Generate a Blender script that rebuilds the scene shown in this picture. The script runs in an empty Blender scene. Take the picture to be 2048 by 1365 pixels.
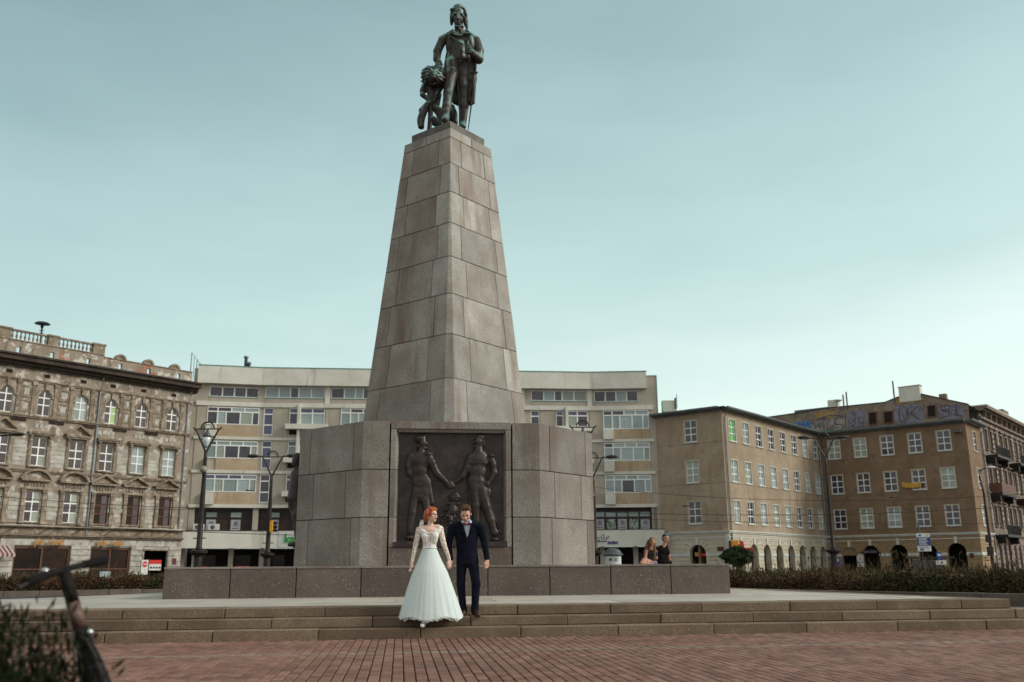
import bpy, bmesh, math, random
import numpy as np
from mathutils import Vector, Matrix
random.seed(7); rng = np.random.default_rng(7)
R = math.radians
SC = bpy.context.scene
COL = SC.collection

# ---------------------------------------------------------------- camera
FPX, PITCH, ROLL, EYE = 1848.0, 0.2411, 0.0070, 1.07
fw = Vector((0, math.cos(PITCH), math.sin(PITCH))); r0 = Vector((1, 0, 0)); u0 = r0.cross(fw)
cr, sr = math.cos(ROLL), math.sin(ROLL)
cam_r = r0*cr - u0*sr; cam_u = r0*sr + u0*cr
cd = bpy.data.cameras.new('camera'); cam = bpy.data.objects.new('camera', cd); COL.objects.link(cam)
cam.matrix_world = Matrix(((cam_r.x, cam_u.x, -fw.x, 0), (cam_r.y, cam_u.y, -fw.y, 0), (cam_r.z, cam_u.z, -fw.z, EYE), (0, 0, 0, 1)))
cd.sensor_width = 36; cd.lens = 36*FPX/2048; cd.clip_end = 3000; cd.clip_start = 0.05
cd.dof.use_dof = True; cd.dof.focus_distance = 15.8; cd.dof.aperture_fstop = 2.0
SC.camera = cam
EYEV = Vector((0, 0, EYE))
def ray(px, py): return fw*FPX + cam_r*(px-1024) + cam_u*(682.5-py)
def at(px, py, Y):
    d = ray(px, py); return d*(Y/d.y) + EYEV
def atZ(px, py, z):
    d = ray(px, py); return d*((z-EYE)/d.z) + EYEV

# ---------------------------------------------------------------- sky and sun
SUN = Vector((0.88, -0.16, 0.52)).normalized()
w = bpy.data.worlds.new('World'); SC.world = w; w.use_nodes = True
nt = w.node_tree; nt.nodes.clear()
def N(nt, typ, **k):
    n = nt.nodes.new(typ)
    for a, b in k.items(): setattr(n, a, b)
    return n
out = N(nt, 'ShaderNodeOutputWorld'); bg = N(nt, 'ShaderNodeBackground'); bg2 = N(nt, 'ShaderNodeBackground'); add = N(nt, 'ShaderNodeAddShader')
sky = N(nt, 'ShaderNodeTexSky', sky_type='NISHITA', sun_disc=False)
sky.sun_elevation = math.asin(SUN.z); sky.sun_rotation = math.atan2(SUN.x, SUN.y)
sky.air_density = 1.5; sky.dust_density = 3
bg.inputs[1].default_value = 0.03
nt.links.new(sky.outputs[0], bg.inputs[0])
tc = N(nt, 'ShaderNodeTexCoord'); sep = N(nt, 'ShaderNodeSeparateXYZ'); nt.links.new(tc.outputs['Generated'], sep.inputs[0])
# overcast cloud deck: paler near the horizon and towards the veiled sun on the right, soft streaks
mp = N(nt, 'ShaderNodeMapping'); mp.inputs['Scale'].default_value = (1.6, 1.6, 6.0); mp.inputs['Rotation'].default_value = (0, R(6), 0)
nt.links.new(tc.outputs['Generated'], mp.inputs[0])
nz = N(nt, 'ShaderNodeTexNoise'); nz.inputs['Scale'].default_value = 1.6; nz.inputs['Detail'].default_value = 4; nz.inputs['Roughness'].default_value = .5
nt.links.new(mp.outputs[0], nz.inputs[0])
ma = N(nt, 'ShaderNodeMath', operation='MULTIPLY_ADD'); ma.inputs[1].default_value = 0.22; nt.links.new(nz.outputs[0], ma.inputs[0])
mb = N(nt, 'ShaderNodeMath', operation='MULTIPLY_ADD'); mb.inputs[1].default_value = -0.17; mb.inputs[2].default_value = -0.11
nt.links.new(sep.outputs[0], mb.inputs[0]); nt.links.new(mb.outputs[0], ma.inputs[2])
mz = N(nt, 'ShaderNodeMath', operation='ADD'); nt.links.new(sep.outputs[2], mz.inputs[0]); nt.links.new(ma.outputs[0], mz.inputs[1])
cr_ = N(nt, 'ShaderNodeValToRGB'); nt.links.new(mz.outputs[0], cr_.inputs[0])
els = cr_.color_ramp.elements
els[0].position = 0.0; els[0].color = (.80, .94, .88, 1)
els[1].position = 1.0; els[1].color = (.36, .44, .41, 1)
for p, c in ((.12, (.76, .91, .86, 1)), (.27, (.53, .71, .68, 1)), (.50, (.325, .475, .47, 1)), (.62, (.235, .36, .36, 1))):
    e = els.new(p); e.color = c
# the deck turns a more neutral grey towards the zenith and behind the camera
mr_ = N(nt, 'ShaderNodeMapRange', interpolation_type='SMOOTHSTEP'); mr_.inputs[1].default_value = .55; mr_.inputs[2].default_value = -.35; nt.links.new(sep.outputs[1], mr_.inputs[0])
mxs = N(nt, 'ShaderNodeMix', data_type='RGBA'); nt.links.new(mr_.outputs[0], mxs.inputs[0]); nt.links.new(cr_.outputs[0], mxs.inputs[6]); mxs.inputs[7].default_value = (.60, .60, .55, 1)
nt.links.new(mxs.outputs[2], bg2.inputs[0]); bg2.inputs[1].default_value = 0.86
nt.links.new(bg.outputs[0], add.inputs[0]); nt.links.new(bg2.outputs[0], add.inputs[1]); nt.links.new(add.outputs[0], out.inputs[0])
sl = bpy.data.lights.new('sun', 'SUN'); sl.energy = 1.9; sl.angle = R(16); sl.color = (1, .97, .90)
so = bpy.data.objects.new('sun', sl); COL.objects.link(so); so.rotation_euler = (-SUN).to_track_quat('-Z', 'Y').to_euler()
SC.view_settings.view_transform = 'Standard'; SC.view_settings.look = 'None'; SC.view_settings.exposure = 0.14; SC.view_settings.gamma = 1
SC.cycles.max_bounces = 5; SC.cycles.diffuse_bounces = 3; SC.cycles.use_denoising = True

# ---------------------------------------------------------------- materials
MT = {}
def pm(name, a, b=None, sc=1.5, c=None, csc=30, cth=.5, cw=.1, rough=.85, bump=0.0, bsc=40, rnd=0.0, isl=0.0, streak=None, metal=0, coat=0, spec=.3, emit=None, wave=None, det=6, trans=0, specks=None):
    """procedural surface: base a blended with b by noise, fine grain c, per-object and per-island variation, vertical streaks"""
    m = bpy.data.materials.new(name); m.use_nodes = True; MT[name] = m
    t = m.node_tree; P = t.nodes['Principled BSDF']; L = t.links.new
    P.inputs['Roughness'].default_value = rough; P.inputs['Metallic'].default_value = metal
    P.inputs['Specular IOR Level'].default_value = spec
    if coat: P.inputs['Coat Weight'].default_value = coat; P.inputs['Coat Roughness'].default_value = .04
    if trans: P.inputs['Transmission Weight'].default_value = trans
    tc = N(t, 'ShaderNodeTexCoord'); co = tc.outputs['Object']
    oi = N(t, 'ShaderNodeObjectInfo')
    ad = N(t, 'ShaderNodeVectorMath', operation='ADD'); sc_ = N(t, 'ShaderNodeMath', operation='MULTIPLY'); sc_.inputs[1].default_value = 37
    L(oi.outputs['Random'], sc_.inputs[0]); L(co, ad.inputs[0]); L(sc_.outputs[0], ad.inputs[1]); co2 = ad.outputs[0]
    col = None
    def rgb(c):
        n = N(t, 'ShaderNodeRGB'); n.outputs[0].default_value = (*c, 1); return n.outputs[0]
    def mix(f, x, y, mode='MIX'):
        n = N(t, 'ShaderNodeMix', data_type='RGBA', blend_type=mode)
        if isinstance(f, float): n.inputs[0].default_value = f
        else: L(f, n.inputs[0])
        L(x, n.inputs[6]); L(y, n.inputs[7]); return n.outputs[2]
    def noise(s, v, d=6.0, r=.6):
        n = N(t, 'ShaderNodeTexNoise'); n.inputs['Scale'].default_value = s; n.inputs['Detail'].default_value = d; n.inputs['Roughness'].default_value = r
        L(v, n.inputs[0]); return n.outputs[0]
    def ramp(f, p0, p1):
        n = N(t, 'ShaderNodeMapRange'); n.inputs[1].default_value = p0; n.inputs[2].default_value = p1; L(f, n.inputs[0]); return n.outputs[0]
    col = rgb(a)
    if b: col = mix(ramp(noise(sc, co2), .38, .62), col, rgb(b))
    if streak:
        mp = N(t, 'ShaderNodeMapping'); mp.inputs['Scale'].default_value = (streak[1], streak[1], streak[1]*.12); L(co2, mp.inputs[0])
        col = mix(ramp(noise(1, mp.outputs[0]), streak[2], streak[2]+.16), col, rgb(streak[0]))
    if c: col = mix(ramp(noise(csc, co, 3.0), cth, cth+cw), col, rgb(c))
    if specks:
        v = N(t, 'ShaderNodeTexVoronoi'); v.inputs['Scale'].default_value = specks[1]; L(co2, v.inputs[0])
        lt = N(t, 'ShaderNodeMath', operation='LESS_THAN'); lt.inputs[1].default_value = specks[2]; L(v.outputs['Distance'], lt.inputs[0])
        sp = N(t, 'ShaderNodeSeparateColor'); L(v.outputs['Color'], sp.inputs[0])
        g = N(t, 'ShaderNodeMath', operation='GREATER_THAN'); g.inputs[1].default_value = specks[3]; L(sp.outputs[0], g.inputs[0])
        mu = N(t, 'ShaderNodeMath', operation='MULTIPLY'); L(lt.outputs[0], mu.inputs[0]); L(g.outputs[0], mu.inputs[1])
        col = mix(mu.outputs[0], col, rgb(specks[0]))
    if wave:
        wv = N(t, 'ShaderNodeTexWave', bands_direction=wave[2] if len(wave) > 2 else 'X'); wv.inputs['Scale'].default_value = wave[1]; wv.inputs['Distortion'].default_value = 1.5; L(co, wv.inputs[0])
        col = mix(wv.outputs[1], col, rgb(wave[0]))
    if rnd:
        mr = N(t, 'ShaderNodeMapRange'); mr.inputs[3].default_value = 1-rnd; mr.inputs[4].default_value = 1+rnd; L(oi.outputs['Random'], mr.inputs[0])
        cc = N(t, 'ShaderNodeCombineColor'); [L(mr.outputs[0], cc.inputs[i]) for i in range(3)]
        col = mix(1.0, col, cc.outputs[0], 'MULTIPLY')
    if isl:
        ge = N(t, 'ShaderNodeNewGeometry'); mr = N(t, 'ShaderNodeMapRange'); mr.inputs[3].default_value = 1-isl; mr.inputs[4].default_value = 1+isl; L(ge.outputs['Random Per Island'], mr.inputs[0])
        cc = N(t, 'ShaderNodeCombineColor'); [L(mr.outputs[0], cc.inputs[i]) for i in range(3)]
        col = mix(1.0, col, cc.outputs[0], 'MULTIPLY')
    L(col, P.inputs['Base Color'])
    if bump:
        bn = N(t, 'ShaderNodeBump'); bn.inputs['Strength'].default_value = bump; bn.inputs['Distance'].default_value = .02
        L(noise(bsc, co, 4.0), bn.inputs['Height']); L(bn.outputs[0], P.inputs['Normal'])
    if emit: P.inputs['Emission Color'].default_value = (*emit[0], 1); P.inputs['Emission Strength'].default_value = emit[1]
    return m
def dirt(m, color, z0, z1, sc=.9, lo=.45, hi=.6):
    """exposed patches (brick behind fallen plaster) between two heights of the object"""
    t = m.node_tree; P = t.nodes['Principled BSDF']; L = t.links.new
    src = P.inputs['Base Color'].links[0].from_socket
    tc = N(t, 'ShaderNodeTexCoord'); s = N(t, 'ShaderNodeSeparateXYZ'); L(tc.outputs['Object'], s.inputs[0])
    n = N(t, 'ShaderNodeTexNoise'); n.inputs['Scale'].default_value = sc; n.inputs['Detail'].default_value = 8; n.inputs['Roughness'].default_value = .65; L(tc.outputs['Object'], n.inputs[0])
    r = N(t, 'ShaderNodeMapRange'); r.inputs[1].default_value = lo; r.inputs[2].default_value = hi; L(n.outputs[0], r.inputs[0])
    g = N(t, 'ShaderNodeMath', operation='GREATER_THAN'); g.inputs[1].default_value = z0; L(s.outputs[2], g.inputs[0])
    g2 = N(t, 'ShaderNodeMath', operation='LESS_THAN'); g2.inputs[1].default_value = z1; L(s.outputs[2], g2.inputs[0])
    a = N(t, 'ShaderNodeMath', operation='MULTIPLY'); L(g.outputs[0], a.inputs[0]); L(g2.outputs[0], a.inputs[1])
    a2 = N(t, 'ShaderNodeMath', operation='MULTIPLY'); L(a.outputs[0], a2.inputs[0]); L(r.outputs[0], a2.inputs[1])
    mx = N(t, 'ShaderNodeMix', data_type='RGBA'); L(a2.outputs[0], mx.inputs[0]); L(src, mx.inputs[6])
    bk = N(t, 'ShaderNodeTexBrick'); bk.inputs['Scale'].default_value = 4; bk.inputs['Color1'].default_value = (*color, 1); bk.inputs['Color2'].default_value = (*[c*.7 for c in color], 1); bk.inputs['Mortar'].default_value = (.3, .22, .16, 1)
    mp = N(t, 'ShaderNodeMapping'); mp.inputs['Rotation'].default_value = (R(90), 0, 0); L(tc.outputs['Object'], mp.inputs[0]); L(mp.outputs[0], bk.inputs[0])
    L(bk.outputs[0], mx.inputs[7]); L(mx.outputs[2], P.inputs['Base Color'])

G_SP = ((.36, .335, .295), 19, .19, .78)
pm('granite_dark', (.112, .088, .075), (.155, .130, .112), 1.1, (.075, .06, .05), 55, .5, .08, rough=.7, bump=.12, bsc=60, rnd=.14, streak=((.11, .08, .062), 1.6, .56), specks=G_SP)
pm('granite_mid', (.195, .17, .15), (.285, .27, .245), .8, (.13, .11, .095), 55, .5, .1, rough=.7, bump=.1, bsc=60, rnd=.17, streak=((.155, .105, .08), 1.6, .54), specks=((.50, .48, .43), 17, .16, .80))
pm('granite_shaft', (.27, .25, .22), (.42, .415, .38), .75, (.21, .175, .15), 50, .5, .12, rough=.7, bump=.08, bsc=60, rnd=.17, streak=((.19, .145, .115), 1.3, .54), specks=((.54, .52, .47), 15, .14, .82))
pm('granite_weathered', (.245, .21, .18), (.36, .345, .31), .7, (.16, .11, .085), 50, .5, .12, rough=.75, bump=.1, bsc=60, rnd=.15, streak=((.175, .128, .10), 1.1, .54), specks=((.54, .52, .47), 15, .14, .8))  # shaft granite for the left face: weather stains, plus its shade put into the colour
pm('granite_step', (.225, .17, .118), (.145, .105, .072), 1.3, (.13, .09, .065), 45, .5, .12, rough=.85, bump=.25, bsc=50, rnd=.17, specks=((.48, .42, .34), 26, .16, .85))
pm('joint_dark', (.03, .026, .024), rough=1)
pm('slab_pale', (.50, .455, .39), (.38, .34, .29), .8, (.30, .26, .21), 30, .55, .12, rough=.6, bump=.1, rnd=.08, isl=.1)
pm('brick_paver', (.182, .090, .066), (.235, .130, .095), 2.5, (.18, .085, .07), 25, .5, .1, rough=.85, bump=.2, bsc=90, rnd=.28, isl=.0)
pm('brick_paver_far', (.182, .090, .066), (.235, .130, .095), .8, (.15, .085, .068), 2.2, .60, .1, rough=.85, bump=.2, bsc=90, isl=.26, specks=((.34, .31, .27), 1.3, .035, .5))
pm('brick_pale', (.235, .18, .145), (.19, .125, .10), 2.5, (.24, .2, .17), 25, .5, .1, rough=.85, bump=.2, bsc=90, rnd=.1, isl=.15)
pm('paver_bed', (.12, .052, .038), (.085, .038, .028), 3, rough=1, bump=.3)
pm('asphalt', (.07, .066, .06), (.05, .047, .044), .5, (.11, .10, .09), 60, .55, .1, rough=.9, bump=.2)
pm('pavement_grey', (.12, .105, .09), (.09, .08, .07), .6, rough=.9, bump=.1)
pm('soil', (.06, .045, .03), (.04, .03, .02), 3, rough=1, bump=.4)
pm('kerb_stone', (.15, .12, .10), (.10, .08, .065), 1.2, (.2, .17, .14), 40, .6, .1, rough=.85, bump=.3, rnd=.15)
pm('bronze', (.058, .052, .046), (.036, .032, .029), 5, (.14, .17, .15), 4.0, .60, .2, rough=.48, metal=.35, bump=.25, bsc=18)
pm('bronze_relief', (.058, .047, .045), (.036, .029, .028), 3, (.085, .075, .066), 9, .56, .2, rough=.40, metal=.35, bump=.2, bsc=25)
pm('bronze_slab', (.09, .082, .072), (.13, .125, .11), 3, rough=.6, metal=.2, bump=.2)
# patina that settles on what faces the sky, rain-washed: built from the surface slope
def patina(m, col):
    t = m.node_tree; P = t.nodes['Principled BSDF']; L = t.links.new; src = P.inputs['Base Color'].links[0].from_socket
    tc = N(t, 'ShaderNodeTexCoord'); mp = N(t, 'ShaderNodeMapping'); mp.inputs['Scale'].default_value = (5, 5, 1.4); L(tc.outputs['Object'], mp.inputs[0])
    n = N(t, 'ShaderNodeTexNoise'); n.inputs['Scale'].default_value = 1; n.inputs['Detail'].default_value = 5; L(mp.outputs[0], n.inputs[0])
    ge = N(t, 'ShaderNodeNewGeometry'); s = N(t, 'ShaderNodeSeparateXYZ'); L(ge.outputs['Normal'], s.inputs[0])
    a = N(t, 'ShaderNodeMath', operation='MULTIPLY_ADD'); a.inputs[1].default_value = .45; L(s.outputs[2], a.inputs[0]); L(n.outputs[0], a.inputs[2])
    r = N(t, 'ShaderNodeMapRange'); r.inputs[1].default_value = .55; r.inputs[2].default_value = .78; L(a.outputs[0], r.inputs[0])
    mx = N(t, 'ShaderNodeMix', data_type='RGBA'); L(r.outputs[0], mx.inputs[0]); L(src, mx.inputs[6]); mx.inputs[7].default_value = (*col, 1); L(mx.outputs[2], P.inputs['Base Color'])
patina(MT['bronze'], (.19, .33, .30))
pm('plaster_old', (.33, .285, .23), (.235, .19, .145), .9, (.52, .50, .45), 1.6, .52, .10, rough=.95, bump=.3, bsc=20, streak=((.13, .10, .078), 1.3, .55))
dirt(MT['plaster_old'], (.42, .15, .08), 17.55, 18.5, .55, .56, .60)
pm('plaster_pale', (.52, .51, .465), (.33, .31, .27), 1.2, (.25, .20, .15), 1.8, .56, .12, rough=.95, bump=.25, bsc=20, streak=((.17, .135, .10), 1.2, .60))
pm('moulding_old', (.29, .235, .175), (.175, .14, .105), 1.5, (.38, .33, .27), 3, .55, .1, rough=.95, bump=.3, bsc=25, streak=((.12, .095, .07), 2, .56), rnd=.12)
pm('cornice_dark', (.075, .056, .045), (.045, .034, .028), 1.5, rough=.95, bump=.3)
pm('cladding', (.46, .42, .355), (.40, .36, .30), .7, rough=.9, bump=.08, streak=((.27, .235, .19), 1.2, .6), rnd=.05)
pm('concrete_pale', (.70, .70, .63), (.61, .60, .53), .6, rough=.9, bump=.08, streak=((.39, .35, .29), 1.0, .60), rnd=.05)
pm('ochre_panel', (.50, .40, .28), (.42, .32, .21), .9, rough=.9, streak=((.30, .19, .11), 1.8, .56), rnd=.07)
pm('window_white', (.86, .88, .86), (.80, .82, .80), 2, rough=.5, rnd=.06)
pm('window_brown', (.115, .05, .035), (.08, .04, .03), 3, rough=.6)
pm('door_brown', (.15, .07, .045), (.11, .05, .035), 3, rough=.6)
pm('glass_dark', (.028, .024, .040), (.05, .045, .07), 1.2, rough=.08, spec=.8, rnd=.4)
pm('glass_blue', (.05, .055, .13), (.07, .08, .15), 1.2, rough=.08, spec=.8, rnd=.3)
pm('glass_curtain', (.26, .33, .34), (.19, .24, .26), .9, rough=.12, spec=.6, rnd=.25, wave=((.33, .42, .42), 5))
pm('glass_blind', (.31, .36, .31), (.27, .31, .27), .9, rough=.15, spec=.6, rnd=.15)
pm('glass_green', (.10, .42, .10), rough=.2, spec=.6)
pm('glass_lime', (.35, .55, .22), rough=.2, spec=.6)
pm('glass_shop', (.014, .011, .011), (.04, .02, .015), .8, rough=.12, spec=.22, rnd=.4)
pm('interior_dark', (.02, .016, .014), rough=1)
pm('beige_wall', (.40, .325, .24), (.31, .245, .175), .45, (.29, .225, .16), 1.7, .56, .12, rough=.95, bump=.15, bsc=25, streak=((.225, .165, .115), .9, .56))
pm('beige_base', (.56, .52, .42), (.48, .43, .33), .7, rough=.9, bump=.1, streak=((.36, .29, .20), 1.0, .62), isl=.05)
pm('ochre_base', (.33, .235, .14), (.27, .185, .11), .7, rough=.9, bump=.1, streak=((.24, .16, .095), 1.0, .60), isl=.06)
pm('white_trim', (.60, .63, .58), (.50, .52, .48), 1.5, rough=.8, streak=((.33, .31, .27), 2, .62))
pm('beige_wall_warm', (.245, .170, .112), (.19, .128, .082), .5, (.165, .115, .075), 1.7, .56, .12, rough=.95, bump=.15, bsc=25, streak=((.14, .098, .066), .9, .57))  # same paint as beige_wall, with the right wing's shade put into the colour
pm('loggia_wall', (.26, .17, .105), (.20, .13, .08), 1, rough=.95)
pm('roof_metal', (.10, .115, .115), (.14, .155, .15), 1, rough=.5, metal=.3)
pm('copper_green', (.10, .26, .20), (.14, .30, .24), 2, rough=.6)
pm('pipe_zinc', (.26, .31, .36), (.19, .22, .25), 2, rough=.45, metal=.4)
pm('iron_black', (.028, .023, .023), (.045, .035, .032), 3, rough=.5, metal=.3, bump=.1)
pm('iron_grey', (.12, .13, .14), (.08, .085, .09), 3, rough=.45, metal=.4)
pm('lamp_globe', (.30, .27, .22), (.24, .2, .16), 4, rough=.25, spec=.6)
pm('lamp_glass', (.62, .70, .70), rough=.15, spec=.7)
pm('white_paint', (.62, .66, .64), (.55, .58, .56), 3, rough=.6)
pm('red_paint', (.62, .03, .02), (.5, .03, .02), 3, rough=.4)
pm('sign_yellow', (.70, .36, .03), rough=.5)
pm('sign_amber', (.50, .26, .08), (.40, .2, .06), 4, rough=.5)
pm('sign_green', (.03, .30, .06), rough=.5)
pm('sign_blue', (.02, .06, .32), rough=.4)
pm('sign_navy', (.03, .05, .20), rough=.4)
pm('sign_maroon', (.12, .025, .03), rough=.5)
pm('poster_paper', (.42, .42, .46), (.36, .36, .40), 2, rough=.6)
pm('poster_photo', (.06, .07, .065), (.40, .48, .44), 3.2, rough=.5)
pm('ink', (.05, .035, .05), rough=.7)
pm('ink_faint', (.22, .20, .24), rough=.7)
pm('yellow_banner', (.60, .36, .06), (.45, .25, .05), 2, rough=.8)
pm('rubber_black', (.009, .008, .008), (.015, .013, .013), 5, rough=.8, spec=.08)
pm('scooter_paint', (.010, .009, .009), (.017, .014, .013), 5, rough=.65, spec=.1)
pm('scooter_bronze', (.17, .10, .085), (.10, .06, .05), 6, rough=.5)
pm('chrome', (.7, .72, .75), rough=.2, metal=.9)
pm('skin', (.60, .36, .27), (.64, .40, .30), 6, rough=.5)
pm('skin_pale', (.72, .48, .39), (.76, .53, .43), 6, rough=.5)
pm('skin_tan', (.46, .23, .155), (.50, .27, .19), 6, rough=.5)
pm('suit_navy', (.006, .0075, .015), (.010, .012, .021), 9, rough=.95, bump=.7, bsc=9, spec=.08)
pm('shirt_white', (.50, .58, .75), (.58, .66, .80), 6, rough=.8, bump=.1)
pm('bow_tie', (.13, .012, .02), rough=.6)
pm('leather_brown', (.075, .025, .018), (.045, .018, .014), 12, rough=.35)
pm('hair_brown', (.11, .045, .022), (.06, .028, .015), 30, rough=.6, bump=.4, bsc=60)
pm('hair_red', (.52, .12, .018), (.30, .06, .012), 25, rough=.5, bump=.4, bsc=60)
pm('hair_fair', (.20, .115, .060), (.12, .065, .035), 25, rough=.6, bump=.3, bsc=50)
pm('hair_dark', (.03, .02, .016), (.045, .03, .022), 25, rough=.6, bump=.3)
pm('petal_pink', (.75, .14, .30), (.82, .32, .45), 30, rough=.7)
pm('leaf_green', (.05, .10, .03), rough=.7)
pm('lips_red', (.35, .02, .04), rough=.4)
pm('lips', (.42, .17, .14), rough=.5)
pm('eye_dark', (.03, .02, .018), rough=.3)
pm('lace', (.84, .86, .80), None, 1, (.66, .40, .30), 38, .50, .04, rough=.9, bump=.4, bsc=40)
pm('lace_dense', (.84, .86, .82), None, 1, (.74, .56, .46), 55, .56, .05, rough=.9, bump=.5, bsc=55)
pm('tulle', (.84, .93, .92), (.76, .87, .86), 5, rough=1, spec=.1)
m_ = pm('tulle_sheer', (.84, .93, .92), rough=1, spec=.05)
m_.node_tree.nodes['Principled BSDF'].inputs['Alpha'].default_value = .5
pm('veil', (.78, .84, .82), rough=1, spec=.1)
pm('shoe_white', (.78, .80, .76), rough=.5)
pm('shirt_black', (.008, .007, .008), (.014, .013, .013), 9, rough=.95, bump=.6, bsc=9, spec=.08)
pm('shirt_charcoal', (.03, .03, .035), rough=.9)
pm('denim', (.07, .12, .30), (.10, .16, .36), 9, rough=.9)
pm('sunglass_blue', (.04, .35, .45), rough=.1, spec=.9)
pm('foliage_mix', (.040, .050, .018), (.085, .050, .024), 1.1, rough=.9, isl=.55)
pm('foliage_brown', (.12, .060, .032), (.065, .042, .02), 1.0, rough=.9, isl=.5)
pm('foliage_dark', (.030, .048, .020), (.05, .075, .028), 2, rough=.8, isl=.5)
pm('weed_dark', (.010, .017, .009), (.018, .022, .011), 2, rough=1, isl=.5, spec=.02)
pm('bark', (.08, .055, .04), (.05, .035, .025), 8, rough=.95, bump=.5)
pm('graffiti_wall', (.16, .12, .09), (.25, .195, .145), .9, (.12, .095, .08), 3, .55, .1, rough=.9, bump=.2)
pm('graffiti_lilac', (.21, .205, .27), (.13, .12, .155), 1.6, rough=.8)
pm('graffiti_grey', (.29, .27, .245), (.17, .15, .14), 1.8, rough=.8)
pm('graffiti_blue', (.08, .16, .33), (.12, .22, .38), 3, rough=.8)
pm('graffiti_ochre', (.36, .24, .07), (.26, .17, .07), 2, rough=.8)
pm('graffiti_green', (.08, .20, .09), rough=.8)
pm('graffiti_black', (.065, .055, .055), rough=.8)
pm('awning_white', (.42, .40, .38), rough=.8)
pm('awning_red', (.20, .05, .06), rough=.8)
pm('pale_stucco', (.27, .22, .185), (.20, .16, .13), 1, rough=.95, bump=.2, streak=((.20, .15, .12), 1.2, .58), isl=.05)

# ---------------------------------------------------------------- helpers
W = {}
def link(o, parent=None, world=None):
    COL.objects.link(o)
    M = world if world is not None else (W[parent.name] if parent else Matrix())
    if parent: o.parent = parent; o.matrix_local = W[parent.name].inverted() @ M
    else: o.matrix_local = M
    W[o.name] = M.copy()
    return o
def thing(name, label, cat, loc=(0, 0, 0), ang=0, group=None):
    o = bpy.data.objects.new(name, None); o.empty_display_size = .2
    o['label'] = label; o['category'] = cat
    if group: o['group'] = group
    return link(o, None, Matrix.Translation(Vector(loc)) @ Matrix.Rotation(ang, 4, 'Z'))
def tag(o, label=None, cat=None, group=None, kind=None):
    if label: o['label'] = label
    if cat: o['category'] = cat
    if group: o['group'] = group
    if kind: o['kind'] = kind
    return o
class Frame:
    """a facade: s runs to the right as seen from outside, d outwards, z up"""
    def __init__(f, o, right):
        f.o = Vector((o[0], o[1], 0)); f.r = Vector((right[0], right[1], 0)).normalized(); f.n = Vector((f.r.y, -f.r.x, 0)); f.ang = math.atan2(f.r.y, f.r.x)
    def __call__(f, s, d, z): return f.o + f.r*s + f.n*d + Vector((0, 0, z))
    def M(f, s, d, z): return Matrix.Translation(f(s, d, z)) @ Matrix.Rotation(f.ang, 4, 'Z')
ID = lambda x, y, z: Vector((x, y, z))
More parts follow.
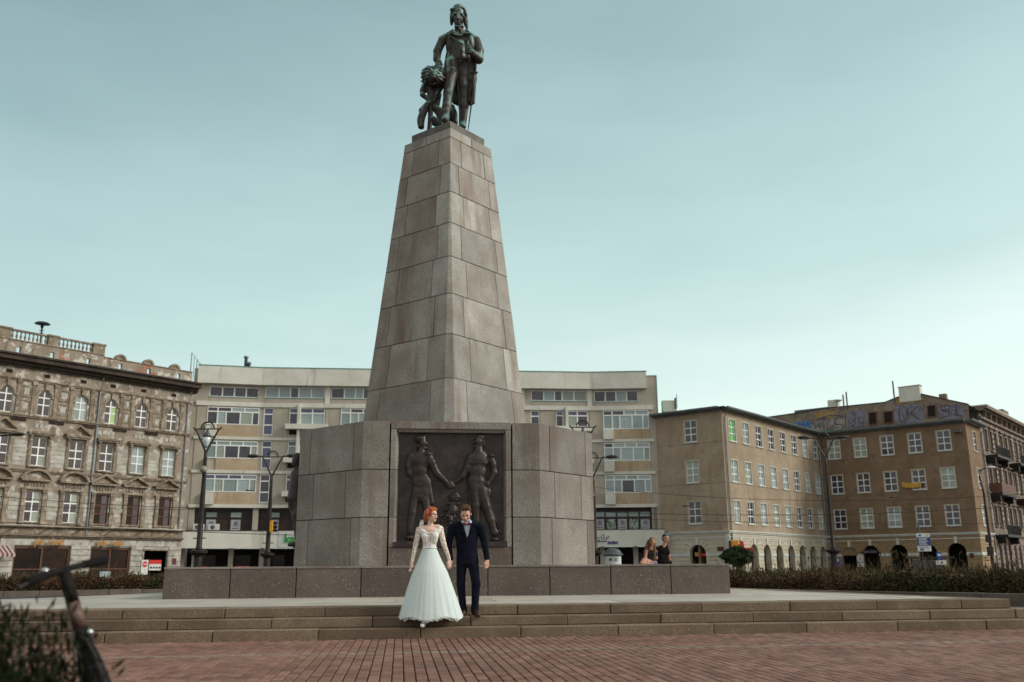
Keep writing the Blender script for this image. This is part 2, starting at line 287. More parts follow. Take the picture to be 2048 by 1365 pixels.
class MB:
    def __init__(m, T=ID): m.v = []; m.f = []; m.T = T
    def add(m, vs, fs):
        o = len(m.v); m.v += [Vector(m.T(*p)) for p in vs]; m.f += [[i+o for i in f] for f in fs]; return m
    def box(m, a0, a1, b0, b1, c0, c1):
        return m.add([(a, b, c) for c in (c0, c1) for b in (b0, b1) for a in (a0, a1)], [(0, 1, 3, 2), (4, 6, 7, 5), (0, 4, 5, 1), (2, 3, 7, 6), (0, 2, 6, 4), (1, 5, 7, 3)])
    def prism(m, poly, d0, d1):
        n = len(poly)
        return m.add([(s, d0, z) for s, z in poly] + [(s, d1, z) for s, z in poly], [list(range(n)), list(range(2*n-1, n-1, -1))] + [(i, (i+1) % n, n+(i+1) % n, n+i) for i in range(n)])
    def slab(m, poly, z0, z1):
        n = len(poly)
        return m.add([(x, y, z0) for x, y in poly] + [(x, y, z1) for x, y in poly], [list(range(n-1, -1, -1)), list(range(n, 2*n))] + [(i, (i+1) % n, n+(i+1) % n, n+i) for i in range(n)])
    def lathe(m, c, prof, n=16, rib=None):
        vs = []; fs = []
        for r, z in prof:
            for i in range(n):
                a = 2*math.pi*i/n; rr = r*(rib(a, z) if rib else 1); vs.append((c[0]+rr*math.cos(a), c[1]+rr*math.sin(a), c[2]+z))
        for j in range(len(prof)-1):
            for i in range(n): fs.append((j*n+i, j*n+(i+1) % n, (j+1)*n+(i+1) % n, (j+1)*n+i))
        fs.append(list(range(n-1, -1, -1))); fs.append([(len(prof)-1)*n+i for i in range(n)])
        return m.add(vs, fs)
    def tube(m, pts, r, n=8):
        pts = [Vector(p) for p in pts]; rs = r if isinstance(r, (list, tuple)) else [r]*len(pts)
        vs = []; fs = []
        for k, p in enumerate(pts):
            t = (pts[min(k+1, len(pts)-1)] - pts[max(k-1, 0)]).normalized()
            a = t.orthogonal().normalized() if abs(t.z) > .95 or k == 0 and abs(t.z) > .9 else t.cross(Vector((0, 0, 1))).normalized()
            b = t.cross(a)
            for i in range(n):
                g = 2*math.pi*i/n; q = p + (a*math.cos(g)+b*math.sin(g))*rs[k]; vs.append(tuple(q))
        for k in range(len(pts)-1):
            for i in range(n): fs.append((k*n+i, k*n+(i+1) % n, (k+1)*n+(i+1) % n, (k+1)*n+i))
        fs.append(list(range(n-1, -1, -1))); fs.append([(len(pts)-1)*n+i for i in range(n)])
        return m.add(vs, fs)
    def ball(m, c, r, n=10):
        rx, ry, rz = r if isinstance(r, (list, tuple)) else (r, r, r)
        k = n//2; vs = [(c[0], c[1], c[2]-rz)]; fs = []
        for j in range(1, k):
            p = math.pi*j/k
            for i in range(n): a = 2*math.pi*i/n; vs.append((c[0]+rx*math.sin(p)*math.cos(a), c[1]+ry*math.sin(p)*math.sin(a), c[2]-rz*math.cos(p)))
        vs.append((c[0], c[1], c[2]+rz)); L_ = len(vs)-1
        for i in range(n):
            fs.append((0, 1+(i+1) % n, 1+i)); fs.append((L_, L_-n+i, L_-n+(i+1) % n))
            for j in range(k-2): fs.append((1+j*n+i, 1+j*n+(i+1) % n, 1+(j+1)*n+(i+1) % n, 1+(j+1)*n+i))
        return m.add(vs, fs)
    def build(m, name, mat, parent=None, smooth=False, bevel=0, M=None, fix=True, world=None):
        """link as one mesh object; verts are given in world space unless M (the object's own matrix) says otherwise"""
        me = bpy.data.meshes.new(name)
        base = M if M is not None else (W[parent.name] if parent else Matrix())
        inv = base.inverted()
        me.from_pydata([tuple(inv @ v) for v in m.v], [], m.f)
        if fix or bevel:
            b = bmesh.new(); b.from_mesh(me)
            if fix: bmesh.ops.recalc_face_normals(b, faces=b.faces)
            if bevel: bmesh.ops.bevel(b, geom=[e for e in b.edges if len(e.link_faces) == 2 and e.calc_face_angle(0) > .5], offset=bevel, segments=1, affect='EDGES', clamp_overlap=True)
            b.to_mesh(me); b.free()
        if smooth: me.shade_smooth()
        me.materials.append(MT[mat]); me.update()
        o = bpy.data.objects.new(name, me)
        return link(o, parent, base)
_ch = {}
_link = link
def link(o, parent=None, world=None):
    _link(o, parent, world)
    if parent: _ch.setdefault(parent.name, []).append(o)
    return o
def place(src, parent, M):
    c = src.copy(); link(c, parent, M)
    for ch in list(_ch.get(src.name, [])): place(ch, c, M @ (W[src.name].inverted() @ W[ch.name]))
    return c
def textmesh(s, size, mat, name, M, parent=None, depth=.02, bold=0.0, align='CENTER', space=1.0, sx=1.0):
    """letters as raised geometry, standing upright in the plane of M (x right, z up)"""
    cu = bpy.data.curves.new(name, 'FONT'); cu.body = s; cu.size = size; cu.extrude = depth/2; cu.align_x = align; cu.align_y = 'CENTER'; cu.offset = bold; cu.space_character = space; cu.resolution_u = 3
    tmp = bpy.data.objects.new('tmp_text', cu); COL.objects.link(tmp)
    me = bpy.data.meshes.new_from_object(tmp.evaluated_get(bpy.context.evaluated_depsgraph_get())); bpy.data.objects.remove(tmp); bpy.data.curves.remove(cu)
    me.transform(Matrix.Diagonal((sx, 1, 1, 1))); me.transform(Matrix.Rotation(R(90), 4, 'X'))
    me.materials.clear(); me.materials.append(MT[mat]); me.name = name
    o = bpy.data.objects.new(name, me); return link(o, parent, M)

# ---------------------------------------------------------------- smooth bodies (signed distance fields + surface nets)
def cap(p, r, q, r2=None): return ('c', np.array(p, float), r, np.array(q, float), r if r2 is None else r2)
def ell(c, r, rot=None): return ('e', np.array(c, float), np.array(r, float) if not isinstance(r, (int, float)) else np.array([r]*3, float), rot)
def cut(p): return ('-',)+p
def sdf(P, pr):
    if pr[0] == 'c':
        _, a, ra, b, rb = pr; ba = b-a; h = np.clip(((P-a)@ba)/max(ba@ba, 1e-9), 0, 1)
        return np.linalg.norm(P-a-h[:, None]*ba, axis=1) - (ra+(rb-ra)*h)
    _, c, r, rot = pr; q = P-c
    if rot is not None: q = q @ np.array(rot.to_3x3())      # world -> local (rot is local->world)
    k0 = np.linalg.norm(q/r, axis=1); k1 = np.linalg.norm(q/(r*r), axis=1)
    return k0*(k0-1.0)/np.maximum(k1, 1e-9)
def blob(name, prims, vox, mat, parent, k=None, smooth=True, cutz=None, rel=0):
    k = vox*2.2 if k is None else k
    lo = np.full(3, 1e9); hi = -lo
    for p in prims:
        if p[0] == '-': continue
        if p[0] == 'c': a = np.minimum(p[1]-p[2], p[3]-p[4]); b = np.maximum(p[1]+p[2], p[3]+p[4])
        else: m_ = p[2].max() if p[3] is not None else p[2]; a = p[1]-m_; b = p[1]+m_
        lo = np.minimum(lo, a); hi = np.maximum(hi, b)
    lo -= vox*2.5+k*.5; hi += vox*2.5+k*.5
    n = np.ceil((hi-lo)/vox).astype(int)+1
    ax = [lo[i]+vox*np.arange(n[i]) for i in range(3)]
    V = np.full(n, 10.0)
    for p in prims:
        neg = p[0] == '-'; q = p[1:] if neg else p
        if q[0] == 'c': a = np.minimum(q[1]-q[2], q[3]-q[4]); b = np.maximum(q[1]+q[2], q[3]+q[4])
        else: m_ = q[2].max() if q[3] is not None else q[2]; a = q[1]-m_; b = q[1]+m_
        a = a-k-vox*3; b = b+k+vox*3
        i0 = np.clip(((a-lo)/vox).astype(int), 0, n-1); i1 = np.clip(np.ceil((b-lo)/vox).astype(int)+1, 1, n)
        sl_ = tuple(slice(i0[i], i1[i]) for i in range(3))
        G = np.stack(np.meshgrid(*[ax[i][sl_[i]] for i in range(3)], indexing='ij'), -1)
        d = sdf(G.reshape(-1, 3), q).reshape(G.shape[:3])
        old = V[sl_]
        if neg:
            d = -d; h = np.clip(.5-.5*(old-d)/(k*.5), 0, 1); V[sl_] = old*(1-h)+d*h+k*.5*h*(1-h)
        else:
            h = np.clip(.5+.5*(old-d)/k, 0, 1); V[sl_] = np.minimum(old*(1-h)+d*h-k*h*(1-h), old)
    S = V < 0
    nx, ny, nz_ = V.shape
    acc = np.zeros((nx-1, ny-1, nz_-1, 3)); cnt = np.zeros((nx-1, ny-1, nz_-1))
    for axis in range(3):
        o1, o2 = [i for i in range(3) if i != axis]
        for da in (0, 1):
            for db in (0, 1):
                s0 = [None]*3; s0[axis] = slice(0, V.shape[axis]-1); s0[o1] = slice(da, V.shape[o1]-1+da); s0[o2] = slice(db, V.shape[o2]-1+db)
                s1 = list(s0); s1[axis] = slice(1, V.shape[axis]); s0 = tuple(s0); s1 = tuple(s1)
                a = V[s0]; b = V[s1]; x = (a < 0) != (b < 0); t = np.where(x, a/np.where(a-b == 0, 1, a-b), 0)
                acc[..., axis] += np.where(x, t, 0); acc[..., o1] += np.where(x, da, 0); acc[..., o2] += np.where(x, db, 0); cnt += x
    act = cnt > 0; idx = np.full(act.shape, -1); idx[act] = np.arange(act.sum())
    ii = np.argwhere(act); vs = (ii + acc[act]/cnt[act][:, None])*vox + lo
    fs = []
    for axis in range(3):
        o1, o2 = (axis+1) % 3, (axis+2) % 3
        s0 = [slice(1, -1)]*3; s0[axis] = slice(0, V.shape[axis]-1); s1 = list(s0); s1[axis] = slice(1, V.shape[axis])
        a = S[tuple(s0)]; b = S[tuple(s1)]
        for flag, rev in ((a & ~b, False), (~a & b, True)):
            e = np.argwhere(flag)
            if not len(e): continue
            e[:, o1] += 1; e[:, o2] += 1
            def cell(d1, d2):
                c = e.copy(); c[:, o1] += d1; c[:, o2] += d2; return idx[c[:, 0], c[:, 1], c[:, 2]]
            q = np.stack([cell(-1, -1), cell(0, -1), cell(0, 0), cell(-1, 0)], 1)
            fs.append(q[:, ::-1] if rev else q)
    fs = np.concatenate(fs); fs = fs[(fs >= 0).all(1)]
    me = bpy.data.meshes.new(name); base = W[parent.name] if parent else Matrix(); inv = np.array(base.inverted())
    vs = vs @ inv[:3, :3].T + inv[:3, 3]
    me.from_pydata(vs.tolist(), [], fs.tolist()); me.update()
    if smooth: me.shade_smooth()
    me.materials.append(MT[mat])
    return link(bpy.data.objects.new(name, me), parent, base)

# ================================================================ setting
PSI = 0.119; MC = Vector((-2.048, 27.852, 0))
me1 = Vector((math.cos(PSI), math.sin(PSI), 0)); me2 = Vector((-math.sin(PSI), math.cos(PSI), 0))
def ML(a, b, z): return MC + me1*a + me2*b + Vector((0, 0, z))     # monument frame: a right, b back
def loc(p): q = Vector(p)-MC; return q.dot(me1), q.dot(me2)
PZ = 0.47
MB().slab([(-500, -60), (500, -60), (500, 900), (-500, 900)], -.6, -.06).build('ground', 'asphalt')['kind'] = 'structure'
g = MB().slab([(-70, 42), (-26, 36), (26, 32), (60, 60), (70, 110), (-70, 110)], -.056, -.01).build('road', 'asphalt'); tag(g, kind='structure')
MF = MB(ML)
# paved square under and around the monument
g = MF.slab([(-16, -30), (24, -30), (24, 12), (-16, 12)], -.3, -.022).build('paving_bed', 'paver_bed'); tag(g, kind='structure'); pav = g
g = MB(ML).slab([(-13.5, -9), (-7.9, 0), (-7.9, 9), (9, 9), (9, 0), (10.2, -9), (10.4, -12.3), (24, -12.3), (24, 14), (-16, 14), (-16, -12.3), (-13.5, -12.3)], -.018, -.002)
g = g.build('square_paving', 'pavement_grey'); tag(g, kind='structure')

# ---- brick pavers: columns run away from the camera
bw, bl = .121, .205
b_hi = -12.47
cells = []
nc = int(24/bw)
for i in range(-95, 120):
    a = i*bw; off = (i % 2)*bl*.5
    for j in range(0, 46):
        b = b_hi - j*bl - off
        if b - bl < -21.6: break
        p = ML(a, b, 0)
        if p.y < 6.0 or abs(p.x+.2) > 4.5 + p.y*.60: continue
        cells.append((i, j, a+bw/2, b-bl/2, p))
def inview(p):
    q = p-EYEV; zc = q.dot(fw); x = q.dot(cam_r)/zc*FPX; y = q.dot(cam_u)/zc*FPX
    return abs(x) < 1010 and -676 < y
seen = sorted([c for c in cells if inview(ML(c[2], c[3], 0)) ], key=lambda c: ML(c[2], c[3], 0).length)
near = set((c[0], c[1]) for c in seen[:300])
def paver_shape(mb, cx, cy, tilt, dz):
    x0, x1, y0, y1 = cx-bw/2+.0065, cx+bw/2-.0065, cy-bl/2+.003, cy+bl/2-.003; e = .006
    top = dz; v = [(x0, y0, -.05), (x1, y0, -.05), (x1, y1, -.05), (x0, y1, -.05), (x0, y0, top-e), (x1, y0, top-e), (x1, y1, top-e), (x0, y1, top-e),
                   (x0+e, y0+e, top+tilt), (x1-e, y0+e, top+tilt), (x1-e, y1-e, top-tilt), (x0+e, y1-e, top-tilt)]
    mb.add(v, [(0, 1, 5, 4), (1, 2, 6, 5), (2, 3, 7, 6), (3, 0, 4, 7), (4, 5, 9, 8), (5, 6, 10, 9), (6, 7, 11, 10), (7, 4, 8, 11), (8, 9, 10, 11)])
pr = MB(ML); paver_shape(pr, 0, 0, .0006, 0)
pm_ = pr.build('brick', 'brick_paver', pav); proto_me = pm_.data; used = False
far = MB(ML); pale = MB(ML)
for c in cells:
    i, j, a, b, p = c
    band = abs(b+14.93 - (a*.012)) < .10
    if (i, j) in near and not band:
        M = Matrix.Translation(me1*a+me2*b + Vector((0, 0, random.uniform(-.002, .002)))) @ W[pm_.name] if False else Matrix.Translation(me1*a+me2*b+Vector((0, 0, random.uniform(-.002, .002))))
        if not used: o = pm_; o.matrix_local = W[pav.name].inverted() @ M; used = True
        else:
            o = bpy.data.objects.new('brick', proto_me); link(o, pav, M)
    else:
        paver_shape(pale if band else far, a, b, random.uniform(-.0012, .0012), random.uniform(-.003, .002))
tag(far.build('paver', 'brick_paver_far', pav, fix=False), kind='stuff')
tag(pale.build('pale_paver_row', 'brick_pale', pav, fix=False), kind='stuff')

# ---- terrace with three granite steps
def clipx(poly): return poly
T3 = [(-14.5, -11.8), (9.62, -11.8), (8.15, 1.0), (7.9, 9.0), (-7.9, 9.0), (-8.0, -.2), (-9.6, -4.2), (-14.5, -9.5)]
g = MB(ML).slab([(x*.995, y*.995+.02) for x, y in T3], -.02, PZ-.05).build('terrace', 'joint_dark'); tag(g, kind='structure'); ter = g
def step_row(z0, z1, b_front, depth, a0, a1, joints, name='step_block'):
    e = [a0]+[j for j in joints if a0 < j < a1]+[a1]
    for k in range(len(e)-1):
        dz = random.uniform(-.004, .004); db = random.uniform(-.012, .012)
        m = MB(ML).box(e[k]+.005, e[k+1]-.005, b_front+db, b_front+depth, z0, z1+dz)
        m.build(name, 'granite_step', ter, bevel=.012)
def jo(pxs, y, z): return sorted(loc(atZ(px, y, z))[0] for px in pxs)
def series(j, n0, n1, step): return [j+step*i for i in range(n0, n1)]
j1 = series(loc(atZ(1035, 1210, PZ))[0], -9, 9, 1.60); j2 = series(loc(atZ(1140, 1232, .31))[0], -10, 9, 1.60); j3 = series(loc(atZ(1044, 1255, .155))[0], -10, 10, 1.605)
step_row(.312, PZ, -11.80, .62, -14.5, 9.65, j1)
step_row(.157, .310, -12.13, .50, -14.8, 10.06, j2)
step_row(-.02, .155, -12.47, .50, -15.2, 10.48, j3)
# right flank of the steps, following the terrace edge
for (z0, z1, off) in ((.312, PZ, 0), (.157, .310, .42), (-.02, .155, .84)):
    x0, y0 = 9.65+off, -11.18; dx, dy = (8.15-9.65)/12.8, 1.0; nx, ny = dy, -dx
    for k in range(8):
        t0 = k*1.62+.008+(.0 if k else -.0); t1 = (k+1)*1.62-.008
        w_ = .5
        poly = [(x0+dx*t-nx*s, y0+dy*t-ny*s) for t, s in ((t0, w_), (t0, 0), (t1, 0), (t1, w_))]
        MB(ML).slab(poly, z0, z1+random.uniform(-.003, .003)).build('step_block', 'granite_step', ter, bevel=.01)
# terrace slabs (radiating rows, seen at a grazing angle)
ys = [-11.17, -9.75, -8.3, -6.9, -5.5, -4.1, -2.7, -1.3, .1, 1.5, 2.9]
def edge_r(y): return 9.65+(y+11.8)*(8.15-9.65)/12.8 - .06
def edge_l(y): return -14.3+(y+9.5)*(4.7/5.3) if y > -9.5 and y < -4.2 else (-14.4 if y <= -9.5 else -9.6+(y+4.2)*.4 if y < -.2 else -8.0)
for r in range(len(ys)-1):
    y0, y1 = ys[r]+.006, ys[r+1]-.006; a = edge_l(y0)+.05; off = random.uniform(-1.4, 0)
    x = a; nxt = a+1.9+off
    while x < edge_r(y1)-.2:
        xr = min(nxt, edge_r(y1))
        if edge_r(y1)-xr < .5: xr = edge_r(y1)
        x2l = max(x, edge_l(y1)+.05)
        if x2l < xr-.1 and not (-6.2 < x and xr < 6.2 and y0 > -6.2):
            MB(ML).slab([(x+.006, y0), (xr-.006, y0), (xr-.006, y1), (x2l+.006, y1)], PZ-.06, PZ-.004+random.uniform(-.004, .003)).build('paving_slab', 'slab_pale', ter)
        x = xr; nxt = x+1.9

# ================================================================ granite plinth wall
WW, ZW = 6.386, 1.14
pw = thing('plinth_wall', 'low square plinth of dark speckled granite blocks under the monument', 'plinth', ML(0, 0, PZ), PSI)
MB(ML).box(-WW+.03, WW-.03, -WW+.03, WW-.03, PZ-.06, ZW-.055).build('core', 'joint_dark', pw)
stp = 2*WW/9
for side in range(4):
    ca, sa = [(1, 0), (0, 1), (-1, 0), (0, -1)][side]
    T = lambda x, y, z, ca=ca, sa=sa: ML(x*ca-y*sa, x*sa+y*ca, z)
    for k in range(9):
        x0 = -WW+stp*k; x1 = x0+stp
        if k == 0: x0 += .0
        if side % 2 and k in (0, 8): x0, x1 = (x0+.32, x1) if k == 0 else (x0, x1-.32)
        d = random.uniform(-.004, .004)
        MB(T).box(x0+.011, x1-.011, -WW+d, -WW+.30, PZ-.02, ZW-.052+random.uniform(-.003, .003)).build('granite_block', 'granite_dark', pw, bevel=.008)
        MB(T).box(x0+.006, x1-.006, -WW-.012, -WW+.62, ZW-.046, ZW).build('coping_slab', 'granite_mid', pw, bevel=.006) if side == 0 or k < 8 and k > 0 else None
MB(ML).box(-WW+.64, WW-.64, -WW+.64, WW-.64, ZW-.05, ZW-.006).build('top_slab', 'slab_pale', pw)

# ================================================================ monument
mon = thing('monument', 'tall tapering granite obelisk on an octagonal base with bronze relief', 'monument', ML(0, 0, ZW), PSI)
A, B, T = 4.046, 2.286, 4.776
def ring(outb, outt, inset, t0, t1, z0, z1, name, mat, gap=.009, bev=.008, push=0):
    """one stone of a course: follows the closed outline between corner parameters t0..t1"""
    n = len(outb)
    def P(out, t, ins):
        i = int(math.floor(t)) % n; f = t-math.floor(t); a = Vector(out[i]); b = Vector(out[(i+1) % n]); p = a.lerp(b, f)
        if abs(f) < 1e-6:   # at corner: inset along the bisector
            c = Vector(out[i-1]); d1 = (a-c).normalized(); d2 = (b-a).normalized(); n1 = Vector((-d1.y, d1.x)); n2 = Vector((-d2.y, d2.x)); h = (n1+n2).normalized(); return p+h*(ins/max(.3, h.dot(n1)))
        d = (b-a).normalized(); return p+Vector((-d.y, d.x))*ins
    def L_(out): i = int(math.floor(t0)) % n; return (Vector(out[(i+1) % n])-Vector(out[i])).length
    g0 = gap/max(.05, (Vector(outb[(int(math.floor(t0))+1) % n])-Vector(outb[int(math.floor(t0)) % n])).length); g1 = gap/max(.05, (Vector(outb[(int(math.floor(t1-1e-6))+1) % n])-Vector(outb[int(math.floor(t1-1e-6)) % n])).length)
    ts = [t0+g0]+[float(k) for k in range(int(math.ceil(t0+1e-6)), int(math.floor(t1-1e-6))+1)]+[t1-g1]
    m = MB(ML); vs = []
    for out, z in ((outb, z0), (outt, z1)):
        for t in ts: p = P(out, t, -push); vs.append((p.x, p.y, z))
        for t in reversed(ts): p = P(out, t, inset); vs.append((p.x, p.y, z))
    k = len(ts)*2; fs = []
    fs.append(list(range(k-1, -1, -1))); fs.append(list(range(k, 2*k))); fs += [(i, (i+1) % k, k+(i+1) % k, k+i) for i in range(k)]
    m.add(vs, fs); return m.build(name, mat, mon, bevel=bev)
octo = [(-B, -A), (B, -A), (A, -B), (A, B), (B, A), (-B, A), (-A, B), (-A, -B)]      # corner 0 = front left; edge 7 = left diagonal
# edges 0 front,1 right diagonal,2 right,3 ..., 7 left diagonal (corner 7 -> corner 0)
zc = [ZW-.004, 2.336, 3.536, T]
MB(ML).slab([(x*.955, y*.955) for x, y in octo], ZW-.01, T-.03).build('base_core', 'joint_dark', mon)
fr = lambda a: (a+B)/(2*B)
for k in range(3):
    z0, z1 = zc[k]+.009, zc[k+1]-.009
    jl, jr = [(.86, .20), (.76, .18), (.86, .16)][k], [(.20, .86), (.26, .72), (.18, .86)][k]
    # each of the four fronts carries a relief; corner stones wrap round both ends of each diagonal
    for q in range(4):
        f = 2*q
        s1 = (f+7) % 8
        ring(octo, octo, .5, f-1+jl[0], f+fr(-1.60), z0, z1, 'granite_block', 'granite_mid')
        ring(octo, octo, .5, f+fr(1.56), f+1+jr[0], z0, z1, 'granite_block', 'granite_mid')
        ring(octo, octo, .5, f+1+jr[0], f+1+(jl[0] if jl[0] > .5 else .8), z0, z1, 'granite_block', 'granite_mid')
# frame stones of the front relief, and plain stones for the other three
def rot(q):
    ca, sa = [(1, 0), (0, 1), (-1, 0), (0, -1)][q]
    return lambda x, y, z: ML(x*ca-y*sa, x*sa+y*ca, z)
RZ0, RZ1, RA0, RA1 = 1.60, 4.56, -1.37, 1.35
for q in range(4):
    Tq = rot(q)
    MB(Tq).box(-1.57, 1.53, -A+.0, -A+.5, 4.59, T).build('lintel_stone', 'granite_mid', mon, bevel=.006)
    MB(Tq).box(-1.57, 1.53, -A+.0, -A+.5, ZW, RZ0-.012).build('sill_stone', 'granite_dark', mon, bevel=.006)
    for s, (x0, x1, xi) in enumerate(((-1.57, -1.44, RA0), (1.53, 1.40, RA1))):
        for z0, z1 in ((RZ0, 2.33), (2.342, 3.53), (3.542, 4.578)):
            m = MB(Tq); m.slab([(x0, -A), (x1, -A), (xi, -A+.17), (xi, -A+.5), (x0, -A+.5)], z0, z1); m.build('jamb_stone', 'granite_mid', mon, bevel=.005)
    MB(Tq).prism([(-1.44, 4.59), (1.40, 4.59), (RA1, 4.50), (RA0, 4.50)], -A+.02, -A+.3).build('head_reveal', 'granite_dark', mon)
# relief panel
RB = -A+.17
rp = MB(ML).box(RA0, RA1, RB, RB+.06, RZ0, 4.53).build('relief_panel', 'bronze_relief', mon)
MB(ML).box(-1.46, 1.42, -A-.035, RB, RZ0-.005, RZ0+.13).build('relief_ledge', 'bronze_relief', rp, bevel=.01)
def rv(u, v, d=0.0):     # coordinates measured on the panel (crop pixels) -> point on the panel plane, d proud of it
    px, py = 780+u/5.25, 850+v/5.25
    r = ray(px, py); n = me2; o = ML(0, RB, 0); t = (o-EYEV).dot(n)/r.dot(n); p = r*t+EYEV - me2*d
    return tuple(p)
S_ = 1/418.0
def rc(u0, v0, r0, u1, v1, r1, d=.03, d1=None): return cap(rv(u0, v0, d), r0*S_, rv(u1, v1, d if d1 is None else d1), r1*S_)
def re(u, v, ru, rd, rv_, d=.03): return ell(rv(u, v, d), (ru*S_, rd, rv_*S_), Matrix.Rotation(PSI, 3, 'Z'))
left = [re(345, 195, 40, .10, 55, .06), re(315, 150, 66, .10, 42, .05), rc(350, 130, 22, 388, 108, 18, .05), rc(385, 200, 12, 396, 214, 8, .08), rc(352, 245, 22, 375, 250, 14, .07), rc(255, 270, 14, 262, 305, 16), rc(290, 215, 20, 258, 260, 13),
        rc(335, 235, 32, 330, 300, 44, .04), re(318, 380, 112, .15, 110, .03), re(312, 480, 96, .14, 110, .03), rc(400, 320, 40, 440, 400, 42, .08, .10), re(398, 312, 46, .12, 22, .10),
        rc(440, 400, 40, 490, 510, 36, .10, .08), rc(490, 510, 35, 605, 620, 27, .08, .07), rc(225, 330, 40, 190, 430, 36), rc(190, 430, 36, 200, 510, 32), rc(200, 510, 30, 260, 555, 24),
        re(335, 610, 104, .13, 110, .04), re(345, 720, 98, .12, 100, .04), rc(285, 560, 30, 300, 760, 40, .05), rc(400, 600, 30, 440, 820, 26, .06), rc(330, 760, 40, 375, 812, 20, .07),
        rc(270, 700, 48, 235, 920, 40, .05), rc(235, 920, 42, 205, 1120, 34, .05), re(205, 1185, 50, .09, 24, .05), rc(370, 780, 46, 400, 960, 40, .04), rc(400, 960, 38, 400, 1150, 32, .04)]
right = [re(930, 180, 42, .10, 58, .07), re(945, 135, 50, .10, 30, .06), rc(975, 150, 25, 985, 220, 16, .05), rc(880, 185, 9, 868, 198, 8, .09), rc(905, 235, 20, 885, 230, 12, .08), rc(935, 235, 36, 930, 290, 50, .05), rc(895, 275, 14, 970, 295, 18, .09),
         re(930, 370, 118, .15, 110, .04), re(918, 490, 100, .14, 120, .04), re(905, 590, 98, .13, 80, .05), rc(845, 340, 38, 810, 450, 40, .06), rc(810, 450, 38, 760, 540, 32, .06, .08), rc(760, 540, 30, 655, 625, 25, .08, .07),
         rc(1050, 335, 36, 1085, 420, 36, .06), re(1058, 330, 42, .11, 20, .09), rc(1085, 420, 34, 1095, 510, 34, .06), rc(1095, 510, 32, 1040, 600, 26, .07, .10), re(1010, 625, 42, .09, 34, .10), rc(950, 630, 12, 1040, 655, 12, .12),
         re(935, 670, 100, .13, 80, .05), re(1015, 715, 52, .10, 75, .06), rc(885, 650, 62, 900, 850, 52, .04), rc(900, 850, 50, 905, 1000, 40, .04), rc(905, 1000, 38, 900, 1150, 32, .03), rc(960, 680, 60, 1010, 860, 50, .06), rc(1010, 860, 48, 1060, 1000, 42, .06),
         rc(1060, 1000, 40, 1098, 1140, 32, .06), re(1100, 1205, 42, .10, 26, .06), rc(1085, 1130, 34, 1110, 1130, 34, .06), rc(830, 560, 26, 838, 830, 20, .03), rc(1030, 760, 20, 1035, 820, 14, .08), rc(1040, 810, 9, 1165, 1145, 7, .06), rc(905, 310, 6, 950, 600, 5, .15), rc(840, 405, 6, 1010, 410, 6, .155)]
blob('relief_soldier', left, .016, 'bronze_relief', rp, k=.035)
blob('relief_general', right, .016, 'bronze_relief', rp, k=.035)
blob('relief_handshake', [re(625, 635, 40, .09, 42, .08), rc(600, 610, 16, 640, 600, 14, .11), rc(650, 620, 20, 665, 650, 18, .09)] + [rc(600+k*5, 625+k*14, 10, 645, 622+k*14, 9, .14) for k in range(4)], .010, 'bronze_relief', rp, k=.015)
helm = [re(675, 765, 62, .09, 52, .05), rc(600, 830, 12, 720, 828, 12, .12), rc(690, 730, 22, 722, 760, 14, .10), rc(650, 740, 8, 700, 738, 8, .13), rc(640, 762, 8, 715, 762, 8, .13), rc(655, 850, 46, 660, 900, 50, .04)]
for k in range(60):
    helm.append(re(random.gauss(635, 45), random.gauss(960, 50), random.uniform(9, 17), .06, random.uniform(9, 17), random.uniform(.02, .07)))
blob('relief_helmet', helm, .014, 'bronze_relief', rp, k=.02)
# bronze silhouettes of the side reliefs, seen edge-on
for q, nm in ((3, 'side_relief'), (1, 'side_relief')):
    Tq = rot(q); X = lambda x, d, z: tuple(Tq(x, -A+.17-d-(.19 if q == 3 else .10), z))
    pq = MB(Tq).box(RA0, RA1, RB, RB+.06, RZ0, 4.53).build('relief_panel', 'bronze_relief', mon)
    sg = 1
    pr_ = []
    for x in (-.62, .55):
        pr_ += [cap(X(x, .22, 4.22), .15, X(x, .25, 4.05), .13), cap(X(x, .10, 3.95), .1, X(x, .08, 3.8), .2), cap(X(x, .16, 3.7), .24, X(x, .20, 3.1), .24), cap(X(x, .20, 3.05), .25, X(x, .10, 2.6), .22), cap(X(x-.3, .12, 3.6), .11, X(x-.38, .28, 3.1), .10), cap(X(x-.38, .28, 3.1), .10, X(x-.1, .36, 2.85), .08),
                cap(X(x-.12, .1, 2.6), .17, X(x-.14, .08, 1.95), .12), cap(X(x+.12, .1, 2.6), .17, X(x+.16, .06, 1.95), .12), cap(X(x-.14, .08, 1.8), .08, X(x-.14, .34, 1.76), .06)]
    blob('relief_figures', pr_, .03, 'bronze_relief', pq, k=.06)

# shaft: chamfered corners that narrow to nothing at the top
Zt = 14.470; Rb, Rt, CH = 2.520, 1.4006, .150
def shaft(z):
    f = (z-T)/(Zt-T); r = Rb+(Rt-Rb)*f; c = max(.006, CH*(1-f*1.06)); r += c
    o = []
    for (x, y) in ((0, -1), (1, 0), (0, 1), (-1, 0)):
        px, py = -y, x                              # tangent
        o.append((x*(r-c)-px*c*1.0, y*(r-c)-py*c)); o.append((x*(r-c)+px*c, y*(r-c)+py*c))
    return o
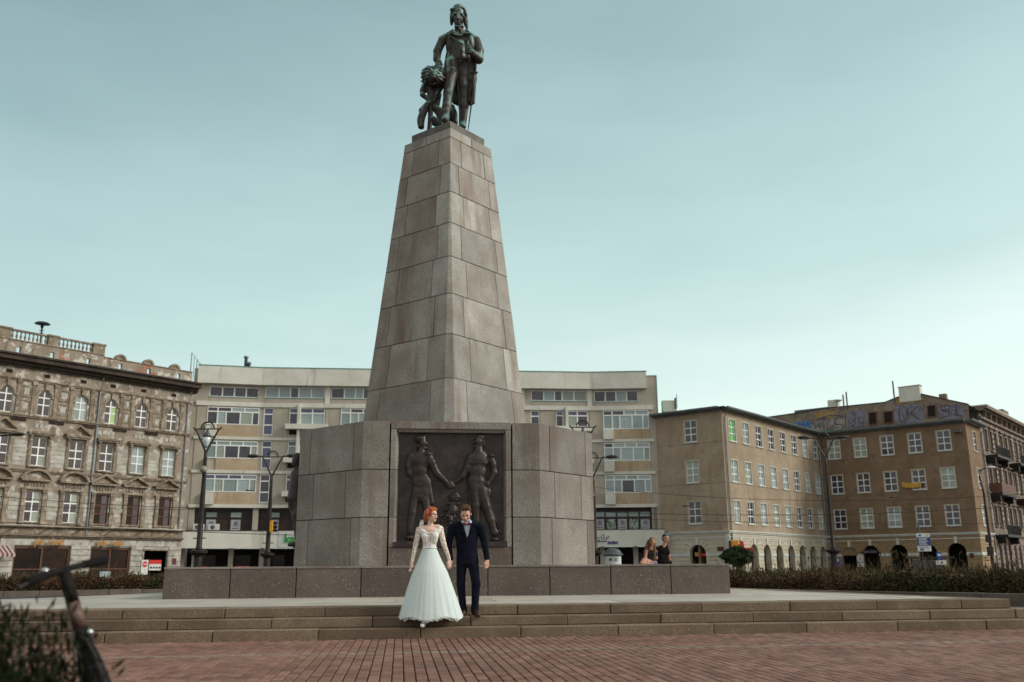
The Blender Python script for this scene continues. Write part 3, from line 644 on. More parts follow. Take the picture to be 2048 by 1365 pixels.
# outline order: corner pairs: 0,1 front chamfer; edge 1 = right face; 2,3 right chamfer; edge 7 = left face
zs = [T-.02, 6.288, 7.608, 8.865, 10.055, 11.167, 12.217, 13.224, 14.143, Zt]
core = MB(ML); b0 = [(x*.93, y*.93) for x, y in shaft(T)]; b1 = [(x*.93, y*.93) for x, y in shaft(Zt)]
core.add([(x, y, T-.02) for x, y in b0]+[(x, y, Zt-.02) for x, y in b1], [list(range(7, -1, -1)), list(range(8, 16))]+[(i, (i+1) % 8, 8+(i+1) % 8, 8+i) for i in range(8)]); core.build('shaft_core', 'joint_dark', mon)
for k in range(9):
    z0, z1 = zs[k]+.009, zs[k+1]-.009; ob, ot = shaft(z0), shaft(z1)
    ja, jb = (.17, .83) if k % 2 == 0 else (.24, .77)
    if k == 8: ja, jb = .5, .5
    for q in range(4):
        e = 2*q+1                                       # the face to the right of corner q
        if k == 8: ring(ob, ot, .3, e-2+.5, e+.5, z0, z1, 'granite_block', 'granite_shaft'); continue
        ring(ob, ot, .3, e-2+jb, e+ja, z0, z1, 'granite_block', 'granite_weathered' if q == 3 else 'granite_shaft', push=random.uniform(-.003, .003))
        ring(ob, ot, .3, e+ja, e+jb, z0, z1, 'granite_block', 'granite_weathered' if q == 3 else 'granite_shaft', push=random.uniform(-.003, .003))
MB(ML).slab([(0, -1.2), (1.2, 0), (0, 1.2), (-1.2, 0)], Zt-.02, Zt-.001).build('shaft_top', 'joint_dark', mon)

# ================================================================ bronze statue
ZS = 14.81
stt = thing('statue', 'green-streaked bronze statue of a long-coated man with sabre and sheaf', 'statue', ML(0, 0, Zt), PSI)
MB(ML).slab([(0, -1.19), (1.19, 0), (0, 1.19), (-1.19, 0)], Zt, ZS).build('base_slab', 'bronze_slab', stt, bevel=.01)
SY = 27.6
def sp(px, py, y=0.0): return tuple(at(px, py, SY+y))
def sc_(a, ra, b, rb, ya=0, yb=None): return cap(sp(*a, ya), ra, sp(*b, ya if yb is None else yb), rb)
def se(a, r, y=0, rot=None): return ell(sp(*a, y), r, rot)
px1 = SY/1900.0
hd = [se((917, 29), (.215, .25, .30), 0), se((917, 41), (.17, .19, .19), -.04), sc_((916.5, 30), .035, (915.5, 38), .05, -.22, -.29), sc_((909, 28.5), .035, (924, 28.5), .035, -.20), se((916, 48.5), (.08, .08, .055), -.17), sc_((911, 43.5), .025, (920, 43.5), .025, -.215),
      se((905.5, 34), (.05, .05, .06), -.12), se((927, 34), (.05, .05, .06), -.12), cut(se((909.5, 32), (.04, .05, .026), -.235)), cut(se((923, 32), (.04, .05, .026), -.235)), sc_((917, 50), .13, (918, 62), .16, .02)]
body = hd + [se((919, 84), (.42, .27, .30), .02), se((918, 76), (.43, .22, .16), .03), sc_((917, 100), .32, (917, 122), .30, 0), sc_((893, 76), .15, (887, 81), .14, 0), sc_((943, 76), .15, (950, 84), .15, 0),
      sc_((885.5, 80), .15, (875, 103), .135, .02, -.02), sc_((875, 103), .135, (873.5, 119), .125, -.02, -.12),                    # right arm down to the sheaf
      sc_((951, 82), .165, (958, 102), .16, .02, .0), sc_((958, 102), .155, (957.5, 119), .15, 0, -.08), sc_((957.5, 119), .15, (943, 106), .13, -.08, -.36),  # left arm bent up to the chest
      sc_((903, 128), .24, (901, 152), .22, -.05), sc_((901, 152), .22, (896.5, 188), .165, -.08, -.22), sc_((896.5, 188), .16, (893.5, 214), .15, -.22, -.30), sc_((893.5, 214), .145, (891, 236), .115, -.30, -.42), sc_((892.5, 236), .11, (889.5, 240), .12, -.45, -.75),
      sc_((927, 128), .25, (928, 175), .21, .1), sc_((928, 175), .2, (927.5, 212), .17, .12), sc_((927.5, 212), .165, (925, 250), .12, .14), sc_((925, 250), .11, (927, 254), .09, .1, -.1)]
bz = blob('figure', body, .026, 'bronze', stt, k=.05)
coat = [se((901, 92), (.16, .25, .38), 0), se((940, 92), (.20, .26, .40), 0), sc_((901, 112), .165, (896, 150), .185, 0), sc_((893, 150), .19, (889, 166), .17, .05), sc_((941, 110), .17, (942, 160), .18, .05), sc_((943, 160), .16, (941, 204), .13, .1, .15),
        sc_((936, 130), .16, (936, 204), .15, .30), sc_((926, 130), .2, (921, 203), .18, .38), sc_((912, 130), .18, (911, 202), .13, .40), sc_((948, 150), .09, (946.5, 206), .06, -.02), sc_((897, 160), .10, (890.5, 176), .03, -.18), sc_((905, 140), .11, (898, 162), .10, -.22)]
blob('coat', coat, .03, 'bronze', stt, k=.07)
blob('collar', [sc_((896, 66.5), .035, (905, 62), .05, -.22, -.16), sc_((905, 62), .05, (917, 72), .03, -.16, -.34), sc_((896, 66.5), .035, (917, 72), .03, -.22, -.34), se((906, 67), (.16, .05, .055), -.27), sc_((943, 68), .035, (932, 62), .05, -.22, -.16), sc_((932, 62), .05, (921, 72), .03, -.16, -.34), se((933, 68), (.17, .05, .055), -.27), sc_((897, 68), .02, (929, 106), .02, -.30), sc_((897, 70), .02, (930, 92), .018, -.3, -.33),
              sc_((912, 54), .05, (925, 54), .05, -.18), se((920, 60), (.06, .07, .10), -.26), sc_((911, 116), .015, (929, 117), .015, -.31)], .018, 'bronze', stt, k=.02)
hair = [se((917, 24.5), (.235, .27, .27), .05), se((903.5, 36), (.07, .16, .28), .06), se((930.5, 37), (.075, .17, .30), .06), sc_((932, 44), .07, (934.5, 61), .035, .08), sc_((903, 20), .06, (925, 16.5), .07, -.15), sc_((928, 19), .06, (932, 30), .05, -.1), sc_((903.5, 42), .06, (903, 50), .03, .05)]
blob('hair', hair, .022, 'bronze', stt, k=.04)
def hand_s(c, d1, name, n=4):
    pr_ = [se(c, (.10, .09, .10), d1)]
    return pr_
rh = [se((876.5, 124), (.10, .09, .11), -.16)] + [sc_((872+k*3.1, 127), .033, (872.5+k*2.9, 138.5), .024, -.20-.02*(k in (1, 2)), -.26) for k in range(4)] + [sc_((881, 122), .036, (885, 131), .026, -.22, -.26)]
blob('hand', rh, .016, 'bronze', stt, k=.02)
lh = [se((937.5, 100), (.11, .10, .13), -.42)] + [sc_((941, 93.5+k*4), .035, (931, 94.5+k*4), .034, -.50, -.48) for k in range(4)] + [sc_((934, 90), .035, (939, 90), .03, -.42, -.5), sc_((936, 84), .03, (936.5, 116), .055, -.44)]
blob('hand', lh, .016, 'bronze', stt, k=.015)
sw = MB(); sw.tube([sp(952, 120, -.1), sp(949.5, 141, -.1)], [.045, .05], 8); sw.tube([sp(941, 147, -.12), sp(948, 145, -.1), sp(955.5, 145.5, -.12)], [.04, .06, .03], 8); sw.tube([sp(948.5, 146, -.1), sp(946.5, 158, -.1), sp(943, 195, -.05)], [.055, .04, .034], 8); sw.tube([sp(943, 195, -.05), sp(942.7, 210, -.05), sp(936.2, 260, -.02)], [.034, .028, .014], 6); sw.ball(sp(942.8, 209, -.05), .045)
sw.build('sabre', 'iron_black', stt, smooth=True)
sh = MB(); shp = []
for k in range(230):
    a = random.uniform(0, 2*math.pi); rr = random.uniform(.0, 1)**.5
    c = (867.0+22*rr*math.cos(a), 153+17*rr*math.sin(a)); y = -.12-.30*math.sqrt(max(0, 1-rr*rr))
    dx, dz = rr*math.cos(a)*4.5, rr*math.sin(a)*4.5-1.5
    shp.append(sc_(c, .045, (c[0]+dx+random.uniform(-2, 2), c[1]+dz+random.uniform(-2, 2)), .028, y+.05, y-.10*(1-rr)))
shp += [se((867, 155), (.33, .34, .27), 0), se((848, 178), (.12, .14, .24), .05, Matrix.Rotation(.35, 3, 'Y')), sc_((845, 190), .09, (859, 202), .06, 0), sc_((862, 165), .2, (862, 203), .09, .05), sc_((884, 168), .12, (866, 206), .06, .05), sc_((861, 200), .085, (861, 238), .085, .02), sc_((861, 238), .085, (858, 262), .07, .02),
        sc_((875, 190), .14, (871, 215), .12, .2), sc_((866, 176), .17, (852, 172), .15, .1)]
blob('wheat_sheaf', shp, .026, 'bronze', stt, k=.03)
lo = []
for k in range(14):       # ribbed, drooping lobe on the left
    f = k/13; ang_ = -.25+f*1.9; c = (854-14*math.sin(min(1.57, ang_+.1))+(0 if f < .6 else (f-.6)*6), 209+f*46)
    lo.append(se(c, (.10+.03*math.sin(f*3), .13, .055), -.05))
lo += [sc_((857, 209), .12, (846, 222), .14, 0), sc_((846, 222), .12, (842, 250), .09, 0), sc_((864, 212), .12, (880, 225), .15, .15), sc_((880, 225), .16, (886, 246), .15, .15), sc_((866, 238), .10, (884, 252), .09, -.2), sc_((870, 246), .12, (886, 250), .11, .2), se((905, 232), (.17, .2, .30), .45), sc_((904, 215), .1, (909, 245), .12, .45)]
blob('drapery', lo, .026, 'bronze', stt, k=.035)

# ================================================================ buildings
def wall(F, s0, s1, z0, z1, ops, name, mat, parent, d=0.0, rev=.28, seg=10):
    """wall face with real openings; ops = (a, b, z0, z1, arch) ; arch True = half round head"""
    T_ = lambda s, dd, z: F(s, dd, z)
    m = MB(T_)
    S = sorted(set([s0, s1]+[x for o in ops for x in o[:2] if s0 < x < s1])); Z = sorted(set([z0, z1]+[x for o in ops for x in o[2:4] if z0 < x < z1]))
    for i in range(len(S)-1):
        for j in range(len(Z)-1):
            cs, cz = (S[i]+S[i+1])/2, (Z[j]+Z[j+1])/2
            if any(o[0] < cs < o[1] and o[2] < cz < o[3] for o in ops): continue
            m.add([(S[i], d, Z[j]), (S[i+1], d, Z[j]), (S[i+1], d, Z[j+1]), (S[i], d, Z[j+1])], [(0, 1, 2, 3)])
    for o in ops:
        a, b, c, e = o[:4]
        if o[4]:
            r = (b-a)/2; ry = min(r, o[5]) if len(o) > 5 else r; sc = (a+b)/2; zs_ = e-ry
            pts = [(sc-r*math.cos(math.pi*k/seg), zs_+ry*math.sin(math.pi*k/seg)) for k in range(seg+1)]
            for k in range(seg):
                x0, x1 = pts[k], pts[k+1]; m.add([(x0[0], d, x0[1]), (x1[0], d, x1[1]), (x1[0], d, e), (x0[0], d, e)], [(0, 1, 2, 3)])
                m.add([(x0[0], d, x0[1]), (x1[0], d, x1[1]), (x1[0], d-rev, x1[1]), (x0[0], d-rev, x0[1])], [(0, 1, 2, 3)])
            top = zs_
        else:
            top = e; m.add([(a, d, e), (b, d, e), (b, d-rev, e), (a, d-rev, e)], [(0, 1, 2, 3)])
        m.add([(a, d, c), (b, d, c), (b, d-rev, c), (a, d-rev, c)], [(3, 2, 1, 0)])
        m.add([(a, d, c), (a, d-rev, c), (a, d-rev, top), (a, d, top)], [(0, 1, 2, 3)]); m.add([(b, d, c), (b, d, top), (b, d-rev, top), (b, d-rev, c)], [(0, 1, 2, 3)])
    # back sheet keeps the rooms behind dark
    return m.build(name, mat, parent, fix=False)
def darkroom(F, s0, s1, z0, z1, parent, d=-1.2, name='interior'):
    MB(F).box(s0, s1, d-.1, d, z0, z1).build(name, 'interior_dark', parent)
def pane_frame(name, wd, ht, rows, fmat, glass, t=.045, dep=.07, arch=False, outer=.05):
    """a window in its own space: x right, -y outwards, z up, origin at the sill's left end.  rows=[(f0,f1,[edges])]"""
    m = MB(); P_ = []
    m.box(0, outer, -dep, 0, 0, ht); m.box(wd-outer, wd, -dep, 0, 0, ht); m.box(outer, wd-outer, -dep, 0, 0, outer)
    if not arch: m.box(outer, wd-outer, -dep, 0, ht-outer, ht)
    iw, ih = wd-2*outer, ht-2*outer
    for r, (f0, f1, ed) in enumerate(rows):
        z0, z1 = outer+ih*f0, outer+ih*f1
        if r: m.box(outer, wd-outer, -dep*.94, -.002, z0-t, z0+t)
        for k in range(len(ed)-1):
            x0, x1 = outer+iw*ed[k], outer+iw*ed[k+1]
            if k: m.box(x0-t, x0+t, -dep*.9, -.004, z0, z1)
            P_.append((x0, x1, z0, z1))
    if arch:
        r = wd/2; zs_ = ht-r; n = 10
        for k in range(n):
            a0, a1 = math.pi*k/n, math.pi*(k+1)/n
            o = [(r-r*math.cos(a), zs_+r*math.sin(a)) for a in (a0, a1)]; i_ = [(r-(r-outer)*math.cos(a), zs_+(r-outer)*math.sin(a)) for a in (a0, a1)]
            m.prism([o[0], o[1], i_[1], i_[0]], -dep, 0)
    fr_ = m.build(name, fmat, None); me = fr_.data
    COL.objects.unlink(fr_); bpy.data.objects.remove(fr_)
    panes = []
    for (x0, x1, z0, z1) in P_:
        mm = MB(); mm.box(x0, x1, -.022, -.012, z0, z1) if not (arch and z1 > ht-wd/2) else mm.prism([(x0, z0), (x1, z0)]+[(x, min(z1, (ht-wd/2)+math.sqrt(max(0, (wd/2)**2-(x-wd/2)**2)))) for x in [x1+(x0-x1)*q/6 for q in range(7)]], -.022, -.012)
        o = mm.build('pane', 'glass_dark', None); panes.append(o.data); COL.objects.unlink(o); bpy.data.objects.remove(o)
    return me, panes, (x0, z0)
GL = {}
def put_window(proto, F, s, z, parent, glass, name='window', d=-.16, fmat=None):
    me, panes, _ = proto
    if fmat and me.materials[0] is not MT[fmat]:
        k = (me.name, fmat)
        if k not in GL: q = me.copy(); q.materials[0] = MT[fmat]; GL[k] = q
        me = GL[k]
    o = bpy.data.objects.new(name, me); link(o, parent, F.M(s, d, z))
    for i, pm0 in enumerate(panes):
        gname = glass[i % len(glass)] if isinstance(glass, (list, tuple)) else glass
        k = (pm0.name, gname)
        if k not in GL: q = pm0.copy(); q.materials[0] = MT[gname]; GL[k] = q
        p = bpy.data.objects.new('pane', GL[k]); link(p, o, F.M(s, d, z))
    return o
def gl(p=(.6, .25, .15)):
    return random.choices(['glass_dark', 'glass_curtain', 'glass_blind'], p)[0]
six = [(0, .34, [0, .5, 1]), (.34, .67, [0, .5, 1]), (.67, 1, [0, .5, 1])]

# ---------------------------------------------------------------- left tenement
PA = (-28.807, 82.0); D1 = (0.6335, 0.7737); D2 = (-.7737, .6335)
FA = Frame(PA, D1)
ta = thing('tenement', 'long old tenement with peeling stucco and a roof balustrade at the left edge', 'building', (*PA, 0), FA.ang)
cols = [-1.85, -4.70, -7.45, -9.98, -12.92, -15.80, -18.7, -21.6]; SL = -24
ops = []
for c in cols:
    ops += [(c-.5, c+.5, 12.98, 14.98, True), (c-.56, c+.56, 9.05, 11.25, False), (c-.56, c+.56, 4.78, 7.10, False)]
wall(FA, SL, 0, 4.46, 16.6, ops, 'wall', 'plaster_old', ta)
darkroom(FA, SL, -.1, 4.5, 16.4, ta, -.9)
MB(FA).box(SL, 0, -14, -13.5, 0, 17.5).build('back_wall', 'plaster_old', ta)
MB(FA).box(-.06, 0, -14, -.01, 0, 17.5).build('party_wall', 'plaster_old', ta)
MB(FA).box(SL, -.1, -14, -.6, 17.2, 17.5).build('roof', 'roof_metal', ta)
W4 = pane_frame('arched_window', 1.0, 2.0, [(0, .42, [0, .5, 1]), (.42, .72, [0, .5, 1]), (.72, 1, [0, .5, 1])], 'window_white', None, arch=True)
W3 = pane_frame('sash_window', 1.12, 2.2, [(0, .36, [0, .5, 1]), (.36, .66, [0, .5, 1]), (.66, 1, [0, .5, 1])], 'window_white', None)
W2 = pane_frame('sash_window', 1.12, 2.32, [(0, .33, [0, .5, 1]), (.33, .66, [0, .5, 1]), (.66, 1, [0, .5, 1])], 'window_white', None)
for i, c in enumerate(cols):
    g4 = ['glass_lime' if k in (1, 3) else 'glass_dark' for k in range(6)] if i == 2 else [gl((.8, .1, .1))]*6
    o = put_window(W4, FA, c-.5, 12.98, ta, g4)
    if i == 2: o['label'] = 'arched window with lime green lower right pane'
    put_window(W3, FA, c-.56, 9.05, ta, 'glass_curtain' if i < 2 else ['glass_dark']*6 if i != 4 else ['glass_dark', 'glass_blind', 'glass_dark', 'glass_dark', 'glass_dark', 'glass_dark'])
    put_window(W2, FA, c-.56, 4.78, ta, ['glass_shop', 'glass_dark'] if i < 3 else ['glass_dark', 'glass_blind', 'glass_dark', 'glass_dark'], fmat='window_brown' if i < 3 else None)
def bld(parts, name, mat, parent, bevel=0):
    m = MB(parts[0])
    for b in parts[1:]: m.box(*b)
    return m.build(name, mat, parent, bevel=bevel)
def B_(F, s0, s1, d0, d1, z0, z1, name, mat, parent): return MB(F).box(s0, s1, d0, d1, z0, z1).build(name, mat, parent)
# string courses and cornices
for z0, z1, d in ((12.70, 12.80, .16), (12.80, 12.90, .24), (8.52, 8.62, .12), (8.62, 8.72, .18), (15.55, 15.63, .10), (15.63, 15.71, .16), (4.40, 4.50, .42), (3.62, 3.74, .30), (3.74, 3.80, .44)):
    B_(FA, SL, .0, 0, d, z0, z1, 'string_course', 'moulding_old', ta)
B_(FA, SL, .02, 0, .10, 3.84, 4.38, 'balcony_band', 'moulding_old', ta)
for k in range(9):                                                # slanting braces over the band
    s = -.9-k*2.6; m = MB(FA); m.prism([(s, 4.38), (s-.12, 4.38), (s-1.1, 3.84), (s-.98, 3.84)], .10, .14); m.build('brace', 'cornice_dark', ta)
B_(FA, SL, .05, .38, .42, 4.50, 4.53, 'ledge_flashing', 'white_trim', ta)
# eaves cornice
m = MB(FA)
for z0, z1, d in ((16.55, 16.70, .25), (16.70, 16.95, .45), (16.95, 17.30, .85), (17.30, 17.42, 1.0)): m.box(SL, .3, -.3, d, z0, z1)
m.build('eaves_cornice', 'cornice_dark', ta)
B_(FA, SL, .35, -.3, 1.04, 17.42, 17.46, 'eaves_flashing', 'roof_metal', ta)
# frieze vents
for c in cols:
    B_(FA, c-.24, c+.24, -.02, .006, 16.0, 16.28, 'frieze_vent', 'interior_dark', ta)
# pilasters and panels of the top floor
edge = [c for c in cols]
for i, c in enumerate(cols):
    for sg in (-1, 1):
        s = c+sg*.86; m = MB(FA); m.box(s-.15, s+.15, 0, .09, 12.9, 15.3); m.box(s-.2, s+.2, 0, .15, 15.3, 15.55); m.box(s-.19, s+.19, 0, .13, 12.9, 13.1); m.build('pilaster', 'moulding_old', ta)
    n = 8; m = MB(FA)
    for k in range(n):
        a0, a1 = math.pi*k/n, math.pi*(k+1)/n; r1, r2 = .52, .68; zc_ = 14.48
        m.prism([(c-r2*math.cos(a0), zc_+r2*math.sin(a0)), (c-r2*math.cos(a1), zc_+r2*math.sin(a1)), (c-r1*math.cos(a1), zc_+r1*math.sin(a1)), (c-r1*math.cos(a0), zc_+r1*math.sin(a0))], 0, .09)
    m.box(c-.10, c+.10, 0, .2, 15.0, 15.5); m.box(c-.70, c-.52, 0, .10, 14.36, 14.5); m.box(c+.52, c+.70, 0, .10, 14.36, 14.5)
    m.build('arch_moulding', 'moulding_old', ta)
    nx = cols[i+1] if i+1 < len(cols) else c-2.9
    mid = (c+nx)/2; hw = abs(c-nx)/2-1.05
    if hw > .2:
        for z0, z1 in ((13.15, 14.05), (14.3, 15.2)):
            m = MB(FA); m.box(mid-hw, mid+hw, 0, .05, z0, z0+.08); m.box(mid-hw, mid+hw, 0, .05, z1-.08, z1); m.box(mid-hw, mid-hw+.08, 0, .05, z0+.08, z1-.08); m.box(mid+hw-.08, mid+hw, 0, .05, z0+.08, z1-.08)
            m.build('wall_panel', 'moulding_old', ta); B_(FA, mid-hw+.2, mid+hw-.2, 0, .03, z0+.2, z1-.2, 'wall_panel', 'plaster_pale', ta)
    # second floor: jambs, consoles, hoods
    for sg in (-1, 1):
        s = c+sg*.72; m = MB(FA); m.box(s-.11, s+.11, 0, .08, 9.0, 11.3); m.build('window_jamb', 'moulding_old', ta)
        m = MB(FA); m.prism([(s-.1, 10.9), (s+.1, 10.9), (s+.1, 11.5), (s-.1, 11.5)], 0, .16); m.box(s-.07, s+.07, .16, .26, 11.2, 11.5); m.box(s-.06, s+.06, 0, .12, 10.65, 10.9); m.build('console', 'moulding_old', ta)
        s = c+sg*.80; m = MB(FA); m.box(s-.14, s+.14, 0, .14, 4.75, 5.6); m.box(s-.17, s+.17, 0, .18, 5.6, 5.72); m.box(s-.12, s+.12, 0, .12, 5.72, 7.0); m.box(s-.17, s+.17, 0, .18, 7.0, 7.2); m.box(s-.18, s+.18, 0, .2, 4.62, 4.78); m.build('half_column', 'moulding_old', ta)
    B_(FA, c-.78, c+.78, 0, .2, 8.92, 9.03, 'window_sill', 'moulding_old', ta)
    B_(FA, c-.62, c+.62, -.1, .1, 4.68, 4.78, 'window_sill', 'moulding_old', ta)
    m = MB(FA); m.box(c-1.0, c+1.0, 0, .34, 11.52, 11.68); m.box(c-.95, c+.95, 0, .26, 11.40, 11.52)
    if i in (3, 5, 7):
        m.prism([(c-1.0, 11.68), (c, 12.42), (c, 12.58), (c-1.15, 11.72)], 0, .34); m.prism([(c+1.0, 11.68), (c+1.15, 11.72), (c, 12.58), (c, 12.42)], 0, .34)
    m.build('window_hood', 'moulding_old', ta)
    m = MB(FA)                                                        # band of dentils beside each hood
    for k in range(9): m.box(c-1.30-k*.13-.04, c-1.30-k*.13+.04, 0, .14, 12.42, 12.68)
    m.build('dentil_band', 'cornice_dark', ta)
    for k in range(3):
        B_(FA, c-.5+k*.36, c-.5+k*.36+.26, 0, .05, 12.0, 12.3, 'stucco_ornament', 'plaster_pale', ta) if i not in (3, 5, 7) else None
    # first floor hoods
    m = MB(FA); m.box(c-1.02, c+1.02, 0, .20, 7.22, 7.34); m.box(c-1.12, c+1.12, 0, .32, 7.86, 8.0)
    if i < 3:
        m.prism([(c-1.12, 8.0), (c, 8.62), (c, 8.82), (c-1.28, 8.06)], 0, .36); m.prism([(c+1.12, 8.0), (c+1.28, 8.06), (c, 8.82), (c, 8.62)], 0, .36)
        m.prism([(c-.75, 8.05), (c+.75, 8.05), (c, 8.48)], 0, .08)
    else:
        n = 10
        for k in range(n):
            a0, a1 = R(20)+R(140)*k/n, R(20)+R(140)*(k+1)/n; r1, r2 = 1.15, 1.33; zc_ = 7.62
            m.prism([(c-r2*math.cos(a0), zc_+.9*r2*math.sin(a0)), (c-r2*math.cos(a1), zc_+.9*r2*math.sin(a1)), (c-r1*math.cos(a1), zc_+.9*r1*math.sin(a1)), (c-r1*math.cos(a0), zc_+.9*r1*math.sin(a0))], 0, .36)
    m.build('window_hood', 'moulding_old', ta)
    m = MB(FA)
    for k in range(7): m.box(c-.78+k*.24, c-.78+k*.24+random.uniform(.1, .2), 0, random.uniform(.04, .1), 7.45+random.uniform(0, .08), 7.75)
    m.build('stucco_ornament', 'moulding_old', ta)
    # pale ashlar fields between the windows, in courses
    for (za, zb, hw0) in ((9.0, 11.3, .95), (4.95, 7.1, 1.08)):
        a_, b_ = nx+hw0, c-hw0
        for kz in range(int((zb-za)/.33)):
            B_(FA, a_, b_, 0, .025, za+kz*.33+.012, za+(kz+1)*.33-.012, 'stucco_course', 'plaster_pale', ta)
# drainpipes
for s in (-8.55, -.42):
    MB().tube([FA(s, .12, 3.9), FA(s, .12, 15.5), FA(s, .5, 16.6)], .06, 6).build('drainpipe', 'pipe_zinc', ta)
# parapet and balustrade
ops = [(s-.16, s+.16, 17.62, 18.15, False) for s in (-1.5, -4.35, -6.95, -9.75, -12.7, -15.3, -18.5)]
m_ = wall(FA, SL, -8.42, 17.46, 18.62, [o for o in ops if o[0] < -8.42], 'parapet', 'plaster_old', ta, d=-.05, rev=.3)
wall(FA, -8.42, -.2, 17.46, 18.45, [o for o in ops if o[0] > -8.42], 'parapet', 'plaster_old', ta, d=-.05, rev=.3)
T2 = lambda s, d, z: FA(s, d, z)
m = MB(FA)
for o in sorted(ops): pass
edges = sorted(ops)
x = SL
for o in edges+[(-.2, -.2, 0, 0)]:
    top = 18.62 if o[0] < -8.42 else 18.45
    m.box(x, o[0], -.35, -.34, 17.46, top); x = o[1]
m.build('parapet_back', 'plaster_old', ta)
m = MB(FA); m.box(SL, -8.42, -.37, .02, 18.62, 18.70); m.box(-8.42, -.2, -.37, .02, 18.45, 18.53)
for c in (-1.9, -4.45, -7.0):
    n = 10
    for k in range(n):
        a0, a1 = math.pi*k/n, math.pi*(k+1)/n; r1, r2 = .34, .52
        m.prism([(c-r2*math.cos(a0), 18.46+r2*math.sin(a0)), (c-r2*math.cos(a1), 18.46+r2*math.sin(a1)), (c-r1*math.cos(a1), 18.46+r1*math.sin(a1)), (c-r1*math.cos(a0), 18.46+r1*math.sin(a0))], -.35, .03)
    m.prism([(c-.36*math.cos(math.pi*k/8), 18.5+.36*math.sin(math.pi*k/8)) for k in range(9)], -.3, -.06)
m.build('parapet_coping', 'moulding_old', ta)
for s0, s1 in ((-9.45, -8.45), (-13.15, -12.35), (-16.95, -16.0), (-20.9, -20.0)):
    m = MB(FA); m.box(s0, s1, -.36, .0, 18.70, 19.42); m.box(s0-.08, s1+.08, -.42, .06, 19.42, 19.55); m.build('balustrade_pier', 'moulding_old', ta)
m = MB(FA); m.box(SL, -8.6, -.30, -.04, 19.36, 19.50); m.build('handrail', 'moulding_old', ta)
bal = MB(); bal.lathe((0, 0, 0), [(.05, 0), (.06, .06), (.045, .1), (.10, .24), (.085, .34), (.045, .46), (.06, .56), (.07, .66)], 8)
b0 = bal.build('baluster', 'moulding_old', ta, smooth=True, M=Matrix.Identity(4)); first = True
s = -9.7
pts = []
for s0, s1 in ((-12.35, -9.45), (-16.0, -13.15), (-20.0, -16.95), (-24, -20.9)):
    n = 9
    for k in range(n): pts.append(s0+(k+.5)*(s1-s0)/n)
for s in pts:
    M = FA.M(s, -.17, 18.70)
    if first: b0.matrix_local = W[ta.name].inverted() @ M; W[b0.name] = M; first = False
    else: link(bpy.data.objects.new('baluster', b0.data), ta, M)
# ground floor
gops = [(-3.55, -1.15, 0, 2.72, False), (-8.0, -4.6, 0, 2.95, False), (-13.9, -9.6, 0, 2.98, False), (-18.6, -15.2, 0, 2.9, False), (-23, -20, 0, 2.9, False)]
wall(FA, SL, 0, 0, 3.62, gops, 'ground_wall', 'plaster_pale', ta, rev=.4)
darkroom(FA, SL, -.1, 0, 3.6, ta, -1.6)
for a_, b_ in ((-1.15, 0), (-4.6, -3.55), (-9.6, -8.0), (-15.2, -13.9), (-20, -18.6)):
    z = .1
    while z < 2.8:
        B_(FA, a_+.02, b_-.02, 0, .07, z+.02, z+.40, 'ashlar_block', 'plaster_pale', ta); z += .44
B_(FA, SL, 0, 0, .08, 3.05, 3.58, 'fascia', 'plaster_pale', ta)
for (a_, b_, c_, e_, _), k in zip(gops[1:], range(4)):
    m = MB(FA); m.box(a_, a_+.14, -.3, -.1, 0, e_); m.box(b_-.14, b_, -.3, -.1, 0, e_); m.box(a_, b_, -.3, -.1, e_-.18, e_); m.box(a_, b_, -.28, -.12, 1.2, 1.28); m.box((a_+b_)/2-.06, (a_+b_)/2+.06, -.28, -.12, 0, e_-.18)
    o = m.build('shopfront_frame', 'door_brown', ta)
    for x0, x1, z0, z1 in ((a_+.14, (a_+b_)/2-.06, .1, 1.2), ((a_+b_)/2+.06, b_-.14, .1, 1.2), (a_+.14, (a_+b_)/2-.06, 1.28, e_-.18), ((a_+b_)/2+.06, b_-.14, 1.28, e_-.18)):
        MB(FA).box(x0, x1, -.22, -.2, z0, z1).build('shop_pane', 'glass_shop', o)
B_(FA, -7.0, -6.1, -.12, -.06, .2, 1.05, 'door_notice', 'glass_curtain', ta)
m = MB(FA); m.box(-3.55, -3.42, -.02, .1, 0, 2.85); m.box(-1.28, -1.15, -.02, .1, 0, 2.85); m.box(-3.55, -1.15, -.02, .1, 2.72, 2.85); m.build('gateway_surround', 'moulding_old', ta)
B_(FA, -3.4, -1.3, -2.2, -2.1, 0, 2.7, 'gate', 'interior_dark', ta)
# lettering over the shops: two gold bank signs
def wavy(F, s, d, z, h, mat, par):
    m = MB(F)
    for q in (0, 1):
        for k in range(6):
            x0, x1 = s+k*h*.14, s+(k+1)*h*.14; y = lambda t: z+q*h*.22+h*.10*math.sin((t-s)/h*7)
            m.prism([(x0, y(x0)), (x1, y(x1)), (x1, y(x1)+h*.12), (x0, y(x0)+h*.12)], d, d+.04)
    return m.build('wave_emblem', mat, par)
for s in (-12.6, -7.65):
    sg = thing('shop_sign', 'gold bank lettering above the shopfront with the open brown door' if s > -9 else 'gold bank lettering above the wide brown shopfront further left', 'sign', FA(s, .13, 3.3), FA.ang)
    o = textmesh('plus', .74, 'sign_amber', 'lettering', FA.M(s, .32, 3.30), sg, .05, .014, 'LEFT', sx=.66)
    wavy(FA, s+.93, .30, 3.20, .42, 'sign_amber', sg)
    textmesh('bank', .74, 'sign_amber', 'lettering', FA.M(s+1.32, .32, 3.30), sg, .05, .014, 'LEFT', sx=.66)
    pass
sg = thing('shop_sign', 'dark maroon fascia board with pale script lettering above the striped awning', 'sign', FA(-17, .1, 3.3), FA.ang)
B_(FA, -19.5, -15.0, .09, .16, 3.02, 3.62, 'board', 'sign_maroon', sg)
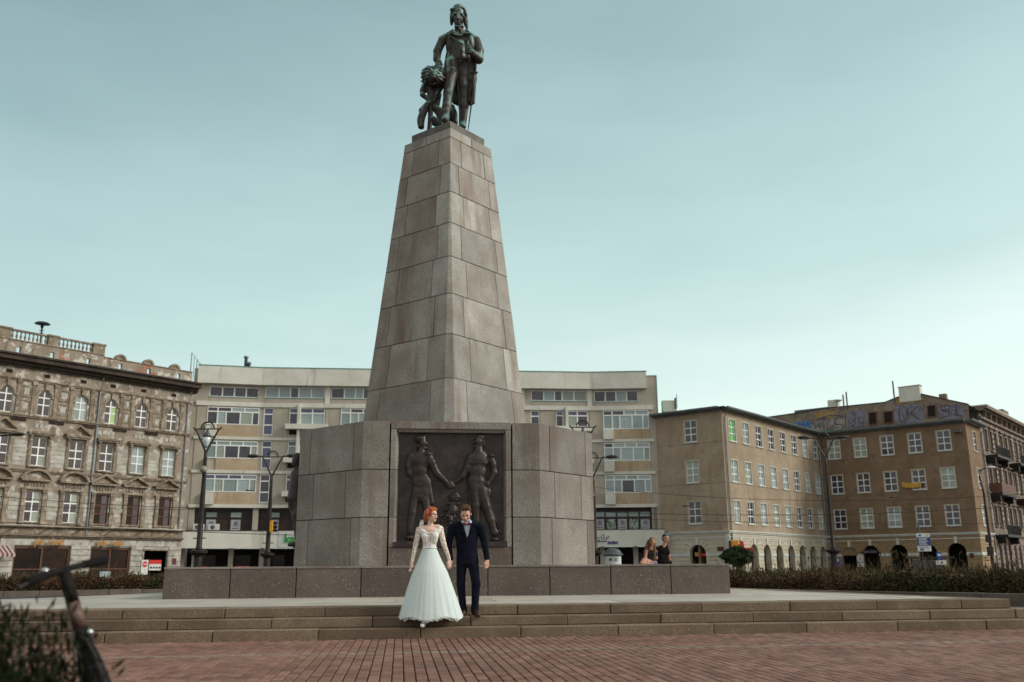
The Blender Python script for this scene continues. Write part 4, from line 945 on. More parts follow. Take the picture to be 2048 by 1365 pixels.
textmesh('Bar Mleczny'[0:3], .3, 'awning_white', 'lettering', FA.M(-17.6, .18, 3.3), sg, .02, .006) if False else None
m = MB(FA)
for k in range(15):                                                 # illegible script: looping strokes
    s = -17.8+k*.17; m.prism([(s, 3.2+.05*math.sin(k*2)), (s+.05, 3.2), (s+.14, 3.42+.06*math.sin(k*3.1)), (s+.10, 3.45)], .165, .18)
m.build('script', 'awning_white', sg)
aw = thing('awning', 'red and white striped shop awning with a scalloped edge', 'awning', FA(-17, 0, 2.8), FA.ang)
k = 0; s = -19.4
while s < -14.4:
    m = MB(FA); m.add([(s, .08, 2.98), (s+.16, .08, 2.98), (s+.16, 1.25, 2.35), (s, 1.25, 2.35), (s+.16, 1.25, 2.13), (s, 1.25, 2.13), (s, .06, 2.94), (s+.16, .06, 2.94), (s+.16, 1.22, 2.30), (s, 1.22, 2.30)], [(0, 1, 2, 3), (3, 2, 4, 5), (6, 9, 8, 7)])
    m.build('awning_stripe', 'awning_white' if k % 2 else 'awning_red', aw, fix=False); s += .16; k += 1
# entrance gate boards: no-entry sign and red and white notice
sg = thing('road_sign', 'small white board with a red no-entry disc beside the dark gateway', 'sign', FA(-3.4, .12, 1.2), FA.ang)
B_(FA, -3.62, -3.0, .10, .14, .75, 1.95, 'board', 'white_paint', sg)
m = MB(FA); m.prism([(-3.31+.24*math.cos(t*.52), 1.6+.24*math.sin(t*.52)) for t in range(12)], .14, .155); m.build('disc', 'red_paint', sg); B_(FA, -3.47, -3.15, .155, .165, 1.56, 1.64, 'bar', 'white_paint', sg)
sg = thing('notice_board', 'red and white warning board hanging inside the dark gateway', 'sign', FA(-2.2, -.1, 1.6), FA.ang)
B_(FA, -2.75, -1.65, -.2, -.16, 1.1, 1.95, 'board', 'white_paint', sg); B_(FA, -2.75, -1.65, -.16, -.15, 1.62, 1.95, 'stripe', 'red_paint', sg)
m = MB(FA)
for k in range(4): m.box(-2.65+k*.26, -2.47+k*.26, -.158, -.148, 1.25, 1.40)
m.build('pictogram', 'ink', sg)
sg = thing('house_plaque', 'small maroon plaque on the stucco right of the gateway', 'plaque', FA(-.6, .1, 1.9), FA.ang); B_(FA, -.78, -.42, .08, .11, 1.6, 2.1, 'plate', 'sign_maroon', sg)
fb = thing('flower_box', 'red flowers in a window box at the white first floor window', 'flower box', FA(-15.8, .1, 4.8), FA.ang)
for s0 in (-16.3,):
    B_(FA, s0, s0+1.0, .02, .2, 4.8, 4.92, 'box', 'door_brown', fb); m = MB(FA)
    for k in range(22): m.ball((s0+random.random(), .1+random.uniform(-.1, .1), 4.98+random.uniform(-.05, .08)), .05, 6)
    m.build('flowers', 'red_paint', fb)
# siren on the roof
sr_ = thing('siren', 'dark mushroom-shaped siren on a thin mast above the roof balustrade', 'siren', at(80, 690, 73))
p0 = at(80, 690, 73); zt = at(80, 648, 73).z
m = MB(); m.tube([(p0.x, p0.y, p0.z-1.2), (p0.x, p0.y, zt)], .07, 8); m.tube([(p0.x-.2, p0.y, zt-.55), (p0.x+.2, p0.y, zt-.55)], .03, 6); m.tube([(p0.x-.15, p0.y, zt-.8), (p0.x+.15, p0.y, zt-.8)], .03, 6); m.lathe((p0.x, p0.y, zt-.35), [(.10, 0), (.13, .1), (.10, .25)], 10); m.build('mast', 'iron_black', sr_)
MB().lathe((p0.x, p0.y, zt-.06), [(.30, 0), (.60, .03), (.60, .06), (.48, .15), (.22, .22), (.02, .24)], 20).build('cap', 'iron_grey', sr_, smooth=True)

# ---------------------------------------------------------------- centre block
Q0 = Vector((-29.1, 83.9, 0)); Q1_ = Vector((-22.7, 85.6, 0)); dd0 = (Q1_-Q0).normalized(); P1 = Q0+dd0*5.75
Q2_ = Vector((8.1, 88.6, 0)); dd1 = (Q2_-Q1_).normalized(); P2 = Q1_+dd1*30.35; P3 = Vector((13.55, 88.2, 0))
FC = [Frame(Q0, dd0), Frame(P1, P2-P1), Frame(P2, P3-P2)]; LC = [5.75, (P2-P1).length, (P3-P2).length]
OFF = [0, .92, .55]
tb = thing('apartment_block', 'wide modern apartment block with pale concrete bands and white ribbon windows behind the monument', 'building', Q0, FC[0].ang)
vent = [(0, .72, [0, .19, .36, .64, .88, 1]), (.76, 1, [0, .19, .46, .72, 1])]
WC = {}
def cwin(F, s0, s1, z0, z1, rows, glass, d=-.10, key=None):
    k = (round(s1-s0, 2), round(z1-z0, 2), str(rows))
    if k not in WC: WC[k] = pane_frame('ribbon_window', s1-s0, z1-z0, rows, 'window_white', None, t=.055, outer=.07)
    return put_window(WC[k], F, s0, z0, tb, glass, d=d)
# opening list per segment: (s0, s1, z0, z1, kind)
def rowA(o):      # a big living-room window with four lights over five
    return [(o+1.03, o+5.65, 14.13, 15.73), (o+1.12, o+5.68, 11.02, 12.60), (o+1.18, o+5.75, 7.96, 9.54)]
segops = [[], [], []]
segops[0] = [(1.10, 5.50, 16.72, 17.68, 'top4')] + [(a, b, c, d, 'big') for a, b, c, d in rowA(0)]
o = OFF[1]
bays = [(-.57, 4.92), (5.52, 10.9), (11.6, 17.0), (17.7, 23.4), (24.56, 29.99)]
for a, b in bays: segops[1].append((a+o, b+o, 16.76, 17.78, 'top5'))
for zz in (14.24, 11.14, 8.04):
    segops[1] += [(-.60+o, .28+o, zz-1.0, zz+1.55, 'door'), (1.75+o, 2.52+o, zz, zz+1.55, 'nar'), (2.74+o, 5.0+o, zz, zz+1.55, 'two'), (6.50+o, 11.0+o, zz, zz+1.55, 'big'), (12+o, 17+o, zz, zz+1.55, 'big'), (18.3+o, 22.8+o, zz, zz+1.55, 'big'), (24.50+o, 25.34+o, zz-.3, zz+1.55, 'nar'), (26.96+o, 27.66+o, zz, zz+1.55, 'nar'), (28.02+o, 30.06+o, zz, zz+1.55, 'two')]
segops[2] = [(-.2+.62, 4.18+.5, 16.68, 17.74, 'top4')] + [(.74+.5, 5.1+.5, z0, z1, 'big') for z0, z1 in ((13.98, 15.80), (10.95, 12.66), (7.92, 9.58))]
for i in range(3):
    F = FC[i]; L_ = LC[i]
    ops = [(a, b, c, d, False) for a, b, c, d, k in segops[i]]
    mz0 = .35 if i == 0 else .0; mz1 = L_-.35 if i == 2 else L_
    wall(F, 0, L_, 6.58, 17.9, ops, 'wall', 'cladding', tb, rev=.2)
    darkroom(F, 0.05, L_-.05, 4.4, 18, tb, -1.0)
    # parapet, bands
    B_(F, -.02 if i else 0, L_-(.55 if i == 2 else 0), 0, .55, 17.88, 19.50, 'parapet', 'concrete_pale', tb)
    B_(F, -.02 if i else -.03, L_-(.52 if i == 2 else 0), -.3, .58, 19.50, 19.58, 'parapet_cap', 'copper_green', tb)
    for z0, z1 in ((15.84, 16.26), (12.74, 13.02), (9.66, 9.94), (6.56, 6.86)):
        B_(F, 0, L_, 0, .14, z0, z1, 'floor_band', 'concrete_pale', tb)
    for a, b, c, d, k in segops[i]:
        if k == 'top4':
            o_ = cwin(F, a, b, c, d, [(0, 1, [0, .25, .5, .75, 1])], [gl((.7, .3, 0)) for _ in range(4)], d=-.12)
            B_(F, a, b, -.16, .04, c-.06, c, 'sill', 'copper_green', tb)
        elif k == 'top5':
            cwin(F, a, b, c, d, [(0, 1, [0, .22, .42, .56, .78, 1])], [gl((.35, .55, .1)) for _ in range(5)], d=-.12); B_(F, a, b, -.16, .04, c-.06, c, 'sill', 'copper_green', tb)
            B_(F, b+.05, b+.5, 0, .10, 16.26, 17.9, 'pier', 'concrete_pale', tb)
        elif k == 'big':
            base = 'glass_blue' if random.random() < .3 else 'glass_dark'
            gs = [random.choice(['glass_curtain', 'glass_curtain', 'glass_blind', base]) for _ in range(5)]+[random.choice([base, 'glass_curtain']) for _ in range(4)]
            if i == 2: gs = ['glass_curtain' if random.random() < .8 else 'glass_dark' for _ in range(9)]
            cwin(F, a, b, c, d, vent, gs, d=.02)
            zb0 = {14: 13.02, 11: 9.94, 8: 6.86, 13: 13.02, 10: 9.94, 7: 6.86}[int(c)]
            B_(F, a+.95, b+.02, .0, .10, zb0, c-.02, 'spandrel_panel', 'ochre_panel', tb)
            B_(F, a-.04, a+.93 if not (i == 0 and int(c) == 11) else a+.1, 0, .42, zb0-.02, c-.06, 'balcony_box', 'concrete_pale', tb)
        elif k == 'door':
            cwin(F, a, b, c, d, [(0, .36, [0, 1]), (.36, .78, [0, 1]), (.78, 1, [0, 1])], ['glass_blue' if c > 9 else 'glass_dark'], d=-.05)
        elif k == 'nar':
            cwin(F, a, b, c, d, [(0, .72, [0, 1]), (.72, 1, [0, 1])], [gl((.6, .3, .1)), 'glass_blue'], d=-.08)
        elif k == 'two':
            cwin(F, a, b, c, d, [(0, .72, [0, .5, 1]), (.72, 1, [0, .5, 1])], [gl((.4, .5, .1)), gl((.4, .5, .1)), 'glass_blue', 'glass_blue'], d=-.08)
            m = MB(F); m.box(a-1.25, b+.35, 0, .75, c-.48, c-.02); m.build('balcony', 'concrete_pale', tb)
            B_(F, a-.95, a-.15, 0, .02, c-.95, c-.5, 'vent_recess', 'interior_dark', tb)
            B_(F, a-.18, a+.06, .02, .5, c-1.2, c+1.9, 'fin', 'concrete_pale', tb) if c > 14 or True else None
# raised cladding panels between windows
for i, lst in ((0, [(.12, .98)]), (1, [(1.22, 2.55), (6.05, 7.3), (26.35, 27.75), (31.1-.1, 31.6)]), (2, [(.0, .6)])):
    for a, b in lst:
        for z0, z1 in ((13.06, 15.78), (9.98, 12.68), (6.9, 9.6)):
            if b <= LC[i]: B_(FC[i], a, b, 0, .05, z0, z1, 'cladding_panel', 'cladding', tb)
# recess strip under the top windows
for i, lst in ((0, [(1.1, 5.5)]), (1, [(a+OFF[1], b+OFF[1]) for a, b in bays]), (2, [(.42, 4.68)])):
    for a, b in lst: B_(FC[i], a, b, 0, .03, 16.29, 16.60, 'spandrel_panel', 'cladding', tb)
# end walls and roof
B_(FC[0], -.35, 0, -10, .02, 0, 19.3, 'end_wall', 'cladding', tb)
B_(FC[2], LC[2]-.5, LC[2]+.42, -10, -.02, 0, 19.15, 'end_wall', 'cladding', tb); B_(FC[2], LC[2]+.42, LC[2]+.5, -10, 0.02, 12, 19.2, 'end_flashing', 'copper_green', tb)
B_(FC[2], LC[2]-.5, LC[2]+.44, -10, 0.01, 19.15, 19.22, 'parapet_cap', 'copper_green', tb)
for i in range(3): B_(FC[i], 0, LC[i], -10, -.3, 17.9, 18.2, 'roof', 'roof_metal', tb)
for px, h in ((491, 1.0), (497.5, .4)):
    p = at(px, 737, 88.5); MB().lathe((p.x, p.y, p.z-.6), [(.16, 0), (.16, .6+h), (.24, .62+h), (.24, .78+h), (.1, .84+h)], 10).build('roof_vent', 'pipe_zinc', tb, smooth=True)
# fence on the roof at the left end
m = MB()
pa, pb_ = at(384, 706, 84.2), at(405, 733, 86)
for k in range(5):
    q = pa.lerp(Vector((pb_.x, pb_.y, pa.z)), k/4); m.tube([(q.x, q.y, 18.4), (q.x, q.y, pa.z-(pa.z-pb_.z)*k/4)], .03 if k % 2 else .05, 5)
m.tube([pa, pb_], .02, 5); m.build('roof_fence', 'pipe_zinc', tb)
# mezzanine: deep dark gallery with posters
npo = {}
MEZ = [[(.45, 1.35), (1.42, 2.5), (2.55, 3.55), (3.60, 4.66), (4.7, 5.55)], None, None]
for i in range(3):
    F = FC[i]; L_ = LC[i]
    B_(F, 0, L_, -.55, -.5, 4.46, 6.56, 'gallery_wall', 'glass_shop', tb)
    s = .4 if i == 0 else .1; e = L_-.5 if i == 2 else L_
    k = 0
    m = MB(F); m.box(s, e, -.5, -.42, 5.60, 5.68); m.box(s, e, -.5, -.42, 6.2, 6.56)
    while s < e-.3:
        m.box(s-.05, s+.05, -.5, -.40, 4.46, 6.3)
        nx = s+1.07
        if i == 2 or (i == 1 and s > 24): typ = k % 2
        else: typ = 0 if k % 2 else 2
        if nx < e+.1:
            B_(F, s+.07, nx-.07, -.49, -.46, 5.74, 6.16, 'upper_light', 'glass_curtain' if (typ == 0 or i == 2) else 'glass_shop', tb)
            if typ != 2 and (i != 1 or s < 3 or s > 29):
                npo[typ] = npo.get(typ, 0)+1; ordn = ['first', 'second', 'third', 'fourth', 'fifth', 'sixth', 'seventh', 'eighth', 'ninth'][npo[typ]-1]
                po = thing('window_poster', (f'{ordn} pale monogram poster from the left' if typ == 0 else f'{ordn} black and white portrait poster from the left') + ' in the dark gallery windows', 'poster', F(s+.1, -.45, 4.6), F.ang, 'posters in the gallery windows')
                B_(F, s+.11, nx-.11, -.46, -.44, 4.56, 5.52, 'sheet', 'poster_paper' if typ == 0 else 'poster_photo', po)
                if typ == 0:
                    o_ = textmesh('IR', .62, 'ink', 'monogram', F.M((s+nx)/2+.02, -.43, 5.12) @ Matrix.Scale(-1, 4, (1, 0, 0)) if False else F.M((s+nx)/2, -.43, 5.12), po, .01, 0, sx=-.8)
                    mm = MB(F); mm.prism([(s+.2, 4.78), (s+.3, 4.70), (nx-.25, 4.74), (nx-.22, 4.80), (s+.32, 4.76)], -.44, -.43); mm.build('flourish', 'ink', po)
        s = nx; k += 1
    m.build('gallery_frame', 'iron_black', tb)
    B_(F, -.02 if i else -.68, L_+(0.45 if i == 2 else 0), .0, 1.3, 2.96, 4.46, 'canopy_fascia', 'concrete_pale', tb)
    B_(F, -.02 if i else -.7, L_+(0.48 if i == 2 else 0), 0, 1.34, 4.46, 4.52, 'canopy_cap', 'iron_black', tb)
    B_(F, -.5, L_+.5, -3.0-.01*i, -2.9-.01*i, 0, 3.0, 'shop_wall', 'interior_dark', tb)
    B_(F, 0, L_, -.5, -.2, 4.40, 4.46, 'gallery_floor', 'concrete_pale', tb)
    k = 0; s = .6
    while s < L_-.4:
        B_(F, s, s+.42, -.6, -.1, 0, 2.96, 'pillar', 'cladding', tb); B_(F, s+.1, s+1.9, -2.88, -2.8, .9, 2.4, 'shop_pane', 'glass_shop', tb); s += 3.1; k += 1
for i, s in ((0, .05), (0, 5.6), (1, 15.3), (1, 24.1), (2, LC[2]-.45)):
    B_(FC[i], s, s+.5, -.48, -.02, 4.52, 6.56, 'gallery_pier', 'cladding', tb)
B_(FC[1], 2.45, 3.45+2, 1.301, 1.33, 2.98, 4.44, 'sign_backboard', 'white_paint', tb)
sg = thing('shop_sign', 'green painted lettering on the white canopy left of the monument', 'sign', FC[1](2.9, 1.34, 3.6), FC[1].ang)
textmesh('kab', 1.05, 'sign_green', 'lettering', FC[1].M(2.95, 1.36, 3.75), sg, .04, .03, 'LEFT')
sg = thing('shop_sign', 'white hair salon lettering with dark edges on the canopy right of the monument', 'sign', FC[2](.5, 1.34, 3.7), FC[2].ang)
textmesh('hair', 1.0, 'sign_navy', 'letter_shadow', FC[2].M(1.36, 1.33, 3.73), sg, .04, .05, 'RIGHT')
textmesh('hair', 1.0, 'white_paint', 'lettering', FC[2].M(1.33, 1.37, 3.76), sg, .05, .02, 'RIGHT')
m = MB(FC[2])
for k in range(8): m.box(1.28+k*.115, 1.36+k*.115, 1.33, 1.36, 3.22, 3.22+random.uniform(.12, .24))
m.box(1.25, 2.22, 1.31, 1.33, 3.16, 3.20); m.build('small_lettering', 'sign_navy', sg)
ac = thing('air_conditioner', 'white air conditioner unit on the canopy ledge below a poster', 'air conditioner', FC[0](2.1, .5, 4.55), FC[0].ang, 'air conditioners on the canopy')
def acunit(s, root):
    m = MB(FC[0]); m.box(s, s+.95, .3, .62, 4.54, 5.08); m.build('casing', 'white_paint', root, bevel=.02)
    m = MB(FC[0]); m.prism([(s+.36+.2*math.cos(t*.4), 4.80+.2*math.sin(t*.4)) for t in range(16)], .62, .63); m.build('fan_grille', 'iron_grey', root)
acunit(1.85, ac)
ac2 = thing('air_conditioner', 'white air conditioner unit half behind the tall lamp post on the canopy ledge', 'air conditioner', FC[0](.6, .5, 4.55), FC[0].ang, 'air conditioners on the canopy'); acunit(.55, ac2)

# ---------------------------------------------------------------- arcaded corner building
K1 = (19.1246, 83.8113); K2 = (33.797, 101.7306); K3 = (45.464, 92.1776); K4 = (49.066, 96.577)
mD2 = (.7737, -.6335)
tc_ = thing('arcaded_building', 'plain beige three-winged building with white-framed windows over a rusticated arcade', 'building', (*K1, 0), Frame(K1, D1).ang)
FR1, FR2, FR3, FR4 = Frame(K1, mD2), Frame(K1, D1), Frame(K2, mD2), Frame(K3, D1)
WB = pane_frame('casement_window', 1.28, 1.98, six, 'window_white', None, t=.04, outer=.06)
rows_ = (12.38, 8.62, 4.92)
def beige(F, s0, s1, centres, arches, mats=('beige_wall', 'beige_base'), tops=15.2, narrow=False, blind=()):
    ops = [(c-.64, c+.64, z, z+1.98, False) for c in centres for z in rows_]
    wall(F, s0, s1, 4.02, tops, ops, 'wall', mats[0], tc_, rev=.22)
    darkroom(F, s0+.3, s1-.3, 4.1, 15, tc_, -.8)
    for c in centres:
        for z in rows_:
            g = gl((.62, .2, .18))
            gs = ['glass_green']*6 if (F is FR2 and c == centres[0] and z > 12) else [g]*6
            if z == 8.62 and F is FR1: gs = ['glass_blind']*6
            o = put_window(WB, F, c-.64, z, tc_, gs, d=-.14, name='window')
            if gs[0] == 'glass_green': o['label'] = 'window with bright green panes'
            B_(F, c-.72, c+.72, -.1, .08, z-.10, z, 'window_sill', 'white_trim', tc_)
            m = MB(F); m.box(c-.72, c-.645, -.02, .03, z, z+1.98); m.box(c+.645, c+.72, -.02, .03, z, z+1.98); m.box(c-.72, c+.72, -.02, .03, z+1.98, z+2.06); m.build('window_surround', 'white_trim' if F is FR2 else 'beige_base', tc_)
    for z in (12.18, 8.46):                                        # shallow scored lines at sill height
        B_(F, s0, s1, -.01, .012, z, z+.03, 'string_line', 'loggia_wall', tc_)
    # ground floor with rusticated courses cut by the arches
    aops = [(c-w_, c+w_, 0, top, True) for c, w_, top in arches if c not in blind]
    wall(F, s0, s1, 0, 4.02, aops, 'ground_wall', mats[1], tc_, rev=.5)
    z = .15
    while z < 3.75:
        h = .36; iv = [(s0, s1)]
        for c, w_, top in arches:
            zs_ = top-w_; r = w_+.02; zz = z+h/2
            hw = r if zz < zs_ else (math.sqrt(max(0, (w_+.45)**2-(zz-zs_)**2)) if zz < zs_+w_+.45 else 0)
            hw = max(hw, r if zz < zs_ else 0)
            if hw <= 0: continue
            nv = []
            for a, b in iv:
                if c+hw <= a or c-hw >= b: nv.append((a, b)); continue
                if c-hw > a: nv.append((a, c-hw))
                if c+hw < b: nv.append((c+hw, b))
            iv = nv
        for a, b in iv:
            if b-a > .08: B_(F, a+.0, b-.0, 0, .045, z+.02, z+h-.02, 'rustic_course', mats[1], tc_)
        z += h
    for c, w_, top in arches:                                     # voussoirs
        zs_ = top-w_; n = 9
        for k in range(n):
            a0, a1 = math.pi*k/n+.03, math.pi*(k+1)/n-.03; r1, r2 = w_+.01, w_+.42
            if k == n//2: B_(F, c-.14, c+.14, 0, .13, zs_+w_, zs_+w_+.62, 'keystone', 'white_trim', tc_); continue
            MB(F).prism([(c-r1*math.cos(a0), zs_+r1*math.sin(a0)), (c-r2*math.cos(a0), zs_+r2*math.sin(a0)), (c-r2*math.cos(a1), zs_+r2*math.sin(a1)), (c-r1*math.cos(a1), zs_+r1*math.sin(a1))], 0, .05).build('voussoir', mats[1], tc_)
    m = MB(F)
    for z0, z1, d in ((3.98, 4.10, .14), (4.10, 4.20, .22), (3.60, 3.68, .10)): m.box(s0, s1+(d if F in (FR1, FR3) else 0), 0, d, z0, z1)
    m.build('storey_cornice', 'white_trim', tc_)
    x = s0                                                         # impost band on the piers
    for c, w_, top in sorted(arches)+[(s1+.9, .9, 0)]:
        if c-w_ > x+.05: B_(F, x, c-w_, 0, .075, 2.0, 2.3, 'impost_band', 'white_trim', tc_)
        x = c+w_
    # eaves
    m = MB(F); m.box(s0-.0, s1+.0, 0, .30, 15.0, 15.12); m.box(s0, s1, 0, .62, 15.12, 15.26); m.build('eaves', 'roof_metal', tc_)
    B_(F, s0, s1, .56, .74, 15.20, 15.34, 'gutter', 'roof_metal', tc_)
beige(FR1, -7.2, 0, [-3.25], [(-3.15, .82, 3.02)])
beige(FR2, 0, 23.16, [2.0+2.83*k for k in range(8)], [(2.12+2.79*k, .80, 3.08) for k in range(8)])
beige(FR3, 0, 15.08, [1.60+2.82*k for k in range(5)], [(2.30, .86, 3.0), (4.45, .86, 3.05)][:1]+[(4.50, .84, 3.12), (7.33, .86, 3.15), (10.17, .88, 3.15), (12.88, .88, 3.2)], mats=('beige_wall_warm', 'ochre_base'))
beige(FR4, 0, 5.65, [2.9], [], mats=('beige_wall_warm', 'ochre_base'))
# loggia behind the arcade
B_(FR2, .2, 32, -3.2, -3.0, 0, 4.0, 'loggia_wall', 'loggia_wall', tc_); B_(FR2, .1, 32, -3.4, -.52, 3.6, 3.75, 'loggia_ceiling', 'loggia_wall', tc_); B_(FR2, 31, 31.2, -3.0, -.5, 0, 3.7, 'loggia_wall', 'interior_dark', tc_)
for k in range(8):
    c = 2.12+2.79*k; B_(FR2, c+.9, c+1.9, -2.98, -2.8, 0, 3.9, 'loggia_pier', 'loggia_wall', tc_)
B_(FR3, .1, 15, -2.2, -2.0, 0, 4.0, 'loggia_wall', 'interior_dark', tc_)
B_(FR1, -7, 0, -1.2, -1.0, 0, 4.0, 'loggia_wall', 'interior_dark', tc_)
m = MB(FR3); m.prism([(1.44, 2.14)]+[(2.3-.86*math.cos(math.pi*k/10), 2.14+.86*math.sin(math.pi*k/10)) for k in range(11)], -.3, -.1); m.build('blind_tympanum', 'ochre_base', tc_)
# white corner strip, drainpipes
B_(FR1, -.28, .0, .0, .09, 0, 3.98, 'corner_strip', 'white_trim', tc_)
for F, s in ((FR2, .35), (FR2, 22.75), (FR4, 5.5)):
    MB().tube([F(s, .14, .3), F(s, .14, 14.4), F(s, .55, 15.15)], .075, 6).build('drainpipe', 'pipe_zinc', tc_)
B_(FR1, -7.3, -7.2, 0, .05, 4, 15, 'wall_joint', 'loggia_wall', tc_)
# hipped roof of the near wing and the tall graffiti-covered attic behind
M2 = MB(); a, b, c, d_ = FR1(-7.3, .5, 15.3), FR1(.5, .5, 15.3), FR2(24.5, -.2, 15.3), FR2(24, -8, 15.3)
e, f_ = FR2(2, -3.8, 15.75), FR2(23, -3.8, 15.75); g_ = FR1(-7.3, -6, 15.5)
M2.T = ID; M2.add([tuple(a), tuple(b), tuple(FR2(23.4, .6, 15.3)), tuple(f_), tuple(e), tuple(g_), tuple(d_)], [(0, 1, 4, 5), (1, 2, 3, 4), (3, 2, 6)]); M2.build('roof', 'roof_metal', tc_, fix=False)
def rz(px, py, d=-.6):
    r = ray(px, py); n = FR3.n; o = FR3(0, d, 0); t = (o-EYEV).dot(n)/r.dot(n); p = r*t+EYEV; return (p-FR3.o).dot(FR3.r), p.z
ridge = [(-6.3, 17.9), (-3.04, 18.0), (.74, 18.2), (7.14, 18.1), (8.62, 18.55), (10.78, 18.6), (12.82, 17.85), (15.4, 16.9)]
m = MB(FR3); poly = [(-6.3, 15.2)]+[(15.4, 15.2)]+ridge[::-1]
Tt = lambda s, d, z: FR3(s, d-(z-15.2)*.22 if d > -3 else d, z)
m = MB(Tt)
gar = [(5.37, 6.28, 15.72, 17.18), (6.95, 7.98, 15.72, 17.10), (11.40, 12.32, 15.92, 17.24)]
ns = 44
for k in range(ns):                                               # attic wall in strips with dormer openings
    a = -6.3+21.7*k/ns; b = -6.3+21.7*(k+1)/ns
    def rdg(s):
        for (x0, y0), (x1, y1) in zip(ridge, ridge[1:]):
            if x0 <= s <= x1: return y0+(y1-y0)*(s-x0)/(x1-x0)
        return ridge[-1][1]
    m.add([(a, -.5, 15.25), (b, -.5, 15.25), (b, -.5, rdg(b)), (a, -.5, rdg(a)), (b, -9, rdg(b)-.3), (a, -9, rdg(a)-.3)], [(0, 1, 2, 3), (3, 2, 4, 5)])
m.build('attic_wall', 'graffiti_wall', tc_)
m = MB(Tt)
for (x0, y0), (x1, y1) in zip(ridge, ridge[1:]): m.prism([(x0, y0), (x1, y1), (x1, y1+.07), (x0, y0+.07)], -.7, -.42)
m.build('ridge_flashing', 'iron_black', tc_)
for a, b, c, d_ in gar:
    m = MB(Tt); t_ = .1; m.box(a, b, -.5, -.38, c, c+t_); m.box(a, b, -.5, -.38, d_-t_, d_); m.box(a, a+t_, -.5, -.38, c+t_, d_-t_); m.box(b-t_, b, -.5, -.38, c+t_, d_-t_); o = m.build('dormer_window', 'door_brown', tc_)
    MB(Tt).box(a+t_, b-t_, -.49, -.44, c+t_, d_-t_).build('pane', 'interior_dark', o)
# graffiti, flat paint on the attic wall: big blocks of letters
def blobpoly(s0, s1, z0, z1, n=22, j=.10):
    pts = []
    for k in range(n):
        t = 2*math.pi*k/n; c_, s_ = math.cos(t), math.sin(t); e = .45
        pts.append(((s0+s1)/2+(s1-s0)/2*abs(c_)**e*(1 if c_ > 0 else -1)*(1+random.uniform(-j, j)), (z0+z1)/2+(z1-z0)/2*abs(s_)**e*(1 if s_ > 0 else -1)*(1+random.uniform(-j, j))))
    return pts
def paint(poly, mat, dz=0): return MB(Tt).prism(poly, -.5, -.488+dz).build('graffiti', mat, tc_)
paint(blobpoly(-3.1, -1.0, 15.9, 17.0), 'graffiti_blue'); paint(blobpoly(-.9, 1.0, 15.6, 16.9), 'graffiti_grey'); paint(blobpoly(1.0, 3.0, 15.5, 17.0), 'graffiti_grey')
paint(blobpoly(3.1, 5.2, 15.5, 17.6), 'graffiti_lilac'); paint(blobpoly(8.1, 11.1, 15.55, 17.6), 'graffiti_lilac'); paint(blobpoly(12.5, 14.9, 15.6, 17.1), 'graffiti_lilac'); paint(blobpoly(8.3, 11.0, 17.75, 18.45), 'graffiti_ochre'); paint(blobpoly(-.6, 1.8, 17.1, 17.8), 'graffiti_ochre'); paint(blobpoly(.2, 1.6, 15.3, 15.7), 'graffiti_green', .001)
def stroke(pts, w_=.05, mat='graffiti_black', dz=.004):
    m = MB(Tt)
    for (x0, y0), (x1, y1) in zip(pts, pts[1:]):
        l = math.hypot(x1-x0, y1-y0) or 1; nx, ny = -(y1-y0)/l*w_, (x1-x0)/l*w_
        m.prism([(x0+nx, y0+ny), (x1+nx, y1+ny), (x1-nx, y1-ny), (x0-nx, y0-ny)], -.488, -.482+dz)
    m.build('graffiti', mat, tc_, fix=False)
def arcp(cx, cy, rx, ry, a0, a1, n=9): return [(cx+rx*math.cos(a0+(a1-a0)*k/n), cy+ry*math.sin(a0+(a1-a0)*k/n)) for k in range(n+1)]
for L_ in ([(-.7, 16.7), (-.5, 16.0), (-.2, 16.5), (0, 16.0), (.15, 16.7)], [(.45, 16.7), (.45, 15.8)], arcp(.5, 17.0, .2, .16, 0, 6.28), [(.8, 16.7), (.8, 15.8), (1.1, 15.8)], arcp(2.1, 16.55, .5, .4, .5, 4.4)+arcp(2.1, 15.85, .5, .35, 1.4, -2.2),
           [(3.6, 17.3), (3.9, 17.3), (3.9, 16.0), (3.5, 15.9), (3.7, 15.7), (4.8, 15.75), (4.9, 16.1), (4.3, 16.1), (4.3, 16.8)], arcp(9.0, 16.6, .35, .8, -1.5, 1.6), [(8.6, 17.3), (8.6, 15.9), (8.9, 15.8)], [(9.5, 17.3), (9.5, 15.9)], [(10.5, 17.3), (9.7, 16.6), (10.6, 15.8)],
           arcp(13.2, 16.8, .5, .25, .3, 5.6), [(12.9, 16.5), (13.6, 16.3), (13.5, 15.9), (12.9, 15.9)], [(14.2, 17.0), (14.2, 15.9), (14.7, 15.8)], [(2.9, 17.3), (2.8, 15.5)], arcp(1.2, 16.3, 2.0, 1.0, .6, 2.6)):
    stroke(L_)
    stroke([(x+.12, y+.08) for x, y in L_], .03, 'graffiti_grey', .002)
for k in range(60):
    s = random.uniform(-1, 14.6); z = random.uniform(15.7, 16.9)
    if not any(a-.2 < s < b+.2 for a, b, _, _ in gar): stroke(arcp(s, z, random.uniform(.1, .4), random.uniform(.1, .4), random.uniform(0, 6), random.uniform(3, 9), 6), .025, random.choice(['graffiti_black', 'graffiti_wall', 'graffiti_grey', 'door_brown']), .003)
for k in range(16):
    s = random.uniform(-2.8, -1.2); z = random.uniform(16.1, 16.8); stroke(arcp(s, z, .2, .25, random.uniform(0, 3), random.uniform(4, 6)), .03, 'sign_navy')
